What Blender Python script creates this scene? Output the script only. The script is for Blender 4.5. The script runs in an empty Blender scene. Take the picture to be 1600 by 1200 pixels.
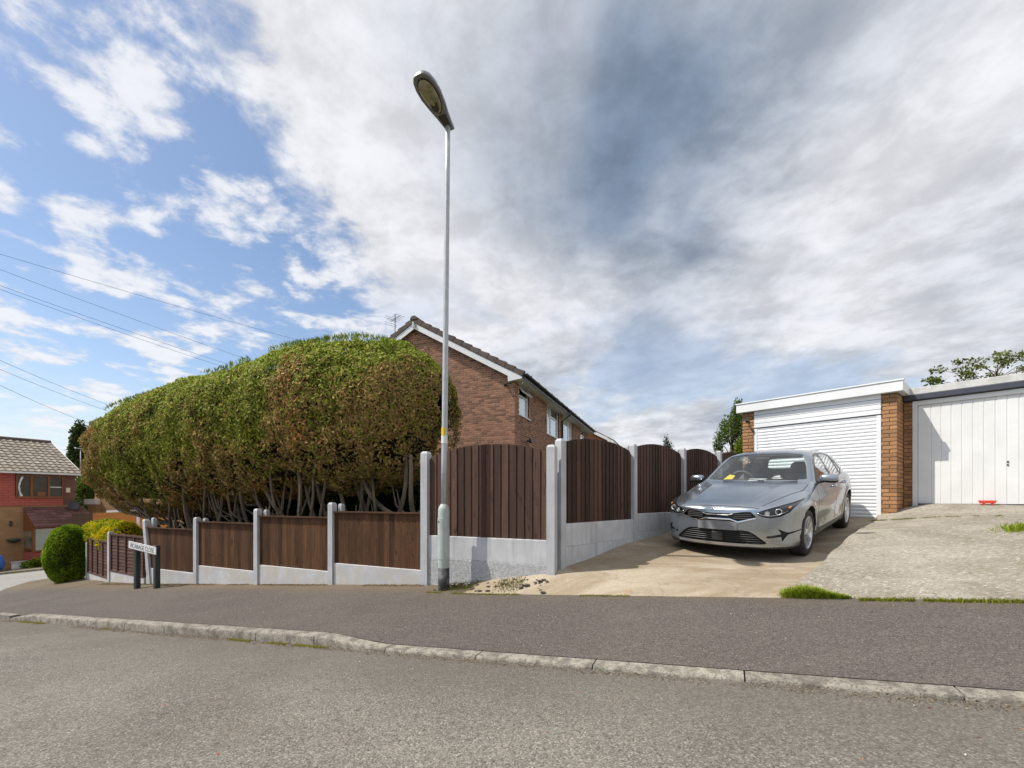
import bpy, math, random
import numpy as np
from mathutils import Matrix, Vector

random.seed(7)
rng = np.random.default_rng(11)
S = bpy.context.scene
COL = S.collection
R = math.radians

# ------------------------------------------------------------------ camera
# world: x right, y forward, z up; the camera stands at the origin, about 1.3 m above the road
FPX, HZ = 700.0, 778.0
cam = bpy.data.cameras.new('camera')
cam.sensor_width = 36.0
cam.lens = FPX / 1600.0 * 36.0
cam.shift_y = (HZ - 600.0) / 1600.0
cam.clip_start, cam.clip_end = 0.05, 3000.0
camo = bpy.data.objects.new('camera', cam)
COL.objects.link(camo)
camo.rotation_euler = (R(90), 0, 0)
S.camera = camo

# ------------------------------------------------------------------ light
SUN_EL, SUN_AZ = R(55), math.atan2(-0.995, -0.07)   # azimuth from +y towards +x
sdir = Vector((math.sin(SUN_AZ) * math.cos(SUN_EL), math.cos(SUN_AZ) * math.cos(SUN_EL), math.sin(SUN_EL)))
sl = bpy.data.lights.new('sun', 'SUN')
sl.energy, sl.angle, sl.color = 2.7, R(0.53), (1.0, 0.94, 0.85)
so = bpy.data.objects.new('sun', sl)
COL.objects.link(so)
so.rotation_euler = sdir.to_track_quat('Z', 'Y').to_euler()
so.location = (0, 0, 60)

S.view_settings.view_transform = 'Standard'
S.view_settings.look = 'None'
S.view_settings.gamma = 1.0
S.view_settings.exposure = 0.95
S.view_settings.use_curve_mapping = False
S.render.engine = 'CYCLES'
S.cycles.max_bounces = 7
S.cycles.diffuse_bounces = 3
S.cycles.use_adaptive_sampling = True
S.cycles.adaptive_threshold = 0.02
S.cycles.transparent_max_bounces = 12
S.cycles.use_denoising = True
S.cycles.sample_clamp_indirect = 6.0


class NT:
    """small helper round a node tree"""
    def __init__(s, nt):
        s.nt, s.n, s.l = nt, nt.nodes, nt.links

    def new(s, t, **kw):
        n = s.n.new(t)
        for k, v in kw.items():
            if isinstance(k, str) and hasattr(n, k):
                setattr(n, k, v)
        return n

    def link(s, a, b):
        s.l.new(a, b)

    def val(s, sock, v):
        if isinstance(v, (int, float)):
            sock.default_value = v
        elif isinstance(v, (tuple, list)):
            sock.default_value = v if len(v) == len(sock.default_value) else tuple(v) + (1,)
        else:
            s.link(v, sock)

    def math(s, op, a, b=0.0, c=None, clamp=False):
        n = s.new('ShaderNodeMath', operation=op, use_clamp=clamp)
        s.val(n.inputs[0], a)
        s.val(n.inputs[1], b)
        if c is not None:
            s.val(n.inputs[2], c)
        return n.outputs[0]

    def vmath(s, op, a, b):
        n = s.new('ShaderNodeVectorMath', operation=op)
        s.val(n.inputs[0], a)
        s.val(n.inputs[1], b)
        return n.outputs[0]

    def mix(s, f, a, b, blend='MIX'):
        n = s.new('ShaderNodeMix', data_type='RGBA', blend_type=blend)
        s.val(n.inputs[0], f)
        s.val(n.inputs[6], a)
        s.val(n.inputs[7], b)
        return n.outputs[2]

    def ramp(s, f, lo, hi, a=0.0, b=1.0, smooth=True):
        n = s.new('ShaderNodeMapRange', interpolation_type='SMOOTHSTEP' if smooth else 'LINEAR')
        s.val(n.inputs[0], f)
        n.inputs[1].default_value, n.inputs[2].default_value = lo, hi
        n.inputs[3].default_value, n.inputs[4].default_value = a, b
        return n.outputs[0]

    def noise(s, vec, scale, detail=4.0, rough=0.55, dist=0.0):
        n = s.new('ShaderNodeTexNoise')
        n.inputs['Scale'].default_value = scale
        n.inputs['Detail'].default_value = detail
        n.inputs['Roughness'].default_value = rough
        n.inputs['Distortion'].default_value = dist
        if vec is not None:
            s.link(vec, n.inputs['Vector'])
        return n.outputs[0]

    def mapping(s, vec, scale=(1, 1, 1), rot=(0, 0, 0), loc=(0, 0, 0)):
        n = s.new('ShaderNodeMapping')
        s.link(vec, n.inputs[0])
        n.inputs[1].default_value, n.inputs[2].default_value, n.inputs[3].default_value = loc, rot, scale
        return n.outputs[0]


# ------------------------------------------------------------------ world: Nishita sky with a broken cloud deck
W = bpy.data.worlds.new('World')
S.world = W
W.use_nodes = True
t = NT(W.node_tree)
t.n.clear()
out = t.new('ShaderNodeOutputWorld')
bg = t.new('ShaderNodeBackground')
SKY = 0.10
bg.inputs[1].default_value = SKY
sky = t.new('ShaderNodeTexSky', sky_type='NISHITA')
sky.sun_disc = False
sky.sun_elevation, sky.sun_rotation = SUN_EL, SUN_AZ
sky.altitude, sky.air_density, sky.dust_density, sky.ozone_density = 100, 1.0, 0.8, 2.0
tc = t.new('ShaderNodeTexCoord')
sp = t.new('ShaderNodeSeparateXYZ')
t.link(tc.outputs['Generated'], sp.inputs[0])
dx, dy, dz = sp.outputs
den = t.math('ADD', t.math('MAXIMUM', dz, 0.0), 0.15)
px, py = t.math('DIVIDE', dx, den), t.math('DIVIDE', dy, den)     # where the ray meets the cloud deck
cb = t.new('ShaderNodeCombineXYZ')
t.link(px, cb.inputs[0]); t.link(py, cb.inputs[1])
P = cb.outputs[0]
wisp = t.noise(t.mapping(P, (2.3, 0.85, 1), (0, 0, R(-24)), (3.1, 0.7, 0)), 1.0, 6.0, 0.52, 0.3)
lump = t.noise(t.mapping(P, (1, 1, 1), (0, 0, R(20)), (1.7, 4.2, 0)), 3.4, 7.0, 0.55, 0.15)
fine = t.noise(t.mapping(P, (1.0, 1.0, 1), (0, 0, R(35)), (9.7, 2.2, 0)), 7.5, 8.0, 0.62, 0.2)
# the edge of the big cloud deck runs away from the viewer left of the middle; beyond it lies broken blue
edge = t.math('ADD', px, 0.56)
edge = t.math('ADD', edge, t.math('MULTIPLY', t.math('SUBTRACT', lump, 0.5), 0.55))
edge = t.math('ADD', edge, t.math('MULTIPLY', t.math('SUBTRACT', fine, 0.5), 0.42))
deck = t.ramp(edge, -0.06, 0.11)
# far off the deck breaks up and pale blue shows between the streaks
gap = t.noise(t.mapping(P, (1.25, 0.75, 1), (0, 0, R(-20)), (7.4, 1.1, 0)), 1.1, 6.0, 0.55, 0.3)
hole = t.math('MULTIPLY', t.ramp(gap, 0.53, 0.40), t.ramp(py, 1.35, 2.1))
deck = t.math('MULTIPLY', deck, t.math('SUBTRACT', 1.0, t.math('MULTIPLY', hole, 0.55)))
scat = t.ramp(t.math('ADD', t.math('MULTIPLY', lump, 0.62), t.math('MULTIPLY', fine, 0.38)), 0.468, 0.575)
cover = t.math('MAXIMUM', deck, t.math('MULTIPLY', scat, t.ramp(px, -0.3, -0.6, 0.35, 0.92)))
veil = t.ramp(dz, 0.26, 0.0, 0.0, 0.60)
cover = t.math('MAXIMUM', cover, veil)
# thickness: where the deck is thick its underside is grey-blue
thk_n = t.noise(t.mapping(P, (1.3, 0.75, 1), (0, 0, R(-18)), (0.35, 0.1, 0)), 1.25, 5.0, 0.5, 0.35)
cx = t.math('SUBTRACT', px, 0.28); cy = t.math('SUBTRACT', py, 1.10)
cx = t.math('ADD', cx, t.math('MULTIPLY', t.math('SUBTRACT', lump, 0.5), 0.45))
rr = t.math('SQRT', t.math('ADD', t.math('MULTIPLY', t.math('MULTIPLY', cx, cx), 2.6), t.math('MULTIPLY', t.math('MULTIPLY', cy, cy), 1.7)))
core = t.ramp(rr, 1.0, 0.05)
thick = t.math('ADD', t.math('MULTIPLY', core, 0.56), t.math('MULTIPLY', t.math('SUBTRACT', thk_n, 0.5), 0.95))
thick = t.math('ADD', thick, t.math('MULTIPLY', t.math('SUBTRACT', wisp, 0.5), -0.85))
thick = t.math('ADD', thick, t.math('MULTIPLY', t.math('SUBTRACT', lump, 0.5), -0.22))
thick = t.math('ADD', thick, 0.24)
thick = t.math('MULTIPLY', thick, t.ramp(px, -0.50, 0.05))
thick = t.ramp(thick, 0.0, 0.92)
white = (4.45, 4.52, 4.75, 1)
greyc = (1.10, 1.48, 2.08, 1)
ccol = t.mix(thick, white, greyc)
sh2 = t.ramp(t.math('ADD', t.math('MULTIPLY', fine, 0.5), t.math('MULTIPLY', lump, 0.5)), 0.38, 0.62, 0.80, 1.07)
mul = t.new('ShaderNodeVectorMath', operation='SCALE')
t.link(ccol, mul.inputs[0]); t.link(sh2, mul.inputs['Scale'])
skc = t.new('ShaderNodeVectorMath', operation='MULTIPLY')
t.link(sky.outputs[0], skc.inputs[0]); skc.inputs[1].default_value = (0.84, 0.82, 0.80)
fin = t.mix(cover, skc.outputs[0], mul.outputs[0])
t.link(fin, bg.inputs[0])
t.link(bg.outputs[0], out.inputs[0])


# ------------------------------------------------------------------ mesh helpers
def P3(x, y, D):
    """a point D metres ahead that lies on pixel (x, y) of the 1600 x 1200 photograph"""
    return ((x - 800.0) / FPX * D, D, (HZ - y) / FPX * D)


PW = {}


def mesh(name, v, f, smooth=False):
    me = bpy.data.meshes.new(name)
    v = np.asarray(v, dtype=np.float32)
    if isinstance(f, np.ndarray) and f.ndim == 2:
        k = f.shape[1]
        me.vertices.add(len(v)); me.vertices.foreach_set('co', v.ravel())
        me.loops.add(f.size); me.loops.foreach_set('vertex_index', f.ravel().astype(np.int32))
        me.polygons.add(len(f))
        me.polygons.foreach_set('loop_start', np.arange(0, f.size, k, dtype=np.int32))
        me.polygons.foreach_set('loop_total', np.full(len(f), k, dtype=np.int32))
        me.update(calc_edges=True)
    else:
        me.from_pydata([tuple(map(float, q)) for q in v], [], [tuple(map(int, q)) for q in f])
        me.update()
    if smooth:
        me.polygons.foreach_set('use_smooth', np.ones(len(me.polygons), dtype=bool))
    return me


def link(name, me, m=None, parent=None, loc=None, rot=None, scale=None, local=False):
    o = bpy.data.objects.new(name, me)
    COL.objects.link(o)
    if m is not None and me is not None and len(me.materials) == 0:
        me.materials.append(m)
    if loc is not None:
        o.location = loc
    if rot is not None:
        o.rotation_euler = rot
    if scale is not None:
        o.scale = scale
    if parent is not None:
        o.parent = parent
        if not local and parent.name in PW:
            o.matrix_parent_inverse = PW[parent.name]
    return o


def thing(name, label, cat, loc, group=None):
    o = bpy.data.objects.new(name, None)
    COL.objects.link(o)
    o.empty_display_size = 0.2
    o.location = loc
    o['label'], o['category'] = label, cat
    if group:
        o['group'] = group
    PW[o.name] = Matrix.Translation(Vector(loc)).inverted()
    return o


def tag(o, label=None, cat=None, group=None, kind=None):
    for k, v in (('label', label), ('category', cat), ('group', group), ('kind', kind)):
        if v:
            o[k] = v
    return o


class MB:
    """collects boxes, tubes and sheets into one mesh (world coordinates)"""
    def __init__(s):
        s.v, s.f = [], []

    def add(s, v, f):
        n = len(s.v)
        s.v += [tuple(map(float, q)) for q in v]
        s.f += [tuple(i + n for i in q) for q in f]
        return s

    def obox(s, o, a, b, c):
        """box from corner o along the vectors a, b, c"""
        o, a, b, c = (np.array(q, float) for q in (o, a, b, c))
        v = [o, o + a, o + a + b, o + b, o + c, o + a + c, o + a + b + c, o + b + c]
        f = [(0, 3, 2, 1), (4, 5, 6, 7), (0, 1, 5, 4), (1, 2, 6, 5), (2, 3, 7, 6), (3, 0, 4, 7)]
        if np.dot(np.cross(a, b), c) < 0:
            f = [q[::-1] for q in f]
        return s.add(v, f)

    def box(s, c, h):
        return s.obox((c[0] - h[0], c[1] - h[1], c[2] - h[2]), (2 * h[0], 0, 0), (0, 2 * h[1], 0), (0, 0, 2 * h[2]))

    def bbox(s, o, a, b, c, bev=0.01):
        """box with all edges chamfered"""
        o, a, b, c = (np.array(q, float) for q in (o, a, b, c))
        la, lb, lc = (np.linalg.norm(q) for q in (a, b, c))
        a, b, c = a / la, b / lb, c / lc
        V, idx = [], {}
        for i in (0, 1):
            for j in (0, 1):
                for k in (0, 1):
                    p = o + a * la * i + b * lb * j + c * lc * k
                    sa, sb, sc = (1 - 2 * i) * bev * a, (1 - 2 * j) * bev * b, (1 - 2 * k) * bev * c
                    idx[i, j, k, 0] = len(V); V.append(p + sb + sc)
                    idx[i, j, k, 1] = len(V); V.append(p + sa + sc)
                    idx[i, j, k, 2] = len(V); V.append(p + sa + sb)
        F = []
        for i in (0, 1):
            F.append([idx[i, 0, 0, 0], idx[i, 1, 0, 0], idx[i, 1, 1, 0], idx[i, 0, 1, 0]])
            F.append([idx[0, i, 0, 1], idx[1, i, 0, 1], idx[1, i, 1, 1], idx[0, i, 1, 1]])
            F.append([idx[0, 0, i, 2], idx[1, 0, i, 2], idx[1, 1, i, 2], idx[0, 1, i, 2]])
            for j in (0, 1):
                F.append([idx[i, j, 0, 0], idx[i, j, 1, 0], idx[i, j, 1, 1], idx[i, j, 0, 1]])
                F.append([idx[i, 0, j, 0], idx[i, 1, j, 0], idx[i, 1, j, 2], idx[i, 0, j, 2]])
                F.append([idx[0, i, j, 1], idx[1, i, j, 1], idx[1, i, j, 2], idx[0, i, j, 2]])
                for k in (0, 1):
                    F.append([idx[i, j, k, 0], idx[i, j, k, 1], idx[i, j, k, 2]])
        V = np.array(V); cen = V.mean(0); G = []
        for q in F:
            n = np.cross(V[q[1]] - V[q[0]], V[q[2]] - V[q[0]])
            G.append(q if np.dot(n, V[q].mean(0) - cen) > 0 else q[::-1])
        return s.add(V, G)

    def tube(s, pts, rad, seg=8, caps=True):
        pts = [np.array(p, float) for p in pts]
        if not isinstance(rad, (list, tuple)):
            rad = [rad] * len(pts)
        V, F = [], []
        up = None
        for i, p in enumerate(pts):
            d = pts[min(i + 1, len(pts) - 1)] - pts[max(i - 1, 0)]
            d = d / (np.linalg.norm(d) + 1e-9)
            if up is None:
                up = np.array([0, 0, 1.0]) if abs(d[2]) < 0.9 else np.array([1.0, 0, 0])
            x = np.cross(up, d); x /= np.linalg.norm(x) + 1e-9
            y = np.cross(d, x)
            up = y
            for k in range(seg):
                a = 2 * math.pi * k / seg
                V.append(p + rad[i] * (math.cos(a) * x + math.sin(a) * y))
        for i in range(len(pts) - 1):
            for k in range(seg):
                k2 = (k + 1) % seg
                F.append((i * seg + k, i * seg + k2, (i + 1) * seg + k2, (i + 1) * seg + k))
        if caps:
            F.append(tuple(range(seg))[::-1])
            F.append(tuple(range((len(pts) - 1) * seg, len(pts) * seg)))
        return s.add(V, F)

    def lathe(s, o, axis, prof, seg=24, closed=False):
        """prof: (distance along the axis, radius)"""
        o, d = np.array(o, float), np.array(axis, float)
        d /= np.linalg.norm(d)
        up = np.array([0, 0, 1.0]) if abs(d[2]) < 0.9 else np.array([1.0, 0, 0])
        x = np.cross(up, d); x /= np.linalg.norm(x)
        y = np.cross(d, x)
        V, F = [], []
        for h, r in prof:
            for k in range(seg):
                a = 2 * math.pi * k / seg
                V.append(o + d * h + max(r, 1e-4) * (math.cos(a) * x + math.sin(a) * y))
        m = len(prof)
        for i in range(m if closed else m - 1):
            i2 = (i + 1) % m
            for k in range(seg):
                k2 = (k + 1) % seg
                F.append((i * seg + k, i * seg + k2, i2 * seg + k2, i2 * seg + k))
        if not closed:
            F.append(tuple(range(seg))[::-1]); F.append(tuple(range((m - 1) * seg, m * seg)))
        return s.add(V, F)

    def prism(s, pts, off):
        """polygon of 3D points pulled along the vector off"""
        n = len(pts)
        pts = [np.array(p, float) for p in pts]; off = np.array(off, float)
        nrm = sum(np.cross(pts[i] - pts[0], pts[(i + 1) % n] - pts[0]) for i in range(n))
        if np.dot(nrm, off) > 0:
            pts = pts[::-1]
        V = pts + [p + off for p in pts]
        F = [tuple(range(n)), tuple(range(2 * n - 1, n - 1, -1))]
        F += [(i, i + n, (i + 1) % n + n, (i + 1) % n) for i in range(n)]
        return s.add(V, F)

    def build(s, name, m, parent=None, smooth=False, local=False):
        return link(name, mesh(name, s.v, s.f, smooth), m, parent, local=local)


def autosmooth(o, ang=35):
    me = o.data
    me.polygons.foreach_set('use_smooth', np.ones(len(me.polygons), dtype=bool))
    try:
        me.set_sharp_from_angle(angle=R(ang))
    except Exception:
        pass
    return o


def vnoise(p, seed=0):
    """smooth value noise, p is (n, 3), result in 0..1"""
    p = np.asarray(p, float)
    i = np.floor(p).astype(np.int64); f = p - i
    f = f * f * (3 - 2 * f)

    def h(a, b, c):
        n = (a * 374761393 + b * 668265263 + c * 2147483647 + seed * 1274126177) & 0xffffffff
        n = ((n ^ (n >> 13)) * 1274126177) & 0xffffffff
        n = n ^ (n >> 16)
        return (n & 0xffff) / 65535.0
    r = 0
    for a in (0, 1):
        for b in (0, 1):
            for c in (0, 1):
                w = (f[:, 0] if a else 1 - f[:, 0]) * (f[:, 1] if b else 1 - f[:, 1]) * (f[:, 2] if c else 1 - f[:, 2])
                r = r + w * h(i[:, 0] + a, i[:, 1] + b, i[:, 2] + c)
    return r


def fbm(p, seed=0, o=3):
    r, a, tot = 0, 1.0, 0
    p = np.asarray(p, float)
    for k in range(o):
        r = r + a * vnoise(p * 2 ** k, seed + k); tot += a; a *= 0.5
    return r / tot


def sstep(a, b, x):
    q = np.clip((x - a) / (b - a), 0, 1)
    return q * q * (3 - 2 * q)


# ------------------------------------------------------------------ materials
def mat(name, col, rough=0.6, col2=None, scale=6.0, detail=5.0, lo=0.35, hi=0.65, bump=0.0, bscale=None, metal=0.0,
        spec=0.5, coat=0.0, rnd=0.0, island=False, stretch=(1, 1, 1), coords='Object', extra=None, bdist=0.01, coat_rough=0.03):
    m = bpy.data.materials.new(name)
    m.use_nodes = True
    q = NT(m.node_tree)
    b = q.n['Principled BSDF']
    b.inputs['Roughness'].default_value = rough
    b.inputs['Metallic'].default_value = metal
    b.inputs['Specular IOR Level'].default_value = spec
    b.inputs['Coat Weight'].default_value = coat
    b.inputs['Coat Roughness'].default_value = coat_rough
    if coords == 'World':
        vec = q.new('ShaderNodeNewGeometry').outputs['Position']
    else:
        vec = q.new('ShaderNodeTexCoord').outputs['Object']
    if stretch != (1, 1, 1):
        vec = q.mapping(vec, stretch)
    c = col + (1,) if len(col) == 3 else col
    oi = None
    if rnd or island:
        oi = q.new('ShaderNodeObjectInfo').outputs['Random']
        if island:
            g = q.new('ShaderNodeNewGeometry').outputs['Random Per Island']
            oi = q.math('FRACT', q.math('ADD', q.math('MULTIPLY', oi, 7.31), g))
        # move the grain from piece to piece
        off = q.new('ShaderNodeVectorMath', operation='ADD')
        sc = q.new('ShaderNodeCombineXYZ')
        q.link(q.math('MULTIPLY', oi, 37.0), sc.inputs[0]); q.link(q.math('MULTIPLY', oi, 91.0), sc.inputs[1])
        q.link(vec, off.inputs[0]); q.link(sc.outputs[0], off.inputs[1])
        vec = off.outputs[0]
    cur = None
    if col2:
        n = q.noise(vec, scale, detail)
        cur = q.mix(q.ramp(n, lo, hi), c, col2 + (1,))
    if extra:
        cur = extra(q, vec, cur if cur is not None else c, b)
    if rnd or island:
        k = q.ramp(oi, 0, 1, 1 - rnd, 1 + rnd, smooth=False)
        v = q.new('ShaderNodeVectorMath', operation='SCALE')
        q.val(v.inputs[0], cur if cur is not None else c[:3])
        q.link(k, v.inputs['Scale'])
        cur = v.outputs[0]
    if cur is None:
        b.inputs['Base Color'].default_value = c
    else:
        q.link(cur, b.inputs['Base Color'])
    if bump:
        bn = q.new('ShaderNodeBump')
        bn.inputs['Strength'].default_value = bump
        bn.inputs['Distance'].default_value = bdist
        q.link(q.noise(vec, bscale or scale * 4, 4.0, 0.6), bn.inputs['Height'])
        q.link(bn.outputs[0], b.inputs['Normal'])
    return m


def leafmat(name, trans=0.25, rough=0.55):
    """leaf colour is stored on the mesh, one colour a spray"""
    m = bpy.data.materials.new(name)
    m.use_nodes = True
    q = NT(m.node_tree)
    b = q.n['Principled BSDF']
    a = q.new('ShaderNodeAttribute', attribute_name='Col')
    q.link(a.outputs['Color'], b.inputs['Base Color'])
    b.inputs['Roughness'].default_value = rough
    b.inputs['Specular IOR Level'].default_value = 0.06
    tr = q.new('ShaderNodeBsdfTranslucent')
    q.link(a.outputs['Color'], tr.inputs[0])
    mx = q.new('ShaderNodeMixShader')
    mx.inputs[0].default_value = trans
    q.link(b.outputs[0], mx.inputs[1]); q.link(tr.outputs[0], mx.inputs[2])
    q.link(mx.outputs[0], q.n['Material Output'].inputs[0])
    return m


def glassmat(name, tint=(0.9, 0.95, 0.95), refl=1.0, ior=1.5, rough=0.0):
    m = bpy.data.materials.new(name)
    m.use_nodes = True
    q = NT(m.node_tree)
    q.n.remove(q.n['Principled BSDF'])
    tr = q.new('ShaderNodeBsdfTransparent'); tr.inputs[0].default_value = tint + (1,)
    gl = q.new('ShaderNodeBsdfGlossy'); gl.inputs['Roughness'].default_value = rough
    lw_ = q.new('ShaderNodeLayerWeight'); lw_.inputs[0].default_value = 0.5
    f5 = q.math('POWER', lw_.outputs['Facing'], 5.0)
    fs_ = q.math('ADD', q.math('MULTIPLY', f5, 0.94), 0.045)
    mx = q.new('ShaderNodeMixShader')
    q.link(q.math('MULTIPLY', fs_, refl, clamp=True), mx.inputs[0])
    q.link(tr.outputs[0], mx.inputs[1]); q.link(gl.outputs[0], mx.inputs[2])
    q.link(mx.outputs[0], q.n['Material Output'].inputs[0])
    return m


def setcol(me, cols, per):
    """cols (n,3) one colour for each spray of `per` vertices"""
    c = np.ones((len(me.vertices), 4), dtype=np.float32)
    c[:, :3] = np.repeat(cols, per, axis=0)
    at = me.color_attributes.new('Col', 'FLOAT_COLOR', 'POINT')
    at.data.foreach_set('color', c.ravel())


def flat_sprays(cen, nrm, size, aspect=0.45, tilt=0.45, jit=0.35, up=0.0):
    """scale-like sprays lying along a clipped face: each blade's flat side looks outwards"""
    n = len(cen)
    r = rng.normal(size=(n, 3)); r[:, 2] += up
    d = r - (r * nrm).sum(1, keepdims=True) * nrm
    d /= np.linalg.norm(d, axis=1, keepdims=True) + 1e-9
    d = d + nrm * rng.uniform(-0.1, 1, n)[:, None] * tilt * 2
    d /= np.linalg.norm(d, axis=1, keepdims=True)
    nn = nrm + jit * rng.normal(size=(n, 3))
    x = np.cross(nn, d); x /= np.linalg.norm(x, axis=1, keepdims=True) + 1e-9
    size = np.broadcast_to(size, (n,))[:, None]
    a = cen - d * size * 0.5
    b = cen + d * size * 0.5
    m1 = cen + x * size * aspect * 0.5 + nn * size * 0.06
    m2 = cen - x * size * aspect * 0.5 + nn * size * 0.06
    v = np.stack([a, m2, b, m1], axis=1).reshape(-1, 3)
    return v, np.arange(4 * n).reshape(n, 4)


def sprays(cen, nrm, size, cols, aspect=0.35, droop=0.0, jitter=0.6, bend=0.25):
    """one bent leaf-shaped blade (two quads' worth of triangles) at every centre, pointing roughly along nrm"""
    n = len(cen)
    d = nrm + jitter * rng.normal(size=(n, 3))
    d[:, 2] -= droop
    d /= np.linalg.norm(d, axis=1, keepdims=True)
    r = rng.normal(size=(n, 3))
    x = np.cross(d, r); x /= np.linalg.norm(x, axis=1, keepdims=True) + 1e-9
    y = np.cross(d, x)
    size = np.broadcast_to(size, (n,))[:, None]
    a = cen - d * size * 0.5
    m1 = cen + x * size * aspect * 0.5 + y * size * bend * 0.5
    m2 = cen - x * size * aspect * 0.5 + y * size * bend * 0.5
    b = cen + d * size * 0.5
    v = np.stack([a, m1, b, m2], axis=1).reshape(-1, 3)
    f = np.arange(4 * n).reshape(n, 4)
    return v, f
# ------------------------------------------------------------------ ground: the street falls to the left at 8 %
DS = np.array([-0.906, 0.423]); DN = np.array([0.423, 0.906])   # along the street (downhill), across it (to the house)
TK, GR, ZK = 3.274, 0.079, -1.209                                # kerb line, gradient, road level at the kerb
FT = 5.43                                                        # the street fence


def st(s_, t_):
    return s_ * DS[0] + t_ * DN[0], s_ * DS[1] + t_ * DN[1]


def to_st(x, y):
    return x * DS[0] + y * DS[1], x * DN[0] + y * DN[1]


def zroad(s_, t_):
    s_ = np.clip(np.asarray(s_, float), -40, 46)
    return ZK - GR * s_ + 0.018 * np.clip(TK - np.asarray(t_, float), -2, 3) * (1 - sstep(9, 14, s_))


def hkerb(s_):
    return 0.028 + 0.075 * sstep(2.84, 3.75, s_) * (1 - sstep(10.2, 11.1, s_))


def zpave(s_, t_):
    s_ = np.asarray(s_, float)
    hk = hkerb(s_)
    k = np.clip((np.asarray(t_, float) - TK - 0.1) / (FT - TK - 0.1), 0, 1.25)
    return ZK - GR * np.clip(s_, -40, 46) + hk + (0.241 - hk) * k


class TPS:
    def __init__(s, p):
        p = np.array(p, float); s.p = p[:, :2]; n = len(p)
        K = s.k(np.linalg.norm(s.p[:, None] - s.p[None], axis=2)) + 1e-3 * np.eye(n)
        A = np.zeros((n + 3, n + 3)); A[:n, :n] = K
        A[:n, n] = 1; A[:n, n + 1:] = s.p; A[n, :n] = 1; A[n + 1:, :n] = s.p.T
        s.w = np.linalg.solve(A, np.r_[p[:, 2], 0, 0, 0])

    def k(s, r):
        return np.where(r > 1e-9, r * r * np.log(r + 1e-12), 0)

    def __call__(s, x, y):
        q = np.stack([np.asarray(x, float).ravel(), np.asarray(y, float).ravel()], 1)
        z = s.k(np.linalg.norm(q[:, None] - s.p[None], axis=2)) @ s.w[:-3] + s.w[-3] + q @ s.w[-2:]
        return z.reshape(np.shape(x))


def sheet(name, X, Y, Z, m, kind='structure', label=None):
    a, b = X.shape
    v = np.stack([X, Y, Z], 2).reshape(-1, 3)
    i = np.arange(a * b).reshape(a, b)
    f = np.stack([i[:-1, :-1], i[1:, :-1], i[1:, 1:], i[:-1, 1:]], 2).reshape(-1, 4)
    p, q, r_ = v[f[0, 0]], v[f[0, 1]], v[f[0, 2]]
    if np.cross(q - p, r_ - p)[2] < 0:
        f = f[:, ::-1]
    o = link(name, mesh(name, v, f, True), m)
    return tag(o, label=label, kind=kind)


# surface materials
def asphalt(name, base, dark, speck, grain=140.0, patch=0.8, bump=0.9, fade=None):
    def ex(q, vec, cur, b):
        big = q.noise(vec, patch, 5.0, 0.6, 0.3)
        c = q.mix(q.ramp(big, 0.3, 0.7), base + (1,), dark + (1,))
        st2 = q.noise(q.mapping(vec, (0.35, 2.6, 1), (0, 0, R(-25))), 1.3, 5.0, 0.6)
        c = q.mix(q.ramp(st2, 0.5, 0.72, 0, 0.35), c, tuple(1.35 * k for k in base) + (1,))
        vo = q.new('ShaderNodeTexVoronoi'); vo.inputs['Scale'].default_value = grain
        q.link(vec, vo.inputs['Vector'])
        hs = q.new('ShaderNodeSeparateColor'); q.link(vo.outputs['Color'], hs.inputs[0])
        c = q.mix(q.ramp(hs.outputs[0], 0.55, 1.0, 0, 0.75), c, speck + (1,))
        c = q.mix(q.ramp(hs.outputs[1], 0.6, 1.0, 0, 0.75), c, tuple(0.35 * k for k in dark) + (1,))
        ng = q.noise(vec, grain * 0.35, 3.0, 0.7)
        c = q.mix(q.ramp(ng, 0.35, 0.7, 0.0, 0.55), c, tuple(0.5 * k for k in dark) + (1,))
        pit = q.noise(vec, grain * 0.16, 5.0, 0.8)
        c = q.mix(q.ramp(pit, 0.56, 0.70, 0, 0.8), c, tuple(0.28 * k for k in dark) + (1,))
        dirt = q.noise(vec, 0.33, 6.0, 0.65, 0.8)
        c = q.mix(q.ramp(dirt, 0.52, 0.70, 0, 0.45), c, (dark[0] * 0.75, dark[1] * 0.68, dark[2] * 0.58, 1))
        if fade:
            # silt washed against the kerb, moss and earth against the fence
            spx = q.new('ShaderNodeSeparateXYZ'); q.link(vec, spx.inputs[0])
            tq = q.math('ADD', q.math('MULTIPLY', spx.outputs[0], float(DN[0])), q.math('MULTIPLY', spx.outputs[1], float(DN[1])))
            tq = q.math('ADD', tq, q.math('MULTIPLY', q.math('SUBTRACT', q.noise(vec, 2.2, 5.0, 0.65), 0.5), 0.7))
            if fade == 'gutter':
                c = q.mix(q.ramp(tq, TK - 1.3, TK - 0.1, 0, 0.50), c, (0.095, 0.085, 0.07, 1))
            else:
                c = q.mix(q.ramp(tq, FT - 0.75, FT - 0.1, 0, 0.60), c, (0.155, 0.118, 0.065, 1))
        return c
    return mat(name, base, 0.9, extra=ex, coords='World', bump=bump, bscale=grain * 0.55, spec=0.3, bdist=0.012)


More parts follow.
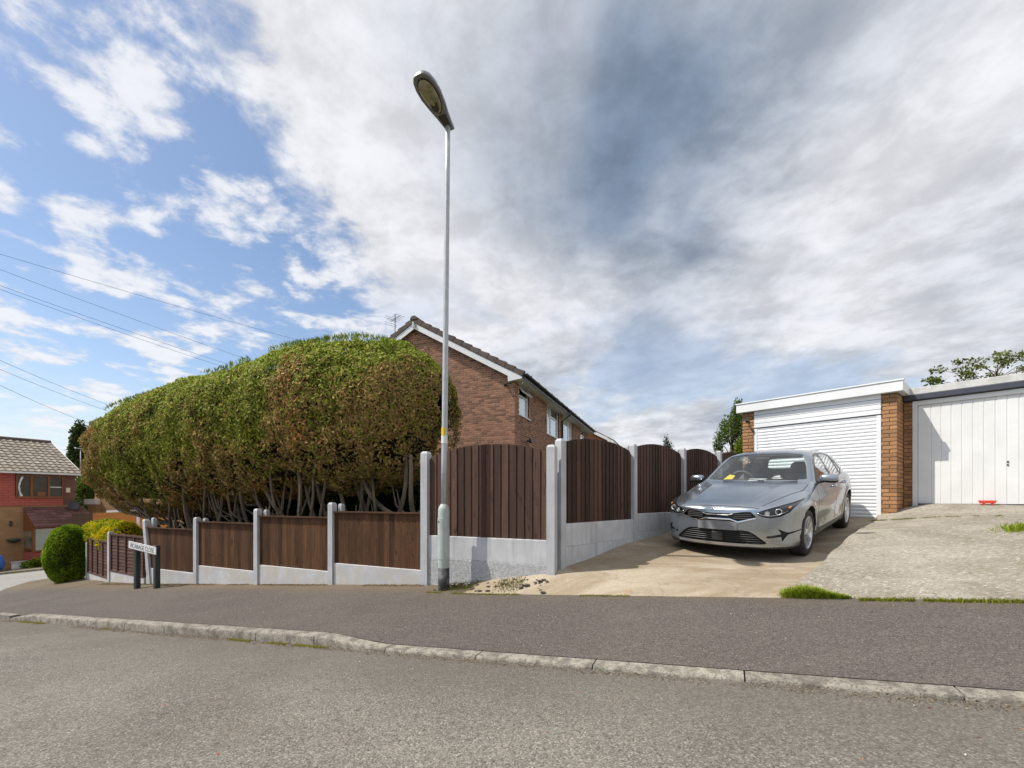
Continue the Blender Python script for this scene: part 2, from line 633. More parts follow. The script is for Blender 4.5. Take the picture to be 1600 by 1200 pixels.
M = {}
M['road'] = asphalt('road_asphalt', (0.225, 0.209, 0.180), (0.145, 0.135, 0.118), (0.42, 0.39, 0.34), 130.0, 0.55, 1.0, fade='gutter')
M['pave'] = asphalt('pavement_asphalt', (0.126, 0.107, 0.095), (0.090, 0.077, 0.069), (0.25, 0.225, 0.20), 160.0, 0.45, 0.8, fade='fence')
M['road2'] = asphalt('pale_asphalt', (0.33, 0.32, 0.30), (0.27, 0.265, 0.25), (0.4, 0.39, 0.37), 60.0, 0.4, 0.4)
M['earth'] = mat('earth', (0.09, 0.075, 0.045), 0.95, (0.06, 0.08, 0.03), 2.0, bump=0.5, coords='World')


def ex_drive(q, vec, cur, b):
    n1 = q.noise(q.mapping(vec, (0.7, 1.6, 1), (0, 0, R(-40))), 1.1, 8.0, 0.62, 0.8)
    c = q.mix(q.ramp(n1, 0.36, 0.62), (0.385, 0.330, 0.250, 1), (0.265, 0.21, 0.14, 1))
    n2 = q.noise(vec, 2.3, 7.0, 0.65, 1.2)
    c = q.mix(q.ramp(n2, 0.56, 0.72, 0, 0.65), c, (0.30, 0.165, 0.075, 1))
    n3 = q.noise(vec, 0.9, 6.0, 0.6, 0.5)
    c = q.mix(q.ramp(n3, 0.57, 0.74, 0, 0.7), c, (0.15, 0.12, 0.09, 1))
    n5 = q.noise(q.mapping(vec, (1, 3.5, 1), (0, 0, R(-44))), 3.0, 7.0, 0.7, 0.4)
    c = q.mix(q.ramp(n5, 0.55, 0.72, 0, 0.45), c, (0.50, 0.44, 0.34, 1))
    n4 = q.noise(vec, 34.0, 4.0, 0.7)
    c = q.mix(q.ramp(n4, 0.45, 0.75, 0, 0.35), c, (0.12, 0.09, 0.06, 1))
    # cracks
    vo = q.new('ShaderNodeTexVoronoi', feature='DISTANCE_TO_EDGE'); vo.inputs['Scale'].default_value = 0.38
    dv = q.new('ShaderNodeVectorMath', operation='ADD')
    nz = q.new('ShaderNodeTexNoise'); nz.inputs['Scale'].default_value = 2.0; nz.inputs['Detail'].default_value = 6
    q.link(vec, nz.inputs['Vector']); q.link(vec, dv.inputs[0]); q.link(nz.outputs['Color'], dv.inputs[1])
    q.link(dv.outputs[0], vo.inputs['Vector'])
    c = q.mix(q.ramp(vo.outputs['Distance'], 0.0, 0.010, 0.22, 0.0), c, (0.08, 0.065, 0.045, 1))
    return c


M['drive'] = mat('stained_concrete', (0.3, 0.24, 0.17), 0.85, extra=ex_drive, coords='World', bump=0.45, bscale=45, spec=0.3)


def ex_slab(q, vec, cur, b):
    n1 = q.noise(vec, 1.0, 7.0, 0.62, 0.6)
    c = q.mix(q.ramp(n1, 0.35, 0.65), (0.335, 0.305, 0.25, 1), (0.225, 0.20, 0.155, 1))
    n2 = q.noise(q.mapping(vec, (1, 2.4, 1), (0, 0, R(-42))), 15.0, 6.0, 0.75)
    c = q.mix(q.ramp(n2, 0.50, 0.66, 0, 0.9), c, (0.50, 0.475, 0.42, 1))
    n3 = q.noise(q.mapping(vec, (1, 2.0, 1), (0, 0, R(-42))), 24.0, 5.0, 0.78)
    c = q.mix(q.ramp(n3, 0.53, 0.66, 0, 0.85), c, (0.09, 0.078, 0.055, 1))
    n4 = q.noise(vec, 1.7, 5.0, 0.6)
    c = q.mix(q.ramp(n4, 0.58, 0.75, 0, 0.5), c, (0.16, 0.15, 0.075, 1))
    return c


M['slab'] = mat('rough_concrete', (0.4, 0.37, 0.31), 0.9, extra=ex_slab, coords='World', bump=1.0, bscale=22, spec=0.25, bdist=0.035)
M['kerb'] = mat('kerb_concrete', (0.31, 0.285, 0.235), 0.9, (0.15, 0.135, 0.11), 11.0, 7.0, 0.40, 0.66, bump=0.9, bscale=90, rnd=0.13,
                extra=lambda q, vec, cur, b: q.mix(q.ramp(q.noise(vec, 60.0, 3.0, 0.75), 0.47, 0.66, 0, 0.85), cur, (0.08, 0.075, 0.065, 1)))

# big sheet to the horizon
gx = np.r_[np.array([-2200, -700, -250]), np.linspace(-90, 90, 61), np.array([250, 700, 2200])]
gy = np.r_[np.array([-2200, -600, -150]), np.linspace(-60, 120, 61), np.array([300, 800, 2500])]
GX, GY = np.meshgrid(gx, gy, indexing='ij')
gs, gt = to_st(GX, GY)
sheet('ground', GX, GY, np.minimum(zroad(gs, 5.0) - 0.16, -1.05), M['earth'])

sv = np.r_[np.linspace(-26, 24, 101), np.linspace(25, 60, 20)]
tv = np.linspace(-9.0, TK + 0.03, 40)
A, B = np.meshgrid(sv, tv, indexing='ij')
X, Y = st(A, B)
sheet('road', X, Y, zroad(A, B), M['road'])
# the side road beyond the corner
A, B = np.meshgrid(np.linspace(12.5, 60, 60), np.linspace(TK + 0.02, 60, 60), indexing='ij')
X, Y = st(A, B)
sheet('side_road', X, Y, zroad(A, TK) + 0.002, M['road2'])

# footway with the rounded corner
cs, ct = np.array([10.8, 12.6, 14.3, 16.0, 17.4, 18.6, 19.8, 21.0, 22.0, 23.0]), np.array([3.40, 3.50, 3.85, 4.45, 5.15, 6.05, 7.3, 9.0, 11.3, 16.0])
sv = np.r_[np.linspace(-20, 10.6, 120), np.linspace(10.8, 23, 60)]
t0 = np.where(sv < 10.8, TK + 0.125, np.interp(sv, cs, ct))
t1 = np.where(sv < 13.6, np.where(sv < 2.6, 5.06, FT + 0.12), 16.2)
k = np.linspace(0, 1, 22)
A = np.repeat(sv[:, None], 22, 1); B = t0[:, None] + (t1 - t0)[:, None] * k
X, Y = st(A, B)
Zp = zpave(A, B) - np.where(A > 14, np.clip((A - 14) * 0.02, 0, 0.14), 0) + 0.008
Zp = np.maximum(Zp, zroad(A, TK) + 0.012)
sheet('pavement', X, Y, Zp, M['pave'])

# kerb: one stone after another
kb = bpy.data.objects.new('kerb', None); COL.objects.link(kb); kb['kind'] = 'structure'
js = [-9.2, -8.2, -7.2, -6.2, -5.2, -4.2, -3.2, -2.2, -1.21, -0.14, 0.87, 1.87, 2.84, 3.75, 4.64, 5.49, 6.4, 7.31, 8.22, 9.13, 10.04, 10.9]
for a, b in zip(js[:-1], js[1:]):
    ss = np.linspace(a + 0.005, b - 0.005, 6)
    prof = [(0.0, -0.13), (0.0, -0.022), (0.008, -0.008), (0.028, 0.0), (0.125, 0.004), (0.125, -0.13)]
    V, F = [], []
    for s_ in ss:
        h = float(hkerb(s_)) + 0.002
        for q, (dt, dz_) in enumerate(prof):
            wob = 0.004 * math.sin(9 * s_ + q)
            x, y = st(s_, TK + dt + (wob if q in (1, 2, 3) else 0))
            V.append((x, y, float(zroad(s_, TK)) + h + dz_ + (0.003 * math.sin(23 * s_ + 2 * q) if q in (1, 2, 3) else 0)))
    n = len(prof)
    for i in range(len(ss) - 1):
        for q in range(n):
            F.append((i * n + q, i * n + (q + 1) % n, (i + 1) * n + (q + 1) % n, (i + 1) * n + q))
    F += [tuple(range(n))[::-1], tuple(range((len(ss) - 1) * n, len(ss) * n))]
    autosmooth(link('kerbstone', mesh('kerbstone', V, F), M['kerb'], kb), 40)
# flush kerbstones round the corner
for a, b in zip(np.linspace(10.95, 19.8, 12)[:-1], np.linspace(10.95, 19.8, 12)[1:]):
    p0 = np.array(st(a + .01, float(np.interp(a, cs, ct)))); p1 = np.array(st(b - .01, float(np.interp(b, cs, ct))))
    d = (p1 - p0); nn = np.array([-d[1], d[0]]); nn /= np.linalg.norm(nn)
    nn = nn if nn @ DN < 0 else -nn
    z0, z1 = float(zroad(a, TK)), float(zroad(b, TK))
    h = 0.05 * max(0, 1 - (a - 10.9) / 2.0) + 0.02
    mb = MB().obox((p0[0], p0[1], z0 - 0.1), (d[0], d[1], z1 - z0), (nn[0] * 0.12, nn[1] * 0.12, 0), (0, 0, 0.1 + h))
    mb.build('kerbstone', M['kerb'], kb)

# the two concrete drives
EF = np.array([0.698, 0.716])            # along the drive fence
CF = np.array([0.512, 5.75])             # corner post
EC = np.array([0.719, 0.695])            # along the car
EG = np.array([0.648, -0.761])           # along the garage fronts, to the right
EB = np.array([0.761, 0.648])            # into the garages
GA = np.array([7.10, 8.62])              # right jamb of the roller door
pts = []
for s_ in np.linspace(4.4, -1.2, 9):
    x, y = st(s_, 5.02); pts.append((x, y, float(zpave(s_, 5.02)) + 0.015))
pts += [(-1.24, 6.57, -1.27), (-0.45, 6.2, -1.14), (0.1, 5.95, -1.035), (0.52, 5.78, -0.955), (1.0, 6.25, -0.87), (1.94, 7.0, -0.725), (3.16, 8.47, -0.545), (4.49, 9.83, -0.43)]
pts += [(4.15, 6.3, -0.81), (6.06, 8.14, -0.547), (3.06, 7.43, -0.755), (4.97, 9.28, -0.505), (7.06, 8.64, -0.385), (5.57, 10.39, -0.395), (3.2, 5.1, -0.93)]
ZD = TPS(pts)
# one sheet in street coordinates, cut to the outline of the drive
fe = CF + EF * 6.7
out_poly = [st(3.0, 5.0), st(3.05, 5.43), (0.46, 5.79), tuple(fe), tuple(GA - EG * 2.5 + EB * 0.25), tuple(GA + EG * 0.1 + EB * 0.25), (5.62, 7.0), (3.12, 4.62), st(-0.74, 5.0)]
q_s, q_t = np.arange(3.1, -7.2, -0.065), 5.0 + np.arange(0, 9.2, 0.065)
A, B = np.meshgrid(q_s, q_t, indexing='ij')
X, Y = st(A, B)
Z = ZD(X, Y)
kk = np.clip((B - 5.0) / 0.35, 0, 1)
Z = np.where(B < 5.4, zpave(A, B) * (1 - kk) + Z * kk + 0.004 * (1 - kk), Z) + 0.006
idx = np.arange(A.size).reshape(A.shape)
fq = np.stack([idx[:-1, :-1], idx[1:, :-1], idx[1:, 1:], idx[:-1, 1:]], 2).reshape(-1, 4)
vv = np.stack([X, Y, Z], 2).reshape(-1, 3)
cc = vv[fq].mean(1)
ins = np.zeros(len(cc), bool)
for i in range(len(out_poly)):
    (xa, ya), (xb, yb) = out_poly[i], out_poly[(i + 1) % len(out_poly)]
    ins ^= ((ya > cc[:, 1]) != (yb > cc[:, 1])) & (cc[:, 0] < (xb - xa) * (cc[:, 1] - ya) / (yb - ya + 1e-12) + xa)
fq = fq[ins]
us = np.unique(fq); mp = np.zeros(len(vv), int); mp[us] = np.arange(len(us))
vv, fq = vv[us], mp[fq]
if np.cross(vv[fq[0, 1]] - vv[fq[0, 0]], vv[fq[0, 2]] - vv[fq[0, 0]])[2] < 0:
    fq = fq[:, ::-1]
tag(link('driveway', mesh('driveway', vv, np.ascontiguousarray(fq), True), M['drive']), kind='structure')

spts = [(2.99, 4.75, -0.875), (4.17, 5.83, -0.685), (5.5, 7.1, -0.50), (6.98, 8.5, -0.345), (7.72, 8.62, -0.145), (8.64, 7.56, -0.145), (9.3, 6.8, -0.145),
        (3.05, 4.35, -0.95), (4.06, 3.62, -0.825), (5.4, 3.0, -0.70), (6.6, 6.6, -0.37), (5.2, 4.8, -0.60), (7.3, 2.4, -0.5)]
ZS = TPS(spts)
na, nb = 50, 60
X = np.zeros((na, nb)); Y = np.zeros((na, nb))
f0a, f0b = np.array(st(-0.62, 5.02)), np.array(st(-9.5, 5.02))
b0a, b0b = GA + EG * 0.02 + EB * 0.02, GA + EG * 7.0 + EB * 0.62
for i in range(na):
    a = (i / (na - 1)) ** 1.5
    fr = f0a * (1 - a) + f0b * a
    bk = b0a * (1 - a) + b0b * a
    if a > 0:
        bk = bk + EB * 0.62 * (1 - a) * min(1, a * 12)
    for j in range(nb):
        b = j / (nb - 1)
        X[i, j], Y[i, j] = fr * (1 - b) + bk * b
# ragged left edge
wob = (fbm(np.stack([np.linspace(0, 9, nb), np.zeros(nb), np.zeros(nb)], 1), 5) - 0.5) * 0.10
X[0] += wob * 0.69; Y[0] += -wob * 0.72
Z = ZS(X, Y) + 0.03 * (fbm(np.stack([X * 1.2, Y * 1.2, 0 * X], 2).reshape(-1, 3), 9) - 0.5).reshape(X.shape)
fs, ft = to_st(X[:, 0], Y[:, 0])
Z[:, 0] = zpave(fs, ft) + 0.03
Z[:, 1] = np.minimum(Z[:, 1], Z[:, 0] + 0.09)
# turn the left and front rims down as a rounded concrete edge
lip = np.array([0.0, 0.045])
Xn = np.vstack([X[:1] - 0.06, X[:1] - 0.05, X[:1] - 0.03, X]); Yn = np.vstack([Y[:1] + 0.06, Y[:1] + 0.05, Y[:1] + 0.03, Y])
Zn = np.vstack([np.minimum(ZD(X[:1], Y[:1]) - 0.06, Z[:1] - 0.08), Z[:1] - 0.045, Z[:1] - 0.008, Z])
Xn = np.hstack([Xn[:, :1] - DN[0] * 0.03, Xn]); Yn = np.hstack([Yn[:, :1] - DN[1] * 0.03, Yn]); Zn = np.hstack([Zn[:, :1] - 0.10, Zn])
sheet('concrete_apron', Xn, Yn, Zn, M['slab'])
# ------------------------------------------------------------------ fences
def wood(name, c1, c2, c3, rnd=0.28):
    def ex(q, vec, cur, b):
        g = q.noise(q.mapping(vec, (22, 22, 0.9)), 2.2, 6.0, 0.65, 0.6)
        c = q.mix(q.ramp(g, 0.32, 0.68), c1 + (1,), c2 + (1,))
        k = q.noise(q.mapping(vec, (9, 9, 3.2)), 1.5, 3.0, 0.5)
        c = q.mix(q.ramp(k, 0.62, 0.74, 0, 0.8), c, c3 + (1,))
        st2 = q.noise(q.mapping(vec, (3, 3, 0.5)), 2.0, 4.0, 0.6)
        c = q.mix(q.ramp(st2, 0.5, 0.75, 0, 0.5), c, tuple(0.45 * w for w in c1) + (1,))
        return c
    return mat(name, c1, 0.82, extra=ex, rnd=rnd, bump=0.5, bscale=60, spec=0.25)


M['wood_dark'] = wood('stained_board', (0.096, 0.054, 0.040), (0.062, 0.034, 0.026), (0.024, 0.014, 0.011), 0.38)
M['wood_low'] = wood('weathered_board', (0.062, 0.030, 0.019), (0.125, 0.060, 0.024), (0.026, 0.014, 0.010), 0.40)
M['wood_lap'] = wood('waney_lap', (0.115, 0.062, 0.047), (0.08, 0.042, 0.034), (0.05, 0.027, 0.02), 0.2)


def ex_conc(q, vec, cur, b):
    n = q.noise(q.mapping(vec, (6, 6, 0.7)), 2.0, 6.0, 0.6)
    c = q.mix(q.ramp(n, 0.45, 0.75, 0, 0.55), cur, (0.30, 0.305, 0.31, 1))
    n = q.noise(vec, 160.0, 2.0, 0.6)
    return q.mix(q.ramp(n, 0.6, 0.72, 0, 0.6), c, (0.18, 0.18, 0.185, 1))


M['conc'] = mat('painted_concrete', (0.50, 0.51, 0.53), 0.85, (0.43, 0.44, 0.46), 3.0, extra=ex_conc, bump=0.5, bscale=120, rnd=0.06)


def ex_gravel(q, vec, cur, b):
    # pale grey concrete with buff patches mixed in by noise
    n = q.noise(vec, 3.4, 7.0, 0.65, 0.8)
    return q.mix(q.ramp(n, 0.40, 0.62, 0, 0.75), cur, (0.47, 0.435, 0.36, 1))


M['board_mottled'] = mat('mottled_concrete', (0.52, 0.53, 0.55), 0.85, (0.45, 0.455, 0.47), 5.0, extra=ex_gravel, bump=0.35, bscale=70)
M['board_grey'] = mat('grey_concrete_board', (0.58, 0.59, 0.61), 0.85, (0.50, 0.51, 0.53), 4.0, extra=ex_conc, bump=0.35, bscale=70, rnd=0.05)
M['board_rough'] = mat('rough_cast_board', (0.54, 0.55, 0.57), 0.9, (0.38, 0.385, 0.395), 30.0, 6.0, bump=1.0, bscale=75, bdist=0.02)


def v2(p, z):
    return np.array([p[0], p[1], z], float)


def post(parent, p, d, z0, z1, w=0.10, lean=(0, 0), m='conc'):
    """concrete post with a chamfered, weathered top; d is the run of the fence"""
    d = np.array(d) / np.linalg.norm(d); n = np.array([-d[1], d[0]])
    mb = MB()
    secs = [(z0, w), (z1 - 0.03, w), (z1, w * 0.62)]
    V = []
    for z, q in secs:
        k = (z - z0) / (z1 - z0)
        c = np.array(p) + np.array(lean) * k
        for a, b in ((-1, -1), (1, -1), (1, 1), (-1, 1)):
            V.append(v2(c + d * a * q / 2 + n * b * q / 2, z))
    F = [(3, 2, 1, 0), (8, 9, 10, 11)] + [(i + k, (i + 1) % 4 + k, (i + 1) % 4 + k + 4, i + k + 4) for k in (0, 4) for i in range(4)]
    return mb.add(V, F).build('post', M[m], parent)


def gravel(parent, p0, p1, zt0, zt1, zb0, zb1, out_, th=0.05, m='conc', scallop=False):
    """concrete gravel board between two posts; zt/zb: top and bottom at either end; out_: towards the viewer"""
    p0, p1 = np.array(p0), np.array(p1)
    n = 24
    V, F = [], []
    for i in range(n + 1):
        k = i / n
        c = p0 * (1 - k) + p1 * k
        zt, zb = zt0 * (1 - k) + zt1 * k, zb0 * (1 - k) + zb1 * k
        a = c + np.array(out_) * th / 2; b = c - np.array(out_) * th / 2
        V += [v2(a, zb), v2(a, zt - 0.006), v2(a - np.array(out_) * 0.006, zt), v2(b, zt), v2(b, zb)]
    for i in range(n):
        for q in range(5):
            F.append((i * 5 + q, i * 5 + (q + 1) % 5, i * 5 + 5 + (q + 1) % 5, i * 5 + 5 + q))
    F += [tuple(range(5)), tuple(range(n * 5 + 4, n * 5 - 1, -1))]
    me = mesh('gravel_board', V, F)
    o = link('gravel_board', me, M[m], parent)
    bpy_fix(me)
    return o


def bpy_fix(me):
    import bmesh
    bm = bmesh.new(); bm.from_mesh(me)
    bmesh.ops.recalc_face_normals(bm, faces=bm.faces)
    bm.to_mesh(me); bm.free()


def panel(parent, p0, p1, zb, zt, arch, nb, out_, m, cap=True, zb1=None, zt1=None, ragged=0.008):
    """close-board panel: a rail frame (the part) with the single boards as its pieces"""
    p0, p1, out_ = np.array(p0), np.array(p1), np.array(out_)
    d = p1 - p0; L = np.linalg.norm(d); d = d / L
    zb1 = zb if zb1 is None else zb1
    zt1 = zt if zt1 is None else zt1

    def top(k):
        base = zt * (1 - k) + zt1 * k
        if not arch:
            return base
        x = abs(2 * k - 1)
        # flat shoulders that sweep up into a bow
        return base + arch * (1 - x ** 2.2) - (0.035 if x > 0.97 else 0)
    fr = MB()
    f = None
    for hz in (0.5, 0.12, 0.86):
        z0 = zb + (zt - zb) * hz; z1 = zb1 + (zt1 - zb1) * hz
        o = v2(p0 - out_ * 0.055, z0)
        r_ = MB().obox(o, v2(p1 - p0, z1 - z0), v2(out_ * 0.034, 0), (0, 0, 0.05)).build('panel' if f is None else 'rail', M[m], f or parent)
        f = f or r_
    if cap and not arch:
        MB().obox(v2(p0 - out_ * 0.03, zt + 0.002), v2(p1 - p0, zt1 - zt), v2(out_ * 0.072, 0), (0, 0, 0.022)).build('capping', M[m], f)
    w = L / nb
    for i in range(nb):
        a, b = i * w - 0.004, (i + 1) * w + 0.010
        a, b = max(a, 0), min(b, L)
        zb_ = zb + (zb1 - zb) * (i + .5) / nb + random.uniform(-1, 1) * ragged
        # feather-edged: thick at one side, thin at the other; the top follows the bow
        V = []
        ca = p0 + d * a; cb = p0 + d * b
        tw = random.uniform(-.0015, .0015)
        for c, th, k in ((ca, 0.005, a / L), ((ca + cb) / 2, 0.012, (a + b) / 2 / L), (cb, 0.019, b / L)):
            zj = (0.010 if k == a / L else (-0.010 if k != b / L else 0.004)) * (ragged / 0.008) * 0.8
            V += [v2(c - out_ * 0.019, zb_ + zj), v2(c + out_ * (th - 0.019 + tw + 0.004), zb_ + zj + random.uniform(-.003, .003)), v2(c + out_ * (th - 0.019 - tw + 0.004), top(k)), v2(c - out_ * 0.019, top(k))]
        F = [(0, 1, 2, 3)[::-1], (8, 9, 10, 11)]
        for q in (0, 4):
            for e in range(4):
                F.append((q + e, q + (e + 1) % 4, q + 4 + (e + 1) % 4, q + 4 + e))
        me = mesh('board', V, F); bpy_fix(me)
        link('board', me, M[m], f)
    return f


def stp(s_, t_):
    return np.array(st(s_, t_))


# --- low street fence: four stepped panels between concrete posts
OUT = -DN
lf = thing('panel_fence', 'low dark brown board fence stepping downhill between grey concrete posts below the conifer hedge', 'fence', v2(stp(7.0, FT), float(zpave(7.0, FT))))
ps = [(3.93, -1.0), (5.80, -0.075), (7.64, -0.195), (9.45, -0.385), (11.27, -0.46)]
pan = [(-0.24, -1.10), (-0.34, -1.245), (-0.485, -1.37), (-0.65, -1.535)]
gz = lambda s_: float(zpave(s_, FT))
for i, (s_, zt) in enumerate(ps):
    if i == 0:
        continue
    lean = -DS * 0.22 * -1 if i == 4 else (0, 0)
    p = stp(s_, FT) - (np.array(lean) if i == 4 else 0)
    post(lf, p, DS, gz(s_) - 0.15, zt, 0.10, lean)
    post(lf, stp(s_ - 0.09, FT + 0.11), DS, gz(s_) - 0.1, zt - 0.02 if i != 4 else zt + 0.03, 0.075)
for i, (zt, zb) in enumerate(pan):
    a, b = stp(ps[i][0] + 0.055, FT), stp(ps[i + 1][0] - 0.055, FT)
    panel(lf, a, b, zb, zt, 0, 17, OUT, 'wood_low', ragged=0.011)
    gravel(lf, a, b, zb + 0.035, zb + 0.035, gz(ps[i][0]) - 0.06, gz(ps[i + 1][0]) - 0.06, OUT, 0.045, 'board_mottled')

# --- two lower waney-lap panels that bend away round the corner
wf = thing('lap_fence', 'short reddish brown lapped fence with upright battens beside the round green bush', 'fence', v2(stp(13.1, 5.59), gz(13.1)))
w0, w1, w2 = stp(11.27, FT), np.array([-9.52, 10.62]), np.array([-11.03, 11.65])
post(wf, w1, w1 - w0, -2.25, -0.80, 0.09)
post(wf, w2, w2 - w1, -2.45, -1.15, 0.07)
for (a, b, zt, zb, zg0, zg1) in ((w0, w1, -0.86, -1.70, -1.90, -2.08), (w1, w2, -1.06, -1.90, -2.06, -2.26)):
    d = b - a; L = np.linalg.norm(d); d /= L
    n = np.array([-d[1], d[0]]); n = n if n @ DN < 0 else -n
    a2, b2 = a + d * 0.05, b - d * 0.05
    fr = MB()
    fr.obox(v2(a2 - n * 0.02, zt - 0.01), v2(b2 - a2, 0), v2(n * 0.055, 0), (0, 0, 0.035))
    f = fr.build('panel', M['wood_lap'], wf)
    MB().obox(v2(a2 - n * 0.02, zb - 0.03), v2(b2 - a2, -0.0), v2(n * 0.05, 0), (0, 0, 0.035)).build('rail', M['wood_lap'], f)
    nr = 11; h = (zt - zb) / nr
    for r_ in range(nr):
        z = zb + r_ * h
        mb = MB().add([v2(a2 + n * 0.012, z - 0.01), v2(b2 + n * 0.012, z - 0.01), v2(b2 - n * 0.004, z + h), v2(a2 - n * 0.004, z + h),
                       v2(a2 + n * 0.002, z - 0.01), v2(b2 + n * 0.002, z - 0.01), v2(b2 - n * 0.014, z + h), v2(a2 - n * 0.014, z + h)],
                      [(0, 1, 2, 3), (7, 6, 5, 4), (4, 5, 1, 0), (3, 2, 6, 7), (0, 3, 7, 4), (1, 5, 6, 2)])
        o = mb.build('slat', M['wood_lap'], f); bpy_fix(o.data)
    for k in (0.02, 0.27, 0.52, 0.77, 0.98):
        c = a2 * (1 - k) + b2 * k
        MB().obox(v2(c - d * 0.02, zb - 0.02), v2(d * 0.04, 0), v2(n * 0.032, 0), (0, 0, zt - zb)).build('batten', M['wood_lap'], f)
    gravel(wf, a2, b2, zb - 0.03, zb - 0.03, zg0 - 0.05, zg1 - 0.05, n, 0.045, 'board_mottled')

# --- tall bow-topped fence: one street panel, then stepping up along the drive
tf = thing('arched_fence', 'tall dark brown fence with bowed tops, grey concrete posts and gravel boards beside the driveway', 'fence', v2(CF, -0.96))
pA, pB = stp(3.93, FT), CF.copy()
post(tf, pA, DS, -1.42, 0.68, 0.115)
dS = (pB - pA) / np.linalg.norm(pB - pA)
post(tf, pB, DS, -1.05, 0.68, 0.11)
a, b = pA + dS * 0.06, pB - dS * 0.055
panel(tf, a, b, -0.575, 0.60, 0.135, 16, OUT, 'wood_dark')
gravel(tf, a, b, -0.545, -0.545, -0.862, -0.862, OUT, 0.05, 'board_grey')
gravel(tf, a, b, -0.865, -0.865, -1.36, -1.08, OUT, 0.058, 'board_rough')
OD = np.array([EF[1], -EF[0]])
c0 = CF + EF * 0.115 + np.array([0.045, 0.045])
post(tf, c0, EF, -1.02, 0.775, 0.105)
zbk, ztk = -0.37, 0.725
for k in range(5):
    q0 = c0 + EF * 1.885 * k; q1 = c0 + EF * 1.885 * (k + 1)
    z0, z1 = float(ZD(*q0)), float(ZD(*q1)) if k < 3 else -0.30
    post(tf, q1, EF, z1 - 0.15, 0.87 + 0.085 * k, 0.10)
    if k in (0, 1, 2):
        post(tf, q1 - OD * 0.11, EF, z1 - 0.1, 0.85 + 0.085 * k, 0.075)
    e0, e1 = q0 + EF * 0.055, q1 - EF * 0.052
    up = [0, 0.085, 0.155, 0.225, 0.29][k]
    panel(tf, e1, e0, zbk + up, ztk + up + 0.01, 0.115, 17, OD, 'wood_dark')
    gravel(tf, e0, e1, zbk + up + 0.03, zbk + up + 0.03, zbk + up - 0.275, zbk + up - 0.275, OD, 0.05, 'board_grey')
    gravel(tf, e0, e1, zbk + up - 0.279, zbk + up - 0.279, min(z0, zbk + up - .3) - 0.14, min(z1, zbk + up - .3) - 0.14, OD, 0.056, 'board_grey')

# ------------------------------------------------------------------ street name sign
M['black'] = mat('black_paint', (0.018, 0.026, 0.03), 0.45, (0.03, 0.038, 0.04), 20.0)
M['white'] = mat('white_paint', (0.78, 0.78, 0.77), 0.45, (0.70, 0.70, 0.69), 3.0)
M['upvc'] = mat('white_upvc', (0.80, 0.81, 0.82), 0.35, (0.75, 0.76, 0.77), 1.2)
M['ink'] = mat('black_ink', (0.03, 0.03, 0.03), 0.6)


def text_mesh(txt, w, h, off=0.0):
    """flat lettering as a mesh, fitted to w x h, lying in the xz plane"""
    cu = bpy.data.curves.new('lettering', 'FONT')
    cu.body = txt; cu.offset = off; cu.align_x = 'CENTER'; cu.align_y = 'CENTER'; cu.extrude = 0.0
    o = bpy.data.objects.new('lettering_tmp', cu)
    COL.objects.link(o)
    dg = bpy.context.evaluated_depsgraph_get()
    me = bpy.data.meshes.new_from_object(o.evaluated_get(dg))
    bpy.data.objects.remove(o); bpy.data.curves.remove(cu)
    v = np.zeros(len(me.vertices) * 3); me.vertices.foreach_get('co', v); v = v.reshape(-1, 3)
    lo, hi = v.min(0), v.max(0)
    q = np.zeros_like(v)
    q[:, 0] = ((v[:, 0] - lo[0]) / (hi[0] - lo[0]) - 0.5) * w
    q[:, 2] = ((v[:, 1] - lo[1]) / (hi[1] - lo[1]) - 0.5) * h
    me.vertices.foreach_set('co', q.ravel().astype(np.float32)); me.update()
    return me


sa, sb = stp(10.78, 5.04), stp(10.10, 5.05)
sg = thing('street_sign', 'white street name plate lettered VICARAGE CLOSE on two black posts', 'street sign', v2((sa + sb) / 2, float(zpave(10.4, 5.04))))
sd = (sb - sa) / np.linalg.norm(sb - sa)
for p, zt in ((sa, -0.925), (sb, -0.935)):
    s_, t_ = to_st(*p)
    mb = MB().bbox(v2(p - sd * 0.045 + OUT * -0.045, float(zpave(s_, t_)) - 0.1), v2(sd * 0.09, 0), v2(OUT * 0.09, 0), (0, 0, zt - float(zpave(s_, t_)) + 0.1), 0.012)
    mb.build('post', M['black'], sg)
pc = (sa + sb) / 2 - sd * 0.035 + OUT * 0.062
zc, drop = -0.995, -0.045
plate = MB()
L2, H2 = 0.47, 0.075
xd = v2(sd * L2, drop)
up = np.array([0, 0, H2])
c3 = v2(pc, zc)
plate.bbox(c3 - xd - up - v2(OUT * 0.008, 0), 2 * xd, v2(OUT * 0.016, 0), 2 * up, 0.003)
pl = plate.build('name_plate', M['white'], sg)
rim = MB()
for sgn in (-1, 1):
    rim.obox(c3 - xd * 0.985 + up * (0.88 * sgn) - up * 0.02 + v2(OUT * 0.0085, 0), 1.97 * xd, v2(OUT * 0.001, 0), up * 0.05)
rim.build('border', M['ink'], pl)
te = text_mesh('VICARAGE CLOSE', 0.84, 0.088)
tv_ = np.zeros(len(te.vertices) * 3); te.vertices.foreach_get('co', tv_); tv_ = tv_.reshape(-1, 3)
xu = xd / np.linalg.norm(xd)
wv = c3 + tv_[:, :1] * xu + tv_[:, 2:] * np.array([0, 0, 1.0]) + v2(OUT * 0.0105, 0)
te.vertices.foreach_set('co', wv.ravel().astype(np.float32)); te.update()
link('lettering', te, M['ink'], pl)

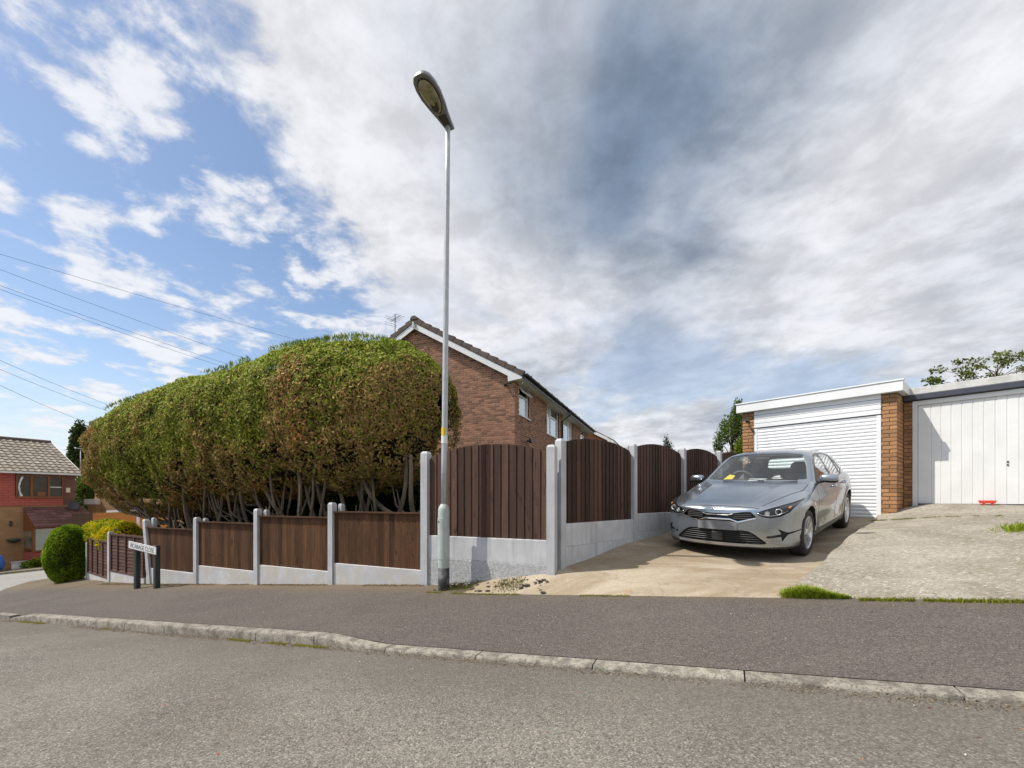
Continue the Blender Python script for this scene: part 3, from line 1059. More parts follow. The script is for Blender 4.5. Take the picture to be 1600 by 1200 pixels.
# ------------------------------------------------------------------ lamp column
def ex_galv(q, vec, cur, b):
    vo = q.new('ShaderNodeTexVoronoi'); vo.inputs['Scale'].default_value = 55
    q.link(vec, vo.inputs['Vector'])
    hs = q.new('ShaderNodeSeparateColor'); q.link(vo.outputs['Color'], hs.inputs[0])
    return q.mix(q.ramp(hs.outputs[0], 0, 1, 0, 0.55, False), cur, (0.50, 0.53, 0.55, 1))


M['galv'] = mat('galvanised_steel', (0.40, 0.425, 0.44), 0.5, (0.48, 0.50, 0.51), 9.0, metal=0.2, extra=ex_galv)
M['lamp_paint'] = mat('pale_green_grey_paint', (0.43, 0.475, 0.45), 0.5, (0.36, 0.40, 0.38), 8.0, bump=0.2, bscale=40)
M['lamp_foot'] = mat('dark_base_paint', (0.035, 0.036, 0.038), 0.7, (0.12, 0.12, 0.12), 9.0, 6.0, 0.45, 0.62)
M['lamp_head'] = mat('aluminium_head', (0.30, 0.31, 0.33), 0.45, (0.24, 0.25, 0.26), 6.0, metal=0.5)
M['lamp_dark'] = mat('lamp_inside', (0.05, 0.045, 0.035), 0.5)
M['lamp_lens'] = mat('dusty_lens', (0.30, 0.27, 0.16), 0.15, (0.17, 0.16, 0.08), 9.0, coat=1.0)
M['yellow'] = mat('yellow_label', (0.80, 0.56, 0.02), 0.5)
LD = 6.12
lx, ly = (693.5 - 800) / FPX * LD, LD
lz = float(zpave(*to_st(lx, ly)))
lp = thing('street_lamp', 'tall galvanised street lamp with pale base and yellow number 1 label', 'street lamp', (lx, ly, lz))
Ztop = (HZ - 198) / FPX * LD
lean = np.array([0.055, 0.0])
zb1_, zb2_ = (HZ - 887) / FPX * LD, (HZ - 789) / FPX * LD
MB().lathe((lx, ly, lz - 0.12), (0, 0, 1), [(0, 0.078), (zb1_ - lz + 0.12, 0.078)], 24).build('foot', M['lamp_foot'], lp, True)
o = MB().lathe((lx, ly, zb1_), (0, 0, 1), [(0, 0.0775), (0.01, 0.079), (zb2_ - zb1_ - 0.07, 0.079), (zb2_ - zb1_ - 0.03, 0.070), (zb2_ - zb1_ + 0.01, 0.045)], 24).build('base_column', M['lamp_paint'], lp)
autosmooth(o, 30)
# access door with its lock, on the road side
dmb = MB()
n = 9
V, F = [], []
zd0, zd1 = (HZ - 873) / FPX * LD, (HZ - 810) / FPX * LD
for j, z in enumerate((zd0, zd1)):
    for i in range(n):
        a = R(-128 + (i - (n - 1) / 2) * 13)
        V.append((lx + 0.084 * math.cos(a), ly + 0.084 * math.sin(a), z))
for i in range(n - 1):
    F.append((i, i + 1, n + i + 1, n + i))
V2 = [(lx + (x - lx) * 0.9, ly + (y - ly) * 0.9, z) for x, y, z in V]
V += V2
F += [(i + 2 * n, i + 2 * n + 1, i + 1, i) for i in range(n - 1)] + [(n + i, n + i + 1, 3 * n + i + 1, 3 * n + i) for i in range(n - 1)]
F += [(0, n, 3 * n, 2 * n), (n - 1, 3 * n - 1, 4 * n - 1, 2 * n - 1)]
dr = dmb.add(V, F).build('access_door', M['lamp_paint'], lp)
bpy_fix(dr.data)
a = R(-135)
MB().lathe((lx + 0.083 * math.cos(a), ly + 0.083 * math.sin(a), zd1 - 0.045), (math.cos(a), math.sin(a), 0), [(0, 0.011), (0.006, 0.011)], 10).build('lock', M['lamp_dark'], dr)
pts_, rad_ = [], []
for k in np.linspace(0, 1, 9):
    pts_.append((lx + lean[0] * k, ly, zb2_ + (Ztop - zb2_) * k)); rad_.append(0.0415 - 0.008 * k)
o = MB().tube(pts_, rad_, 20).build('shaft', M['galv'], lp, True)


def band(z0, z1, r_, name, m, parent, a0=-180, a1=180):
    V, F = [], []
    nn = 24
    for z in (z0, z1):
        for i in range(nn + 1):
            a = R(a0 + (a1 - a0) * i / nn)
            V.append((lx + 0.008 + r_ * math.cos(a), ly + r_ * math.sin(a), z))
    F = [(i, i + 1, nn + 2 + i, nn + 1 + i) for i in range(nn)]
    return link(name, mesh(name, V, F, True), m, parent)


zy = lambda y: (HZ - y) / FPX * LD
band(zy(693), zy(681), 0.0425, 'white_band', M['white'], lp)
lb = band(zy(680.6), zy(668.5), 0.0432, 'number_label', M['yellow'], lp, -165, -50)
te = text_mesh('1', 0.046, 0.084, 0.06)
tv_ = np.zeros(len(te.vertices) * 3); te.vertices.foreach_get('co', tv_); tv_ = tv_.reshape(-1, 3)
ang = R(-110) + tv_[:, 0] / 0.044
wv = np.stack([lx + 0.008 + 0.0446 * np.cos(ang), ly + 0.0446 * np.sin(ang), (zy(680.6) + zy(668.5)) / 2 + tv_[:, 2]], 1)
te.vertices.foreach_set('co', wv.ravel().astype(np.float32)); te.update()
link('numeral', te, M['ink'], lb)
# lantern head: a tapering canopy over a bowl, reaching out over the road
hp = np.array([lx + lean[0], ly, Ztop])
hd = np.array([OUT[0] * 0.99, OUT[1] * 0.99, 0.20]); hd /= np.linalg.norm(hd)
hs_ = np.cross(hd, (0, 0, 1)); hs_ /= np.linalg.norm(hs_)
hu = np.cross(hs_, hd)
prof = [(-0.07, 0.060, 0.060), (0.0, 0.068, 0.075), (0.12, 0.090, 0.088), (0.26, 0.126, 0.105), (0.40, 0.150, 0.115), (0.52, 0.150, 0.112), (0.61, 0.128, 0.095), (0.66, 0.090, 0.07), (0.68, 0.04, 0.04)]
V, F = [], []
nn = 16
for l_, w_, h_ in prof:
    for i in range(nn):
        a = math.pi * i / (nn - 1)
        V.append(hp + hd * l_ + hs_ * w_ * math.cos(a) + hu * (0.02 + h_ * math.sin(a) ** 0.8))
    for i in range(nn):
        a = math.pi * i / (nn - 1)
        V.append(hp + hd * l_ - hs_ * w_ * 0.94 * math.cos(a) + hu * 0.012)
m_ = 2 * nn
for i in range(len(prof) - 1):
    for k in range(m_):
        F.append((i * m_ + k, i * m_ + (k + 1) % m_, (i + 1) * m_ + (k + 1) % m_, (i + 1) * m_ + k))
F += [tuple(range(m_)), tuple(range((len(prof) - 1) * m_, len(prof) * m_))[::-1]]
hd_o = link('lantern_head', mesh('lantern_head', V, F), M['lamp_head'], lp)
bpy_fix(hd_o.data); autosmooth(hd_o, 40)


def oval(l0, l1, wmax, z, seg=24):
    c, h = (l0 + l1) / 2, (l1 - l0) / 2
    return [hp + hd * (c + h * math.cos(2 * math.pi * i / seg)) + hs_ * (wmax * math.sin(2 * math.pi * i / seg) * (1 + 0.22 * math.cos(2 * math.pi * i / seg))) + hu * z for i in range(seg)]


o = MB().prism(oval(0.185, 0.635, 0.112, 0.011), -hu * 0.012).build('bowl_rim', M['lamp_dark'], hd_o)
V = oval(0.20, 0.62, 0.101, -0.002) + oval(0.23, 0.59, 0.085, -0.020) + oval(0.33, 0.50, 0.04, -0.032)
F = [tuple(range(48, 72))] + [(r_ * 24 + i, r_ * 24 + (i + 1) % 24, r_ * 24 + 24 + (i + 1) % 24, r_ * 24 + 24 + i) for r_ in (0, 1) for i in range(24)]
o = link('bowl', mesh('bowl', V, F, True), M['lamp_lens'], hd_o); bpy_fix(o.data)
MB().prism(oval(0.235, 0.375, 0.05, -0.016), -hu * 0.014).build('reflector_ring', M['lamp_dark'], hd_o)
MB().prism([hp + hd * l_ + hs_ * w_ + hu * 0.010 for l_, w_ in ((0.0, -.035), (0.0, .035), (0.155, .055), (0.155, -.055))], -hu * 0.01).build('gear_cover', M['lamp_dark'], hd_o)
# ------------------------------------------------------------------ brick walls, brick by brick
def ex_brick(c2, c3):
    def f(q, vec, cur, b):
        n = q.noise(vec, 26.0, 5.0, 0.65)
        c = q.mix(q.ramp(n, 0.35, 0.7, 0, 0.8), cur, c2 + (1,))
        n = q.noise(vec, 90.0, 3.0, 0.6)
        return q.mix(q.ramp(n, 0.58, 0.72, 0, 0.6), c, c3 + (1,))
    return f


M['brick_house'] = mat('red_brown_brick', (0.245, 0.115, 0.072), 0.88, extra=ex_brick((0.31, 0.16, 0.10), (0.13, 0.06, 0.042)), rnd=0.42, island=True, bump=0.4, bscale=80)
M['mortar_house'] = mat('house_mortar', (0.62, 0.48, 0.34), 0.95, (0.50, 0.38, 0.26), 8.0)
M['brick_gar'] = mat('buff_orange_brick', (0.345, 0.17, 0.072), 0.88, extra=ex_brick((0.42, 0.235, 0.105), (0.22, 0.095, 0.045)), rnd=0.26, island=True, bump=0.5, bscale=80)
M['mortar_gar'] = mat('garage_mortar', (0.13, 0.095, 0.07), 0.95, (0.10, 0.075, 0.055), 8.0)
M['fascia'] = mat('fascia_white', (0.80, 0.81, 0.81), 0.4, (0.74, 0.75, 0.755), 1.4)
M['soffit'] = mat('soffit_board', (0.70, 0.69, 0.66), 0.55, (0.62, 0.61, 0.58), 2.0)
M['tile_dark'] = mat('brown_concrete_tile', (0.125, 0.095, 0.080), 0.85, (0.085, 0.065, 0.056), 8.0, bump=0.4, bscale=70, rnd=0.18)
M['gutter'] = mat('black_gutter', (0.022, 0.021, 0.022), 0.35)
M['dark_void'] = mat('dark_room', (0.03, 0.03, 0.032), 0.8)


def pane_mat(name, base, mixf=0.5, rough=0.03):
    m = bpy.data.materials.new(name); m.use_nodes = True
    q = NT(m.node_tree); b = q.n['Principled BSDF']
    b.inputs['Base Color'].default_value = base + (1,)
    b.inputs['Roughness'].default_value = rough
    b.inputs['Specular IOR Level'].default_value = 1.0
    b.inputs['IOR'].default_value = 1.9
    b.inputs['Coat Weight'].default_value = 1.0
    return m


M['pane'] = pane_mat('window_glass', (0.62, 0.65, 0.67))
M['pane_dark'] = pane_mat('window_glass_dark', (0.05, 0.06, 0.065))

BL, BD, BH, BJ = 0.212, 0.1025, 0.0625, 0.0125
_unit = {}


def brick_mesh(L):
    k = round(L, 3)
    if k not in _unit:
        b = 0.004
        _unit[k] = MB().bbox((0, -BD, 0), (L, 0, 0), (0, BD, 0), (0, 0, BH), b)
    return _unit[k]


def brick_corner(parent, corner, dl, dr, Ll, Lr, z0, z1, m, m2, proud=0.002, clip=None, nbig=300, pick=None, depth_l=None, seed=3, openings_r=()):
    """two walls meeting at an outside corner; dl and dr run from the corner along either wall.
    Real bricks (each its own object) for the ones picked, the rest joined as one mass."""
    dl, dr = np.array(dl), np.array(dr)
    wl, wr = -dr, -dl          # outward normals of the left and of the right wall (walls are at right angles)
    rows = int((z1 - z0) / (BH + BJ))
    items = []
    for r_ in range(rows):
        z = z0 + r_ * (BH + BJ)
        for side, d, n, L in ((0, dl, wl, Ll), (1, dr, wr, Lr)):
            if L <= 0:
                continue
            own = (r_ % 2 == side)              # this wall's stretcher turns the corner
            x = -0.0 if own else BD + BJ
            first = True
            while x < L - 0.03:
                l_ = min(BL, L - x)
                xc = x + l_ / 2
                ok = True
                if clip and not clip(side, xc, z + BH):
                    ok = False
                if side == 1:
                    for (a, b, za, zb) in openings_r:
                        if a - 0.03 < xc < b + 0.03 and za - BH < z < zb:
                            ok = False
                if ok:
                    items.append((side, x, z, l_))
                x += l_ + BJ
    # mortar body
    objs = sorted(items, key=lambda i: pick(*i) if pick else -i[1])[:nbig]
    chosen = set((i[0], round(i[1], 3), round(i[2], 3)) for i in objs)
    cache = {}
    massV, massF = [], []
    c3 = np.array([corner[0], corner[1], 0.0])
    base = None
    for side, x, z, l_ in items:
        d, n = (dl, wl) if side == 0 else (dr, wr)
        key = (side, round(x, 3), round(z, 3))
        k = (side, round(l_, 3))
        if k not in cache:
            mb = MB().bbox((0, 0, 0), (d[0] * l_, d[1] * l_, 0), (-n[0] * BD, -n[1] * BD, 0), (0, 0, BH), 0.004)
            cache[k] = [mb, None]
        pos = c3 + np.array([d[0] * x + n[0] * proud, d[1] * x + n[1] * proud, z])
        if key in chosen:
            if cache[k][1] is None:
                cache[k][1] = mesh('brick', cache[k][0].v, cache[k][0].f)
            link('brick', cache[k][1], m, parent, loc=pos)
        else:
            mb = cache[k][0]
            o = len(massV)
            massV += [tuple(np.array(v) + pos) for v in mb.v]
            massF += [tuple(i + o for i in f) for f in mb.f]
    if massV:
        o = link('brickwork', mesh('brickwork', massV, massF), m, parent)
        o['kind'] = 'stuff'


# ------------------------------------------------------------------ the roller-door garage
ga = thing('garage', 'flat-roofed brick garage with white roller shutter door behind the silver car', 'garage', v2(GA - EG * 1.15, -0.39))
NG = -EB                                   # fronts face the street
def gp(w, b, z):                           # w metres to the right of the right jamb, b metres behind the front
    return v2(GA + EG * w + EB * b, z)


zf0, zf1 = 1.995, 2.21
# right pier with its return, left pier
brick_corner(ga, GA + EG * 0.235, -EG, EB, 0.235, 0.72, -0.42, zf0 - 0.01, M['brick_gar'], None, nbig=400)
mb = MB().obox(gp(0.004, 0.004, -0.5), v2(EG * 0.227, 0), v2(EB * 5.6, 0), (0, 0, zf0 + 0.5))
mb.obox(gp(-2.556, 0.004, -0.5), v2(EG * 0.249, 0), v2(EB * 5.6, 0), (0, 0, zf0 + 0.5))
mb.obox(gp(-2.3, 5.3, -0.5), v2(EG * 2.3, 0), v2(EB * 0.3, 0), (0, 0, zf0 + 0.5))
mb.build('wall', M['mortar_gar'], ga)
cl_ = GA - EG * 2.56
cache = {}
for r_ in range(int((zf0 + 0.42) / 0.075)):
    z = -0.42 + r_ * 0.075
    runs = [(0.0, BL), (BL + BJ, 0.255 - BL - BJ)] if r_ % 2 == 0 else [(0.0, BD + 0.02), (BD + 0.03, 0.255 - BD - 0.03)]
    for x, l_ in runs:
        k = round(l_, 3)
        if k not in cache:
            q = MB().bbox((0, 0, 0), v2(EG * l_, 0), v2(EB * 0.1, 0), (0, 0, BH), 0.004)
            cache[k] = mesh('brick', q.v, q.f)
        link('brick', cache[k], M['brick_gar'], ga, loc=v2(cl_ + EG * x - EB * 0.005, z))
# roller shutter: box guides, slats, cladding above
gd = MB()
gd.obox(gp(-2.30, -0.004, -0.42), v2(EG * 0.065, 0), v2(EB * 0.06, 0), (0, 0, 2.06))
gd.obox(gp(-0.068, -0.004, -0.42), v2(EG * 0.068, 0), v2(EB * 0.06, 0), (0, 0, 2.06))
gd.build('door_guide', M['upvc'], ga)
nsl = 29
sh = (1.62 + 0.40) / nsl
rd = MB().obox(gp(-2.24, 0.052, -0.41), v2(EG * 2.18, 0), v2(EB * 0.03, 0), (0, 0, 2.03)).build('roller_door', M['upvc'], ga)
prof = [(0.017, 0.0), (0.012, 0.003), (0.009, 0.008)] + [(0.009 - 0.008 * math.sin(math.pi * k / 6), 0.008 + (sh - 0.011) * k / 6) for k in range(1, 6)] + [(0.009, sh - 0.003), (0.017, sh - 0.0005), (0.05, sh - 0.0005), (0.05, 0.0)]
V = []
for w in (-2.238, -0.066):
    for b, z in prof:
        V.append(v2(EG * w + EB * b, z))
n = len(prof)
F = [(i, (i + 1) % n, n + (i + 1) % n, n + i) for i in range(n)] + [tuple(range(n)), tuple(range(n, 2 * n))[::-1]]
slm = mesh('slat', V, F); bpy_fix(slm)
for i in range(nsl):
    link('slat', slm, M['upvc'], rd, loc=v2(GA, -0.40 + i * sh))
for i in range(4):
    z = 1.615 + i * 0.097
    q = MB().bbox(gp(-2.30, -0.018, z), v2(EG * 2.302, 0), v2(EB * 0.05, 0), (0, 0, 0.089), 0.004)
    q.build('cladding_board', M['upvc'], ga)
MB().obox(gp(-2.30, -0.008, 1.60), v2(EG * 2.30, 0), v2(EB * 0.06, 0), (0, 0, 0.39)).build('cladding_backing', M['gutter'], ga)
# flat roof with its deep white fascia
rf = MB()
rf.obox(gp(-2.62, -0.06, zf1 - 0.06), v2(EG * 2.92, 0), v2(EB * 5.8, 0), (0, 0, 0.05))
roof = rf.build('roof', mat('roof_felt', (0.12, 0.12, 0.12), 0.9, (0.17, 0.17, 0.165), 5.0), ga)
MB().bbox(gp(-2.66, -0.115, zf0), v2(EG * 3.0, 0), v2(EB * 0.045, 0), (0, 0, zf1 - zf0 - 0.028), 0.004).build('fascia', M['fascia'], roof)
MB().bbox(gp(0.298, -0.068, zf0 + 0.003), v2(EG * 0.04, 0), v2(EB * 5.8, 0), (0, 0, zf1 - zf0 - 0.034), 0.004).build('fascia', M['fascia'], roof)
MB().bbox(gp(-2.66, -0.068, zf0 + 0.003), v2(EG * 0.04, 0), v2(EB * 5.8, 0), (0, 0, zf1 - zf0 - 0.034), 0.004).build('fascia', M['fascia'], roof)
MB().bbox(gp(-2.675, -0.13, zf1 - 0.026), v2(EG * 3.03, 0), v2(EB * 0.10, 0), (0, 0, 0.026), 0.004).build('roof_trim', M['fascia'], roof)
MB().obox(gp(0.24, -0.068, zf0 + 0.001), v2(EG * 0.056, 0), v2(EB * 5.8, 0), (0, 0, 0.012)).build('soffit', M['soffit'], roof)
MB().obox(gp(-2.62, -0.068, zf0 - 0.004), v2(EG * 2.86, 0), v2(EB * 0.07, 0), (0, 0, 0.012)).build('soffit', M['soffit'], roof)
MB().lathe(gp(-2.43, -0.01, 1.79), v2(-EB, 0), [(0, 0.03), (0.03, 0.03), (0.04, 0.015), (0.07, 0.015)], 12).build('bracket', M['black'], ga)
cam_ = MB().tube([gp(-2.47, -0.075, 1.815), gp(-2.40, -0.16, 1.76)], [0.022, 0.030], 12).build('security_light', M['black'], ga)

# ------------------------------------------------------------------ the neighbour garage with an up-and-over door
SB = 0.60
_gp = gp


def gp(w, b, z):
    return _gp(w - 0.12, b, z)


g2 = thing('garage', 'flat-roofed garage with white ribbed up-and-over door and dark gutter band', 'garage', v2(GA + EG * 1.9 + EB * SB, -0.15))
MB().obox(gp(0.36, SB + 0.02, -0.4), v2(EG * 0.135, 0), v2(EB * 5.0, 0), (0, 0, 2.28)).build('wall', M['mortar_gar'], g2)
cache = {}
for r_ in range(29):
    z = -0.30 + r_ * 0.075
    for x, l_ in ([(0.0, 0.13)] if r_ % 2 else [(0.0, 0.06), (0.07, 0.06)]):
        if l_ not in cache:
            q = MB().bbox((0, 0, 0), v2(EG * l_, 0), v2(EB * 0.1, 0), (0, 0, BH), 0.004)
            cache[l_] = mesh('brick', q.v, q.f)
        link('brick', cache[l_], M['brick_gar'], g2, loc=gp(0.362 + x, SB + 0.012, z))
fr = MB()
fr.bbox(gp(0.492, SB - 0.01, -0.20), v2(EG * 0.075, 0), v2(EB * 0.07, 0), (0, 0, 2.0), 0.005)
fr.bbox(gp(0.492, SB - 0.012, 1.79), v2(EG * 2.60, 0), v2(EB * 0.08, 0), (0, 0, 0.085), 0.005)
fr.bbox(gp(3.00, SB - 0.01, -0.20), v2(EG * 0.075, 0), v2(EB * 0.07, 0), (0, 0, 1.985), 0.005)
M['door_white'] = mat('white_door_paint', (0.76, 0.77, 0.76), 0.4, (0.70, 0.71, 0.70), 2.0)
fr.build('door_frame', M['door_white'], g2)
dz0, dz1 = -0.105, 1.785
dr = MB().obox(gp(0.57, SB + 0.052, dz0 + 0.005), v2(EG * 2.425, 0), v2(EB * 0.03, 0), (0, 0, dz1 - dz0 - 0.005)).build('garage_door', M['door_white'], g2)
wp = [0.185, 0.140, 0.140] + [0.1395] * 14
x = 0.572
i = 0
while x < 2.98:
    w = min(wp[min(i, len(wp) - 1)], 2.992 - x)
    V = []
    prof = [(0.0, 0.045), (0.0, 0.030), (0.009, 0.022), (w - 0.012, 0.022), (w - 0.006, 0.027), (w - 0.0005, 0.029), (w - 0.0005, 0.045)]
    for z in (dz0, dz1):
        for a, b in prof:
            V.append(gp(x + a, SB + b, z))
    n = len(prof)
    F = [(k, (k + 1) % n, n + (k + 1) % n, n + k) for k in range(n)] + [tuple(range(n)), tuple(range(n, 2 * n))[::-1]]
    me = mesh('door_panel', V, F); bpy_fix(me)
    link('panel', me, M['door_white'], dr)
    x += w; i += 1
for dz_ in (0.0, -0.055):
    MB().lathe(gp(1.74, SB + 0.024, 0.63 + dz_), v2(-EB, 0), [(0, 0.014), (0.012, 0.014), (0.016, 0.010)], 12).build('lock', M['black'], dr)
MB().obox(gp(0.57, SB + 0.03, -0.20), v2(EG * 2.43, 0), v2(EB * 0.3, 0), (0, 0, 0.09)).build('threshold', M['gutter'], g2)
rf = MB().obox(gp(0.36, SB - 0.02, 2.0), v2(EG * 3.2, 0), v2(EB * 5.2, 0), (0, 0, 0.07)).build('roof', M['board_grey'], g2)
MB().bbox(gp(0.375, SB - 0.06, 1.995), v2(EG * 3.2, 0), v2(EB * 0.06, 0), (0, 0, 0.13), 0.006).build('roof_upstand', mat('pale_upstand', (0.60, 0.60, 0.58), 0.8, (0.48, 0.48, 0.46), 7.0, bump=.3), rf)
MB().bbox(gp(0.36, SB - 0.075, 1.885), v2(EG * 3.2, 0), v2(EB * 0.09, 0), (0, 0, 0.108), 0.012).build('gutter', mat('dark_blue_grey_gutter', (0.04, 0.045, 0.065), 0.5, (0.055, 0.06, 0.08), 6.0), rf)
MB().obox(gp(3.08, SB, -0.4), v2(EG * 0.4, 0), v2(EB * 5.0, 0), (0, 0, 2.38)).build('wall', M['mortar_gar'], g2)
# the little red thing left against the door
rp = gp(1.50, SB - 0.10, float(-0.145))
rt = thing('red_trestle', 'small red plastic block with two feet at the foot of the white ribbed door', 'block', rp)
M['red'] = mat('red_plastic', (0.62, 0.05, 0.025), 0.4, (0.5, 0.04, 0.02), 10.0)
MB().prism([rp + v2(EG * a, z) for a, z in ((-0.115, 0.10), (0.115, 0.10), (0.095, 0.05), (-0.095, 0.05))], v2(EB * 0.07, 0)).build('top', M['red'], rt)
for a in (-0.06, 0.045):
    MB().obox(rp + v2(EG * a + EB * 0.01, -0.012), v2(EG * 0.03, 0), v2(EB * 0.05, 0), (0, 0, 0.062)).build('foot', M['red'], rt)

# ------------------------------------------------------------------ the brick house behind the fence
HC = np.array([0.10, 15.0])
HG, HR = np.array([-0.940, 0.342]), np.array([0.342, 0.940])     # along the gable, along the side wall
NGb, NSd = -HR, -HG
ho = thing('brick_house', 'red-brown brick house with white bargeboard, gable end and open top window behind the hedge', 'house', v2(HC, -1.1))
def hp_(g, r_, z):
    return v2(HC + HG * g + HR * r_, z)


ZE, ZR, HW = 4.16, 6.30, 3.80
pit = (ZR - ZE) / (HW + 0.0)
wins = [(0.45, 1.60, 2.88, 4.02), (4.05, 6.10, 2.70, 4.02), (6.95, 9.0, 2.70, 4.02), (11.1, 12.5, 2.88, 4.02)]
LR = 13.4
gz_ = lambda g: ZE + 0.02 + pit * (HW - abs(g - HW))


def pick(side, x, z, l_):
    if side == 0:
        seen = 0 if (z > 1.85 and x < 2.7) else 4
        return seen + x * 0.5
    return (0.3 if z > 2.0 and x < 1.4 else 5) + x * 0.5


brick_corner(ho, HC, HG, HR, 2 * HW, LR, 0.6, 6.4, M['brick_house'], None, nbig=300, pick=pick,
             clip=lambda s_, x, z: (z < gz_(x) - 0.10) if s_ == 0 else z < 4.08, openings_r=wins)
mb = MB()
mb.add([hp_(0.006, 0.006, -1.3), hp_(2 * HW, 0.006, -1.3), hp_(2 * HW, 0.006, ZE - 0.05), hp_(HW, 0.006, ZR - 0.05), hp_(0.006, 0.006, ZE - 0.05),
        hp_(0.006, LR, -1.3), hp_(2 * HW, LR, -1.3), hp_(2 * HW, LR, ZE - 0.05), hp_(HW, LR, ZR - 0.05), hp_(0.006, LR, ZE - 0.05)],
       [(0, 1, 2, 3, 4), (9, 8, 7, 6, 5), (1, 6, 7, 2)])
# side wall with its window openings left out
cuts = [0.006] + [c for w in wins for c in w[:2]] + [LR]
for i in range(len(cuts) - 1):
    a, b = cuts[i], cuts[i + 1]
    if i % 2 == 0:
        mb.add([hp_(0.006, a, -1.3), hp_(0.006, b, -1.3), hp_(0.006, b, ZE), hp_(0.006, a, ZE)], [(0, 1, 2, 3)])
    else:
        w = wins[i // 2]
        mb.add([hp_(0.006, a, -1.3), hp_(0.006, b, -1.3), hp_(0.006, b, w[2]), hp_(0.006, a, w[2])], [(0, 1, 2, 3)])
o = mb.build('wall', M['mortar_house'], ho)
MB().obox(hp_(0.35, 0.2, 2.4), v2(HG * 0.02, 0), v2(HR * (LR - 0.4), 0), (0, 0, 1.7)).build('room_dark_sheet', M['dark_void'], ho)  # near-black sheet: the unlit depth of the rooms put into its colour
# windows
for wi, (a, b, z0, z1) in enumerate(wins):
    d = 0.06
    fr = MB()
    th = 0.06
    def bar(r0, r1, za, zb, g=d):
        fr.bbox(hp_(g, r0, za), v2(HR * (r1 - r0), 0), v2(HG * 0.07, 0), (0, 0, zb - za), 0.006)
    bar(a, a + th, z0, z1); bar(b - th, b, z0, z1); bar(a + th, b - th, z0, z0 + th); bar(a + th, b - th, z1 - th, z1)
    if wi in (1, 2):
        mid = a + (b - a) * (0.36 if wi == 1 else 0.66)
        bar(mid - 0.035, mid + 0.035, z0 + th, z1 - th)
        lo = (mid + 0.035, b - th) if wi == 1 else (a + th, mid - 0.035)
        zt = z0 + (z1 - z0) * 0.62
        if wi == 1:
            bar(lo[0], lo[1], zt - 0.03, zt + 0.03)
    else:
        zt = z0 + (z1 - z0) * 0.62
        bar(a + th, b - th, zt - 0.035, zt + 0.035)
    w = fr.build('window', M['upvc'], ho)
    if wi == 1:
        pn = [(a + th, mid - 0.035, z0 + th, z1 - th, 'pane'), (mid + 0.035, b - th, z0 + th, zt - 0.03, 'pane'), (mid + 0.035, b - th, zt + 0.03, z1 - th, 'pane_dark')]
    elif wi == 2:
        pn = [(a + th, mid - 0.035, z0 + th, z1 - th, 'pane'), (mid + 0.035, b - th, z0 + th, z1 - th, 'pane')]
    elif wi == 0:
        pn = [(a + th, b - th, z0 + th, zt - 0.035, 'pane')]
    else:
        pn = [(a + th, b - th, z0 + th, zt - 0.035, 'pane'), (a + th, b - th, zt + 0.035, z1 - th, 'pane_dark')]
    for (r0, r1, za, zb, mm) in pn:
        MB().obox(hp_(d + 0.03, r0, za), v2(HR * (r1 - r0), 0), v2(HG * 0.012, 0), (0, 0, zb - za)).build('pane', M[mm], w)
    if wi == 0:     # the top light stands open, hinged at its head
        c, s_ = math.cos(R(33)), math.sin(R(33))
        hz_ = z1 - th; hh = z1 - th - zt - 0.02
        dn = v2(NSd * s_ * hh, -c * hh)
        base0, base1 = hp_(d - 0.005, a + th, hz_), hp_(d - 0.005, b - th, hz_)
        sash = MB()
        ru = v2(HR, 0); dnu = dn / np.linalg.norm(dn); nu = np.cross(ru, dnu); nu *= 0.045
        W_ = b - a - 2 * th
        sash.obox(base0, ru * 0.05, dn, nu); sash.obox(base1 - ru * 0.05, ru * 0.05, dn, nu)
        sash.obox(base0 + ru * 0.05, ru * (W_ - 0.1), dnu * 0.05, nu); sash.obox(base0 + ru * 0.05 + dn - dnu * 0.05, ru * (W_ - 0.1), dnu * 0.05, nu)
        sash.build('open_sash', M['upvc'], w)
        MB().obox(base0 + ru * 0.05 + dnu * 0.05 + nu * 0.4, ru * (W_ - 0.1), dn - dnu * 0.1, nu * 0.2).build('pane', M['pane_dark'], w)
    MB().bbox(hp_(-0.05, a - 0.05, z0 - 0.045), v2(HR * (b - a + 0.1), 0), v2(HG * 0.17, 0), (0, 0, 0.042), 0.006).build('sill', M['upvc'], w)
# roof: two slopes, bargeboard, soffit, box end, verge caps, gutter
OH, OV = 0.36, 0.16
ex_, ez_ = -OH, ZE - pit * OH + 0.14
mb = MB()
th = 0.06
for sgn in (0, 1):
    g0 = -OH if sgn == 0 else 2 * HW + OH
    mb.add([hp_(g0, -OV, ez_), hp_(HW, -OV, ZR + 0.14), hp_(HW, LR + 0.2, ZR + 0.14), hp_(g0, LR + 0.2, ez_),
            hp_(g0, -OV, ez_ - th), hp_(HW, -OV, ZR + 0.14 - th), hp_(HW, LR + 0.2, ZR + 0.14 - th), hp_(g0, LR + 0.2, ez_ - th)],
           [(0, 1, 2, 3), (7, 6, 5, 4), (0, 4, 5, 1), (3, 2, 6, 7), (0, 3, 7, 4)])
rf = mb.build('roof', M['tile_dark'], ho); bpy_fix(rf.data)
slope = np.array([HW + OH, ZR + 0.14 - ez_]); sl_len = np.linalg.norm(slope); slu = slope / sl_len
def rp_(q, r_, up=0.0, side=0):           # q metres up the slope from the eaves
    g = -OH + slu[0] * q - slu[1] * up
    z = ez_ + slu[1] * q + slu[0] * up
    return hp_(g if side == 0 else 2 * HW - g, r_, z)
nv = 13
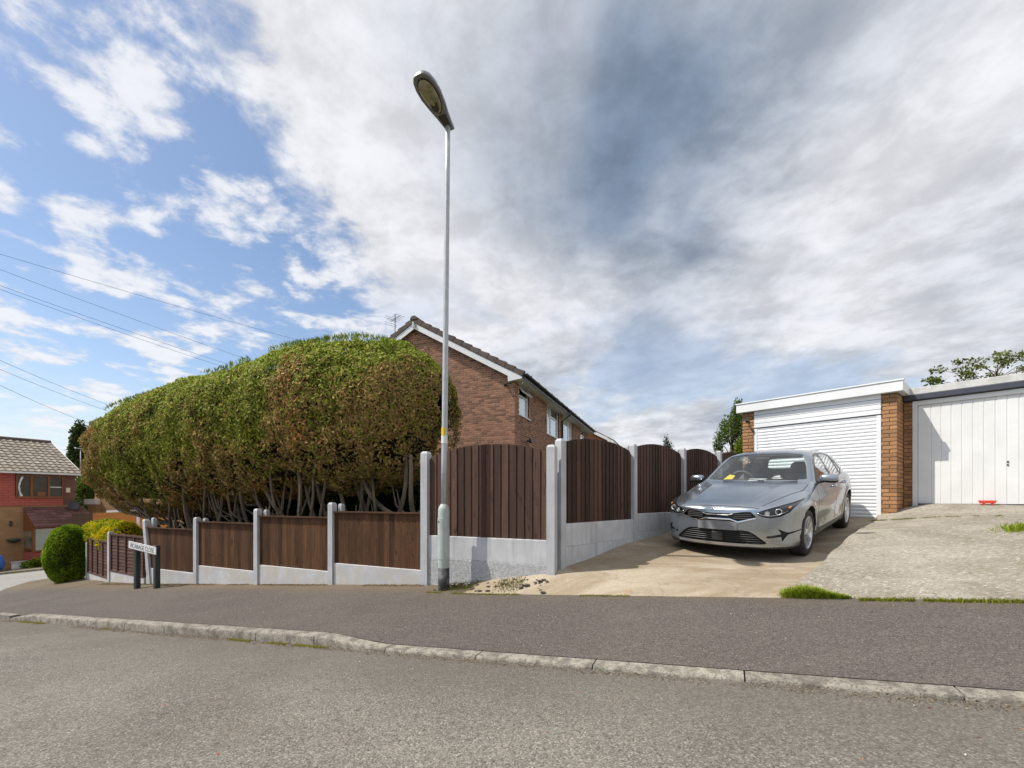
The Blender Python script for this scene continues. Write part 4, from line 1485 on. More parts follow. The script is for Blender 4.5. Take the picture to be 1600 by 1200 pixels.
for side in (0, 1):
    for i in range(nv):
        q0, q1 = i * sl_len / nv, (i + 1) * sl_len / nv + 0.03
        # each cap is a small angled box lapping over the one below
        u0, u1 = 0.085, 0.035
        V = [rp_(q0, -OV - 0.035, -0.10, side), rp_(q0, -OV - 0.035, u0, side), rp_(q0, -OV + 0.10, u0, side), rp_(q0, -OV + 0.10, -0.02, side),
             rp_(q1, -OV - 0.030, -0.10, side), rp_(q1, -OV - 0.030, u1, side), rp_(q1, -OV + 0.10, u1, side), rp_(q1, -OV + 0.10, -0.02, side)]
        me = mesh('verge_tile', V, [(0, 1, 2, 3), (7, 6, 5, 4), (0, 4, 5, 1), (1, 5, 6, 2), (2, 6, 7, 3), (3, 7, 4, 0)]); bpy_fix(me)
        link('verge_tile', me, M['tile_dark'], rf)
# ridge tiles
for i in range(30):
    r0 = -OV - 0.05 + i * 0.45
    seg = 7
    V = []
    for r_ in (r0, r0 + 0.445):
        for k in range(seg):
            a = math.pi * k / (seg - 1)
            V.append(hp_(HW + 0.15 * math.cos(a), r_, ZR + 0.13 + 0.13 * math.sin(a)))
    F = [(k, k + 1, seg + k + 1, seg + k) for k in range(seg - 1)] + [tuple(range(seg)), tuple(range(seg, 2 * seg))[::-1]]
    me = mesh('ridge_tile', V, F); bpy_fix(me)
    link('ridge_tile', me, M['tile_dark'], rf)
for side in (0, 1):
    V = [rp_(0.42, -OV - 0.012, -0.115, side), rp_(sl_len, -OV - 0.012, -0.115, side), rp_(sl_len, -OV - 0.012, -0.30, side), rp_(0.42, -OV - 0.012, -0.30, side)]
    MB().prism(V, v2(HR * 0.03, 0)).build('bargeboard', M['fascia'], rf)
    e = rp_(0.44, -OV, -0.30, side)
    q = [rp_(0.0, -OV - 0.015, -0.105, side), rp_(0.46, -OV - 0.015, -0.105, side), rp_(0.46, -OV - 0.015, -0.315, side)]
    q.append(np.array([*(rp_(0.46, -OV - 0.015, -0.3, side)[:2]), ez_ - 0.22])); q.append(np.array([*(rp_(0.02, -OV - 0.015, -0.1, side)[:2]), ez_ - 0.16]))
    MB().prism(q, v2(HR * 0.10, 0)).build('box_end', M['fascia'], rf)
MB().lathe(hp_(HW, -OV - 0.06, ZR + 0.02), (0, 0, -1), [(0, 0.03), (0.18, 0.03), (0.24, 0.012)], 10).build('finial', M['fascia'], rf)
zs = ez_ - 0.185
MB().obox(hp_(-OH + 0.02, -OV + 0.02, zs), v2(HG * (OH + 0.10), 0), v2(HR * (LR + 0.2), 0), (0, 0, 0.012)).build('soffit', M['soffit'], rf)
for r_ in np.arange(0.9, LR, 1.25):
    MB().lathe(hp_(-0.19, r_, zs + 0.001), (0, 0, -1), [(0, 0.035), (0.008, 0.03)], 10).build('soffit_vent', M['gutter'] if r_ < 1.2 else M['soffit'], rf)
MB().obox(hp_(-OH - 0.012, -OV + 0.02, zs), v2(HG * 0.03, 0), v2(HR * (LR + 0.2), 0), (0, 0, 0.20)).build('eaves_board', M['gutter'], rf)
seg = 9
V = []
for r_ in (-OV + 0.01, LR + 0.2):
    for k in range(seg):
        a = math.pi + math.pi * k / (seg - 1)
        V.append(hp_(-OH - 0.07 + 0.058 * math.cos(a), r_, ez_ - 0.01 + 0.058 * math.sin(a)))
F = [(k, k + 1, seg + k + 1, seg + k) for k in range(seg - 1)] + [tuple(range(seg)), tuple(range(seg, 2 * seg))[::-1], (0, seg, 2 * seg - 1, seg - 1)]
o = link('gutter', mesh('gutter', V, F), M['gutter'], rf); bpy_fix(o.data)
for r_ in np.arange(0.3, LR, 0.9):
    MB().obox(hp_(-OH - 0.135, r_, ez_ - 0.05), v2(HG * 0.14, 0), v2(HR * 0.035, 0), (0, 0, 0.07)).build('gutter_bracket', M['gutter'], o)
# roof tile edges lapping over the gutter
for r_ in np.arange(-OV + 0.12, LR + 0.1, 0.30):
    q = MB().bbox(rp_(-0.05, r_, 0.0), v2(HR * 0.285, 0), rp_(0.42, r_, 0.0) - rp_(-0.05, r_, 0), rp_(0, r_, 0.035) - rp_(0, r_, 0), 0.006)
    q.build('eaves_tile', M['tile_dark'], rf)
MB().tube([hp_(-OH - 0.07, 6.50, ez_ - 0.06), hp_(-OH - 0.07, 6.50, ez_ - 0.22), hp_(-0.05, 6.50, ez_ - 0.48), hp_(-0.05, 6.50, -1.0)], 0.036, 10).build('downpipe', M['gutter'], ho, True)
fl = MB().bbox(hp_(-0.20, 1.15, 1.98), v2(HR * 0.26, 0), v2(HG * 0.09, 0), (0, 0, 0.15), 0.015).build('floodlight', M['black'], ho)
MB().obox(hp_(-0.12, 1.25, 2.03), v2(HR * 0.05, 0), v2(HG * 0.12, 0), (0, 0, 0.05)).build('arm', M['black'], fl)
cc = MB().tube([hp_(0.30, -0.03, 3.80), hp_(0.27, -0.20, 3.74)], [0.035, 0.045], 12).build('camera_body', M['gutter'], ho)
MB().tube([hp_(0.33, 0.0, 3.84), hp_(0.30, -0.06, 3.80)], 0.02, 8).build('arm', M['gutter'], cc)
cc = MB().tube([hp_(-0.04, 0.25, 3.90), hp_(-0.20, 0.20, 3.88)], [0.03, 0.04], 12).build('camera_body', M['upvc'], ho)
# television aerial behind the ridge
ab = hp_(5.41, 1.0, 5.45)
ae = thing('television_aerial', 'grey television aerial on a mast behind the roof ridge', 'aerial', ab)
M['alu'] = mat('dull_aluminium', (0.19, 0.20, 0.22), 0.5, metal=0.5)
MB().tube([ab, ab + np.array([0, 0, 1.85])], 0.018, 8).build('mast', M['alu'], ae)
bd = np.array([0.75, -0.62, 0.12]); bd /= np.linalg.norm(bd); be = np.array([0.65, 0.76, 0.0])
bo = ab + np.array([0, 0, 1.66])
MB().tube([bo - bd * 0.30, bo + bd * 0.35], 0.011, 6).build('boom', M['alu'], ae)
for k in np.linspace(-0.25, 0.33, 6):
    MB().tube([bo + bd * k - be * 0.22 + [0, 0, .01], bo + bd * k + be * 0.22 + [0, 0, .01]], 0.0065, 5).build('rod', M['alu'], ae)
for k in (-0.16, -0.08, 0.08, 0.16):
    MB().tube([bo - bd * 0.28 - be * 0.28 + np.array([0, 0, k]), bo - bd * 0.28 + be * 0.28 + np.array([0, 0, k])], 0.0065, 5).build('rod', M['alu'], ae)
MB().tube([ab + [0, 0, 1.15], bo - bd * .25 + [0, 0, -.16]], 0.008, 5).build('stay', M['alu'], ae)

# ------------------------------------------------------------------ next house down the row
H2 = HC + HR * 17.0 - HG * 0.75
M['brick_far'] = None


def farbrick(name, c1, c2, mort, scale=1.0):
    m = bpy.data.materials.new(name); m.use_nodes = True
    q = NT(m.node_tree); b = q.n['Principled BSDF']
    b.inputs['Roughness'].default_value = 0.9
    tcx = q.new('ShaderNodeTexCoord')
    uv = q.new('ShaderNodeTexBrick')
    uv.inputs['Color1'].default_value = c1 + (1,); uv.inputs['Color2'].default_value = c2 + (1,); uv.inputs['Mortar'].default_value = mort + (1,)
    uv.inputs['Scale'].default_value = 1.0
    uv.inputs['Brick Width'].default_value = 0.225 * scale; uv.inputs['Row Height'].default_value = 0.075 * scale; uv.inputs['Mortar Size'].default_value = 0.006 * scale
    uv.inputs['Bias'].default_value = 0.0
    # wall coordinates: the run of the wall and the height
    spx = q.new('ShaderNodeSeparateXYZ'); q.link(tcx.outputs['Object'], spx.inputs[0])
    cbx = q.new('ShaderNodeCombineXYZ')
    q.link(q.math('ADD', q.math('MULTIPLY', spx.outputs[0], 0.39), q.math('MULTIPLY', spx.outputs[1], 0.92)), cbx.inputs[0]); q.link(spx.outputs[2], cbx.inputs[1])
    q.link(cbx.outputs[0], uv.inputs['Vector'])
    n = q.noise(tcx.outputs['Object'], 1.2, 5.0, 0.6)
    q.link(q.mix(q.ramp(n, 0.3, 0.7, 0, 0.35), uv.outputs['Color'], tuple(0.6 * k for k in c1) + (1,)), b.inputs['Base Color'])
    return m


M['brick_orange'] = farbrick('orange_brick', (0.42, 0.20, 0.07), (0.36, 0.16, 0.055), (0.36, 0.25, 0.15))
h2 = thing('brick_house', 'orange brick house further down the row with white box eaves', 'house', v2(H2, -1.0))
def h2p(g, r_, z):
    return v2(H2 + HG * g + HR * r_, z)
ZE2, ZR2 = 4.0, 6.1
MB().add([h2p(0, 0, -1.2), h2p(7.6, 0, -1.2), h2p(7.6, 0, ZE2), h2p(3.8, 0, ZR2), h2p(0, 0, ZE2), h2p(0, 9, -1.2), h2p(7.6, 9, -1.2), h2p(7.6, 9, ZE2), h2p(3.8, 9, ZR2), h2p(0, 9, ZE2)],
         [(0, 1, 2, 3, 4), (9, 8, 7, 6, 5), (0, 4, 9, 5), (1, 6, 7, 2)]).build('wall', M['brick_orange'], h2)
mb = MB()
for a, b in ((-0.4, 3.8), (8.0, 3.8)):
    za = ZE2 - 0.06
    mb.add([h2p(a, -0.2, za), h2p(b, -0.2, ZR2 + 0.16), h2p(b, 9.2, ZR2 + 0.16), h2p(a, 9.2, za), h2p(a, -0.2, za - 0.09), h2p(b, -0.2, ZR2 + 0.07), h2p(b, 9.2, ZR2 + 0.07), h2p(a, 9.2, za - 0.09)],
           [(0, 1, 2, 3), (7, 6, 5, 4), (0, 4, 5, 1), (3, 2, 6, 7), (0, 3, 7, 4)])
r2 = mb.build('roof', M['tile_dark'], h2); bpy_fix(r2.data)
MB().prism([h2p(0.0, -0.22, ZE2 + 0.10), h2p(3.8, -0.22, ZR2 + 0.05), h2p(3.8, -0.22, ZR2 - 0.18), h2p(0.0, -0.22, ZE2 - 0.1)], v2(HR * 0.03, 0)).build('bargeboard', M['fascia'], r2)
MB().prism([h2p(-0.4, -0.225, ZE2 - 0.15), h2p(0.05, -0.225, ZE2 + 0.1), h2p(0.05, -0.225, ZE2 - 0.34), h2p(-0.4, -0.225, ZE2 - 0.3)], v2(HR * 9.2, 0)).build('box_eaves', M['fascia'], r2)
for a, b in ((1.2, 2.4), (4.5, 6.3)):
    w = MB()
    for r0, r1, z0, z1 in ((a, a + .07, 2.7, 3.7), (b - .07, b, 2.7, 3.7), (a + .07, b - .07, 2.7, 2.77), (a + .07, b - .07, 3.63, 3.7), ((a + b) / 2 - .04, (a + b) / 2 + .04, 2.77, 3.63)):
        w.obox(h2p(-0.02, r0, z0), v2(HR * (r1 - r0), 0), v2(HG * 0.06, 0), (0, 0, z1 - z0))
    w = w.build('window', M['upvc'], h2)
    MB().obox(h2p(-0.005, a + .07, 2.77), v2(HR * (b - a - .14), 0), v2(HG * 0.01, 0), (0, 0, 0.86)).build('pane', M['pane'], w)
# a distant aerial that shows over the eaves
a2 = hp_(1.4, 11.5, 5.1)
ae2 = thing('television_aerial', 'tiny far aerial peeping over the gutter line of the brick house', 'aerial', a2)
tip = np.array(P3(876, 643, 27.0))
MB().tube([(tip[0] - .3, 27.2, 4.0), (tip[0] - .3, 27.2, tip[2])], 0.02, 6).build('mast', M['alu'], ae2)
for k in range(5):
    MB().tube([(tip[0] - .3 + .16 * k, 26.9, tip[2] + .12), (tip[0] - .3 + .16 * k, 27.5, tip[2] - .12)], 0.012, 5).build('rod', M['alu'], ae2)
MB().tube([(tip[0] - .4, 27.2, tip[2]), (tip[0] + .5, 27.2, tip[2])], 0.015, 5).build('boom', M['alu'], ae2)
# ------------------------------------------------------------------ the car (local: x to the rear from the front axle, y to its right, z up)
_lut = {}


def ip(x, tab):
    """smooth interpolation through a table of (x, value)"""
    if id(tab) not in _lut:
        t_ = np.array(tab, float)
        xs, ys = t_[:, 0], t_[:, 1]
        m = np.gradient(ys, xs)
        q = np.linspace(xs[0], xs[-1], 700)
        i = np.clip(np.searchsorted(xs, q) - 1, 0, len(xs) - 2)
        h = xs[i + 1] - xs[i]; u = (q - xs[i]) / h
        _lut[id(tab)] = (q, (2 * u ** 3 - 3 * u ** 2 + 1) * ys[i] + (u ** 3 - 2 * u ** 2 + u) * h * m[i] + (-2 * u ** 3 + 3 * u ** 2) * ys[i + 1] + (u ** 3 - u ** 2) * h * m[i + 1])
    q, v = _lut[id(tab)]
    return np.interp(x, q, v)


def smax(a, b, k):
    h = np.clip(0.5 + 0.5 * (a - b) / k, 0, 1)
    return b + (a - b) * h + k * h * (1 - h)


def smin(a, b, k):
    return -smax(-a, -b, k)


WB, WZ, WR = 2.65, 0.318, 0.318
T_HOOD = [(-0.95, 0.660), (-0.86, 0.708), (-0.80, 0.746), (-0.70, 0.783), (-0.50, 0.832), (-0.20, 0.895), (0.10, 0.945), (0.45, 0.985), (0.8, 0.985), (1.4, 0.955), (2.2, 0.985), (2.7, 1.00), (3.0, 0.985), (3.25, 0.93), (3.5, 0.84)]
T_ROOF = [(0.3, 1.22), (0.9, 1.36), (1.2, 1.415), (1.45, 1.44), (1.8, 1.447), (2.2, 1.432), (2.6, 1.395), (3.0, 1.335), (3.2, 1.295)]
T_FRONT = [(0.0, -0.885), (0.2, -0.878), (0.4, -0.855), (0.55, -0.815), (0.68, -0.745), (0.78, -0.640), (0.85, -0.50), (0.885, -0.34), (0.93, -0.05)]
T_FZ = [(0.15, 0.060), (0.22, 0.018), (0.30, 0.008), (0.42, 0.0), (0.52, 0.003), (0.60, 0.008), (0.68, 0.018), (0.735, 0.034), (0.80, 0.075)]      # rake of the nose with height
T_WID = [(0.15, 0.835), (0.25, 0.868), (0.36, 0.884), (0.48, 0.892), (0.60, 0.900), (0.70, 0.905), (0.76, 0.902), (0.80, 0.888), (0.88, 0.868), (0.95, 0.845), (1.05, 0.80)]
T_PLAN = [(-0.9, -0.02), (-0.3, -0.004), (0.3, 0.0), (1.3, 0.0), (2.4, 0.0), (2.9, -0.008), (3.2, -0.05), (3.45, -0.16)]
T_REAR = [(0.0, 3.435), (0.3, 3.43), (0.5, 3.41), (0.65, 3.365), (0.76, 3.29), (0.84, 3.18), (0.90, 3.03), (0.95, 2.85)]
T_GW = [(0.80, 0.855), (0.95, 0.835), (1.05, 0.790), (1.15, 0.737), (1.25, 0.684), (1.33, 0.640), (1.40, 0.585), (1.46, 0.50)]
T_GP = [(0.3, -0.03), (0.9, -0.006), (1.5, 0.0), (2.1, -0.008), (2.6, -0.032), (3.0, -0.070), (3.3, -0.11)]


def car_F(x, y, z, arches=True):
    a = np.abs(y)
    # lower body
    crown = 0.10 * (a / 0.85) ** 2.6 * np.clip((0.75 - x) / 0.6, 0, 1)
    hood = ip(x, T_HOOD) - crown
    # two shallow swages along the bonnet
    sw = np.exp(-((a - (0.43 + 0.12 * (x + 0.3))) / 0.055) ** 2) * np.clip((0.35 - x) / 0.3, 0, 1) * np.clip((x + 0.75) / 0.3, 0, 1)
    hood = hood + 0.009 * sw
    top = (z - hood) * 0.97
    wid = ip(z, T_WID) + ip(x, T_PLAN)
    # door hollow low on the flank, flares round the wheels
    flank = np.clip((x - 0.42) / 0.25, 0, 1) * np.clip((2.25 - x) / 0.25, 0, 1)
    wid = wid - 0.016 * flank * np.exp(-((z - 0.42) / 0.11) ** 2) + 0.010 * flank * np.exp(-((z - 0.27) / 0.05) ** 2)
    for xc in (0.0, WB):
        rr_ = np.sqrt((x - xc) ** 2 + (z - WZ) ** 2)
        wid = wid + 0.012 * np.exp(-((rr_ - 0.40) / 0.05) ** 2)
    side = a - wid
    front = (ip(a, T_FRONT) + ip(z, T_FZ) - x) * 0.92
    rear = (x - ip(a, T_REAR) + 0.10 * np.clip((z - 0.62) / 0.35, 0, 1) ** 1.4 + 0.10 * np.clip((0.38 - z) / 0.2, 0, 1)) * 0.9
    bot = (0.185 + 0.05 * np.clip((-0.55 - x) / 0.3, 0, 1) * 0 + 0.09 * np.clip((x - 3.0) / 0.4, 0, 1)) - z
    low = smax(smax(top, side, 0.06), smax(front, rear, 0.05), 0.05 - 0.026 * np.clip((z - 0.60) / 0.08, 0, 1) * np.clip((-0.45 - x) / 0.2, 0, 1))
    low = smax(low, bot, 0.03)
    # glasshouse
    roof = (z - (ip(x, T_ROOF) - 0.055 * (a / 0.6) ** 2.4)) * 0.97
    gs_ = (a - (ip(z, T_GW) + ip(x, T_GP))) * 0.92
    ws = (0.40 + 1.86 * (z - 0.985) - 0.42 * (z - 0.985) ** 2 * 0.5 + 0.36 * a ** 2 - x) * 0.475
    rw = (x - (3.10 + 0.34 * np.clip((1.30 - z) / 0.32, -0.4, 1.5) - 0.20 * a ** 2)) * 0.72
    gh = smax(smax(roof, gs_, 0.07), smax(ws, rw, 0.04), 0.045)
    gh = smax(gh, 0.80 - z, 0.02)
    f = smin(low, gh, 0.022)
    if arches:
        for xc in (0.0, WB):
            c = np.sqrt((x - xc) ** 2 + (z - WZ - 0.005) ** 2) - 0.362
            c = np.maximum(c, 0.60 - a)
            f = np.maximum(f, -c)
    return f


def grad(p, e=0.003, **kw):
    g = np.zeros_like(p)
    for i in range(3):
        q = p.copy(); q[:, i] += e; r_ = p.copy(); r_[:, i] -= e
        g[:, i] = (car_F(*q.T, **kw) - car_F(*r_.T, **kw)) / (2 * e)
    return g


def surface_nets(h=0.0155):
    xs = np.arange(-0.95, 3.52, h); ys = (np.arange(-62, 62) + 0.5) * h; zs = np.arange(0.12, 1.50, h)
    Xg, Yg, Zg = np.meshgrid(xs, ys, zs, indexing='ij')
    Fv = car_F(Xg, Yg, Zg)
    n0, n1, n2 = Fv.shape
    s_ = Fv < 0
    cs_ = np.zeros((n0 - 1, n1 - 1, n2 - 1), int)
    for a in (0, 1):
        for b in (0, 1):
            for c in (0, 1):
                cs_ += s_[a:n0 - 1 + a, b:n1 - 1 + b, c:n2 - 1 + c]
    act = (cs_ > 0) & (cs_ < 8)
    ci = np.argwhere(act)
    idx = -np.ones(act.shape, int); idx[act] = np.arange(len(ci))
    acc = np.zeros((len(ci), 3)); cnt = np.zeros(len(ci))
    cor = [(a, b, c) for a in (0, 1) for b in (0, 1) for c in (0, 1)]
    for i, p in enumerate(cor):
        for q in cor[i + 1:]:
            if sum(abs(u - v) for u, v in zip(p, q)) != 1:
                continue
            fa = Fv[ci[:, 0] + p[0], ci[:, 1] + p[1], ci[:, 2] + p[2]]; fb = Fv[ci[:, 0] + q[0], ci[:, 1] + q[1], ci[:, 2] + q[2]]
            m = (fa < 0) != (fb < 0)
            tt = np.where(m, fa / np.where(m, fa - fb, 1), 0)
            pt = np.array(p) + tt[:, None] * (np.array(q) - np.array(p))
            acc[m] += pt[m]; cnt[m] += 1
    v = (ci + acc / cnt[:, None]) * h + np.array([xs[0], ys[0], zs[0]])
    quads = []
    for ax in range(3):
        o1, o2 = [(1, 2), (2, 0), (0, 1)][ax]
        sl0 = [slice(1, -1)] * 3; sl0[ax] = slice(0, -1)
        sl1 = [slice(1, -1)] * 3; sl1[ax] = slice(1, None)
        A, B = s_[tuple(sl0)], s_[tuple(sl1)]
        for flip, mm in ((False, A & ~B), (True, ~A & B)):
            e = np.argwhere(mm)
            e[:, o1] += 1; e[:, o2] += 1
            d1 = np.zeros(3, int); d1[o1] = 1; d2 = np.zeros(3, int); d2[o2] = 1
            c = [e - d1 - d2, e - d2, e, e - d1]
            q = np.stack([idx[k[:, 0], k[:, 1], k[:, 2]] for k in c], 1)
            if flip:
                q = q[:, ::-1]
            quads.append(q)
    f = np.concatenate(quads)
    f = f[(f >= 0).all(1)]
    return v, f


CV, CFc = surface_nets()
# pull the vertices onto the true surface (not inside the arch edges)
for _ in range(3):
    fv = car_F(*CV.T); g = grad(CV); gg = (g * g).sum(1) + 1e-6
    st_ = -(fv / gg)[:, None] * g
    ln = np.linalg.norm(st_, axis=1, keepdims=True)
    CV = CV + st_ * np.minimum(1, 0.006 / (ln + 1e-9))


def in_poly(u, v, poly):
    r_ = np.zeros(len(u), bool)
    n = len(poly)
    for i in range(n):
        x0, y0 = poly[i]; x1, y1 = poly[(i + 1) % n]
        c = ((y0 > v) != (y1 > v)) & (u < (x1 - x0) * (v - y0) / (y1 - y0 + 1e-12) + x0)
        r_ ^= c
    return r_


def near_poly(u, v, poly):
    best = np.full(len(u), 1e9); bu, bv = u.copy(), v.copy()
    n = len(poly)
    for i in range(n):
        x0, y0 = poly[i]; x1, y1 = poly[(i + 1) % n]
        dx_, dy_ = x1 - x0, y1 - y0
        k = np.clip(((u - x0) * dx_ + (v - y0) * dy_) / (dx_ * dx_ + dy_ * dy_ + 1e-12), 0, 1)
        qx, qy = x0 + k * dx_, y0 + k * dy_
        d = np.hypot(u - qx, v - qy)
        m = d < best
        best[m], bu[m], bv[m] = d[m], qx[m], qy[m]
    return best, bu, bv


def rounded(poly, r_=0.02, n=4):
    out_ = []
    m = len(poly)
    for i in range(m):
        p, a, b = np.array(poly[i]), np.array(poly[i - 1]), np.array(poly[(i + 1) % m])
        la, lb = np.linalg.norm(a - p), np.linalg.norm(b - p)
        q = min(r_, la * 0.45, lb * 0.45)
        s_, e = p + (a - p) / la * q, p + (b - p) / lb * q
        for k in range(n + 1):
            t_ = k / n
            out_.append(tuple((1 - t_) ** 2 * s_ + 2 * t_ * (1 - t_) * p + t_ ** 2 * e))
    return out_


# outlines: 'f' front view (|y|, z); 's' side view (x, z)
REG = {
    'headlight': ('f', rounded([(0.470, 0.662), (0.53, 0.618), (0.63, 0.598), (0.73, 0.616), (0.805, 0.664), (0.856, 0.750), (0.866, 0.806), (0.80, 0.778), (0.70, 0.748), (0.57, 0.708)], 0.012), lambda c, n: (c[:, 0] < 0.0) & (n[:, 2] > -0.5)),
    'grille': ('f', rounded([(-0.3, 0.648), (0.0, 0.648), (0.20, 0.652), (0.33, 0.676), (0.415, 0.680), (0.495, 0.602), (0.475, 0.586), (0.27, 0.528), (0.17, 0.546), (-0.3, 0.546)], 0.012), lambda c, n: c[:, 0] < -0.6),
    'intake': ('f', rounded([(-0.3, 0.432), (0.28, 0.432), (0.385, 0.428), (0.46, 0.39), (0.60, 0.268), (0.58, 0.262), (-0.3, 0.252)], 0.03), lambda c, n: (c[:, 0] < -0.5) & (n[:, 0] < -0.3)),
    'vent_black': ('f', [(0.585, 0.356), (0.605, 0.336), (0.735, 0.356), (0.742, 0.282), (0.760, 0.325), (0.795, 0.380), (0.880, 0.410), (0.886, 0.424), (0.79, 0.406), (0.695, 0.468), (0.728, 0.412), (0.735, 0.390), (0.60, 0.362)], lambda c, n: c[:, 0] < -0.25),
    'lip': ('f', [(-0.3, 0.250), (0.56, 0.256), (0.57, 0.222), (-0.3, 0.210)], lambda c, n: (c[:, 0] < -0.5) & (n[:, 0] < -0.2)),
    'windscreen': ('f', rounded([(-0.3, 0.996), (0.0, 0.996), (0.40, 1.000), (0.722, 1.008), (0.640, 1.21), (0.540, 1.362), (0.30, 1.392), (-0.3, 1.397)], 0.03), lambda c, n: (c[:, 0] < 1.5) & (c[:, 2] > 0.96) & (n[:, 0] < -0.25)),
    'rear_window': ('f', rounded([(-0.3, 1.03), (0.58, 1.05), (0.49, 1.27), (-0.3, 1.29)], 0.04), lambda c, n: (c[:, 0] > 2.6) & (n[:, 0] > 0.3)),
    'front_window': ('s', rounded([(0.86, 0.975), (1.635, 0.968), (1.60, 1.345), (1.36, 1.318), (1.10, 1.185)], 0.02), lambda c, n: np.abs(n[:, 1]) > 0.5),
    'back_window': ('s', rounded([(1.715, 0.968), (2.44, 0.990), (2.40, 1.285), (2.10, 1.338), (1.70, 1.350)], 0.02), lambda c, n: np.abs(n[:, 1]) > 0.4),
    'quarter_window': ('s', rounded([(2.51, 1.000), (2.76, 1.045), (2.62, 1.165), (2.47, 1.255)], 0.02), lambda c, n: np.abs(n[:, 1]) > 0.3),
}
TRIM = [(0.66, 0.962), (1.6, 0.950), (2.46, 0.976), (2.83, 1.035), (2.66, 1.185), (2.44, 1.298), (2.12, 1.358), (1.62, 1.368), (1.33, 1.338), (1.04, 1.195), (0.80, 1.045)]
REG2 = {'window_trim': ('s', rounded(TRIM, 0.02), lambda c, n: (np.abs(n[:, 1]) > 0.35) & (c[:, 2] > 0.93))}
h_ = 0.0155
owner = np.zeros(len(CFc), int)
names = ['body']


def uvof(p, kind):
    return (np.abs(p[:, 1]), p[:, 2]) if kind == 'f' else (p[:, 0], p[:, 2])


def fnorm(V, Fq):
    n = np.cross(V[Fq[:, 2]] - V[Fq[:, 0]], V[Fq[:, 3]] - V[Fq[:, 1]])
    return n / (np.linalg.norm(n, axis=1, keepdims=True) + 1e-12)


for pas in (REG2, REG):
    for nm, (kind, poly, cond) in pas.items():
        c = CV[CFc].mean(1); n = fnorm(CV, CFc)
        u, v = uvof(c, kind)
        ins = in_poly(u, v, poly) & cond(c, n)
        vi = np.zeros(len(CV), bool); vo_ = np.zeros(len(CV), bool)
        vi[CFc[ins].ravel()] = True
        vo_[CFc[~ins].ravel()] = True
        bd_ = np.where(vi & vo_)[0]
        u, v = uvof(CV[bd_], kind)
        d, bu, bv = near_poly(u, v, poly)
        ok = d < 1.3 * h_
        b = bd_[ok]
        if kind == 'f':
            sg = np.sign(CV[b, 1]); sg[sg == 0] = 1
            CV[b, 1] = sg * np.abs(bu[ok])
        else:
            CV[b, 0] = bu[ok]
        CV[b, 2] = bv[ok]
        for _ in range(2):
            p = CV[b]
            fv = car_F(*p.T); g = grad(p)
            if kind == 'f':
                g0 = g[:, 0]; g0 = np.where(np.abs(g0) < 0.2, 0.2 * np.sign(g0 + 1e-9), g0)
                CV[b, 0] -= np.clip(fv / g0, -0.02, 0.02)
            else:
                g1 = g[:, 1]; g1 = np.where(np.abs(g1) < 0.2, 0.2 * np.sign(g1 + 1e-9), g1)
                CV[b, 1] -= np.clip(fv / g1, -0.02, 0.02)
        names.append(nm)
        owner[ins] = len(names) - 1
CN = np.zeros_like(CV)
fn_ = fnorm(CV, CFc)
for k in range(4):
    np.add.at(CN, CFc[:, k], fn_)
CN /= np.linalg.norm(CN, axis=1, keepdims=True) + 1e-12

# car in the scene: nose towards the street, standing on the slope of the drive
exv = np.array([0.716, 0.692, 0.099]); exv /= np.linalg.norm(exv)
eyv = np.array([-0.695, 0.719, 0.030]); eyv -= exv * (eyv @ exv); eyv /= np.linalg.norm(eyv)
ezv = np.cross(exv, eyv)
CO = np.array([4.15, 6.30, -0.806]) + eyv * 0.885
car = bpy.data.objects.new('parked_car', None)
COL.objects.link(car)
K_ = 1.02
car.matrix_world = Matrix(((exv[0] * K_, eyv[0] * K_, ezv[0] * K_, CO[0]), (exv[1] * K_, eyv[1] * K_, ezv[1] * K_, CO[1]), (exv[2] * K_, eyv[2] * K_, ezv[2] * K_, CO[2]), (0, 0, 0, 1)))
tag(car, 'silver-grey hatchback car parked nose-out on the driveway', 'car')

M['paint'] = mat('silver_metallic', (0.37, 0.41, 0.455), 0.24, (0.355, 0.395, 0.44), 3.0, metal=0.9, coat=0.5, coat_rough=0.02)
M['gloss_black'] = mat('gloss_black', (0.006, 0.006, 0.007), 0.25)
M['matt_black'] = mat('matt_black_plastic', (0.018, 0.018, 0.019), 0.55, (0.026, 0.026, 0.027), 40.0)
M['lip_grey'] = mat('silver_lip', (0.42, 0.43, 0.44), 0.35, metal=0.6)
M['chrome'] = mat('chrome', (0.85, 0.86, 0.88), 0.08, metal=1.0)
M['tyre'] = mat('tyre_rubber', (0.022, 0.022, 0.023), 0.75, (0.032, 0.031, 0.03), 30.0, bump=0.2)
M['alloy'] = mat('alloy_silver', (0.62, 0.63, 0.65), 0.28, metal=0.85)
M['disc'] = mat('brake_disc', (0.10, 0.10, 0.10), 0.5, metal=0.5)
M['cloth'] = mat('seat_cloth', (0.13, 0.13, 0.135), 0.9, (0.16, 0.16, 0.165), 30.0)
M['lining'] = mat('pale_headlining', (0.45, 0.44, 0.42), 0.95)
M['glass_w'] = glassmat('windscreen_glass', (0.88, 0.95, 0.93), 2.2, 1.52)
M['glass_s'] = glassmat('side_glass', (0.84, 0.90, 0.88), 1.8, 1.52)
M['lamp_glass'] = glassmat('lamp_cover', (0.92, 0.94, 0.95), 1.0, 1.5)
M['lamp_house'] = mat('lamp_housing', (0.045, 0.045, 0.05), 0.25, metal=0.6)
M['amber'] = mat('amber_lens', (0.65, 0.22, 0.03), 0.2, coat=1.0)
M['lamp_white'] = mat('lamp_reflector', (0.8, 0.82, 0.85), 0.12, metal=0.9)
M['plate'] = mat('grey_plate', (0.20, 0.207, 0.22), 0.8)
M['seam'] = mat('panel_gap', (0.012, 0.012, 0.013), 0.8)


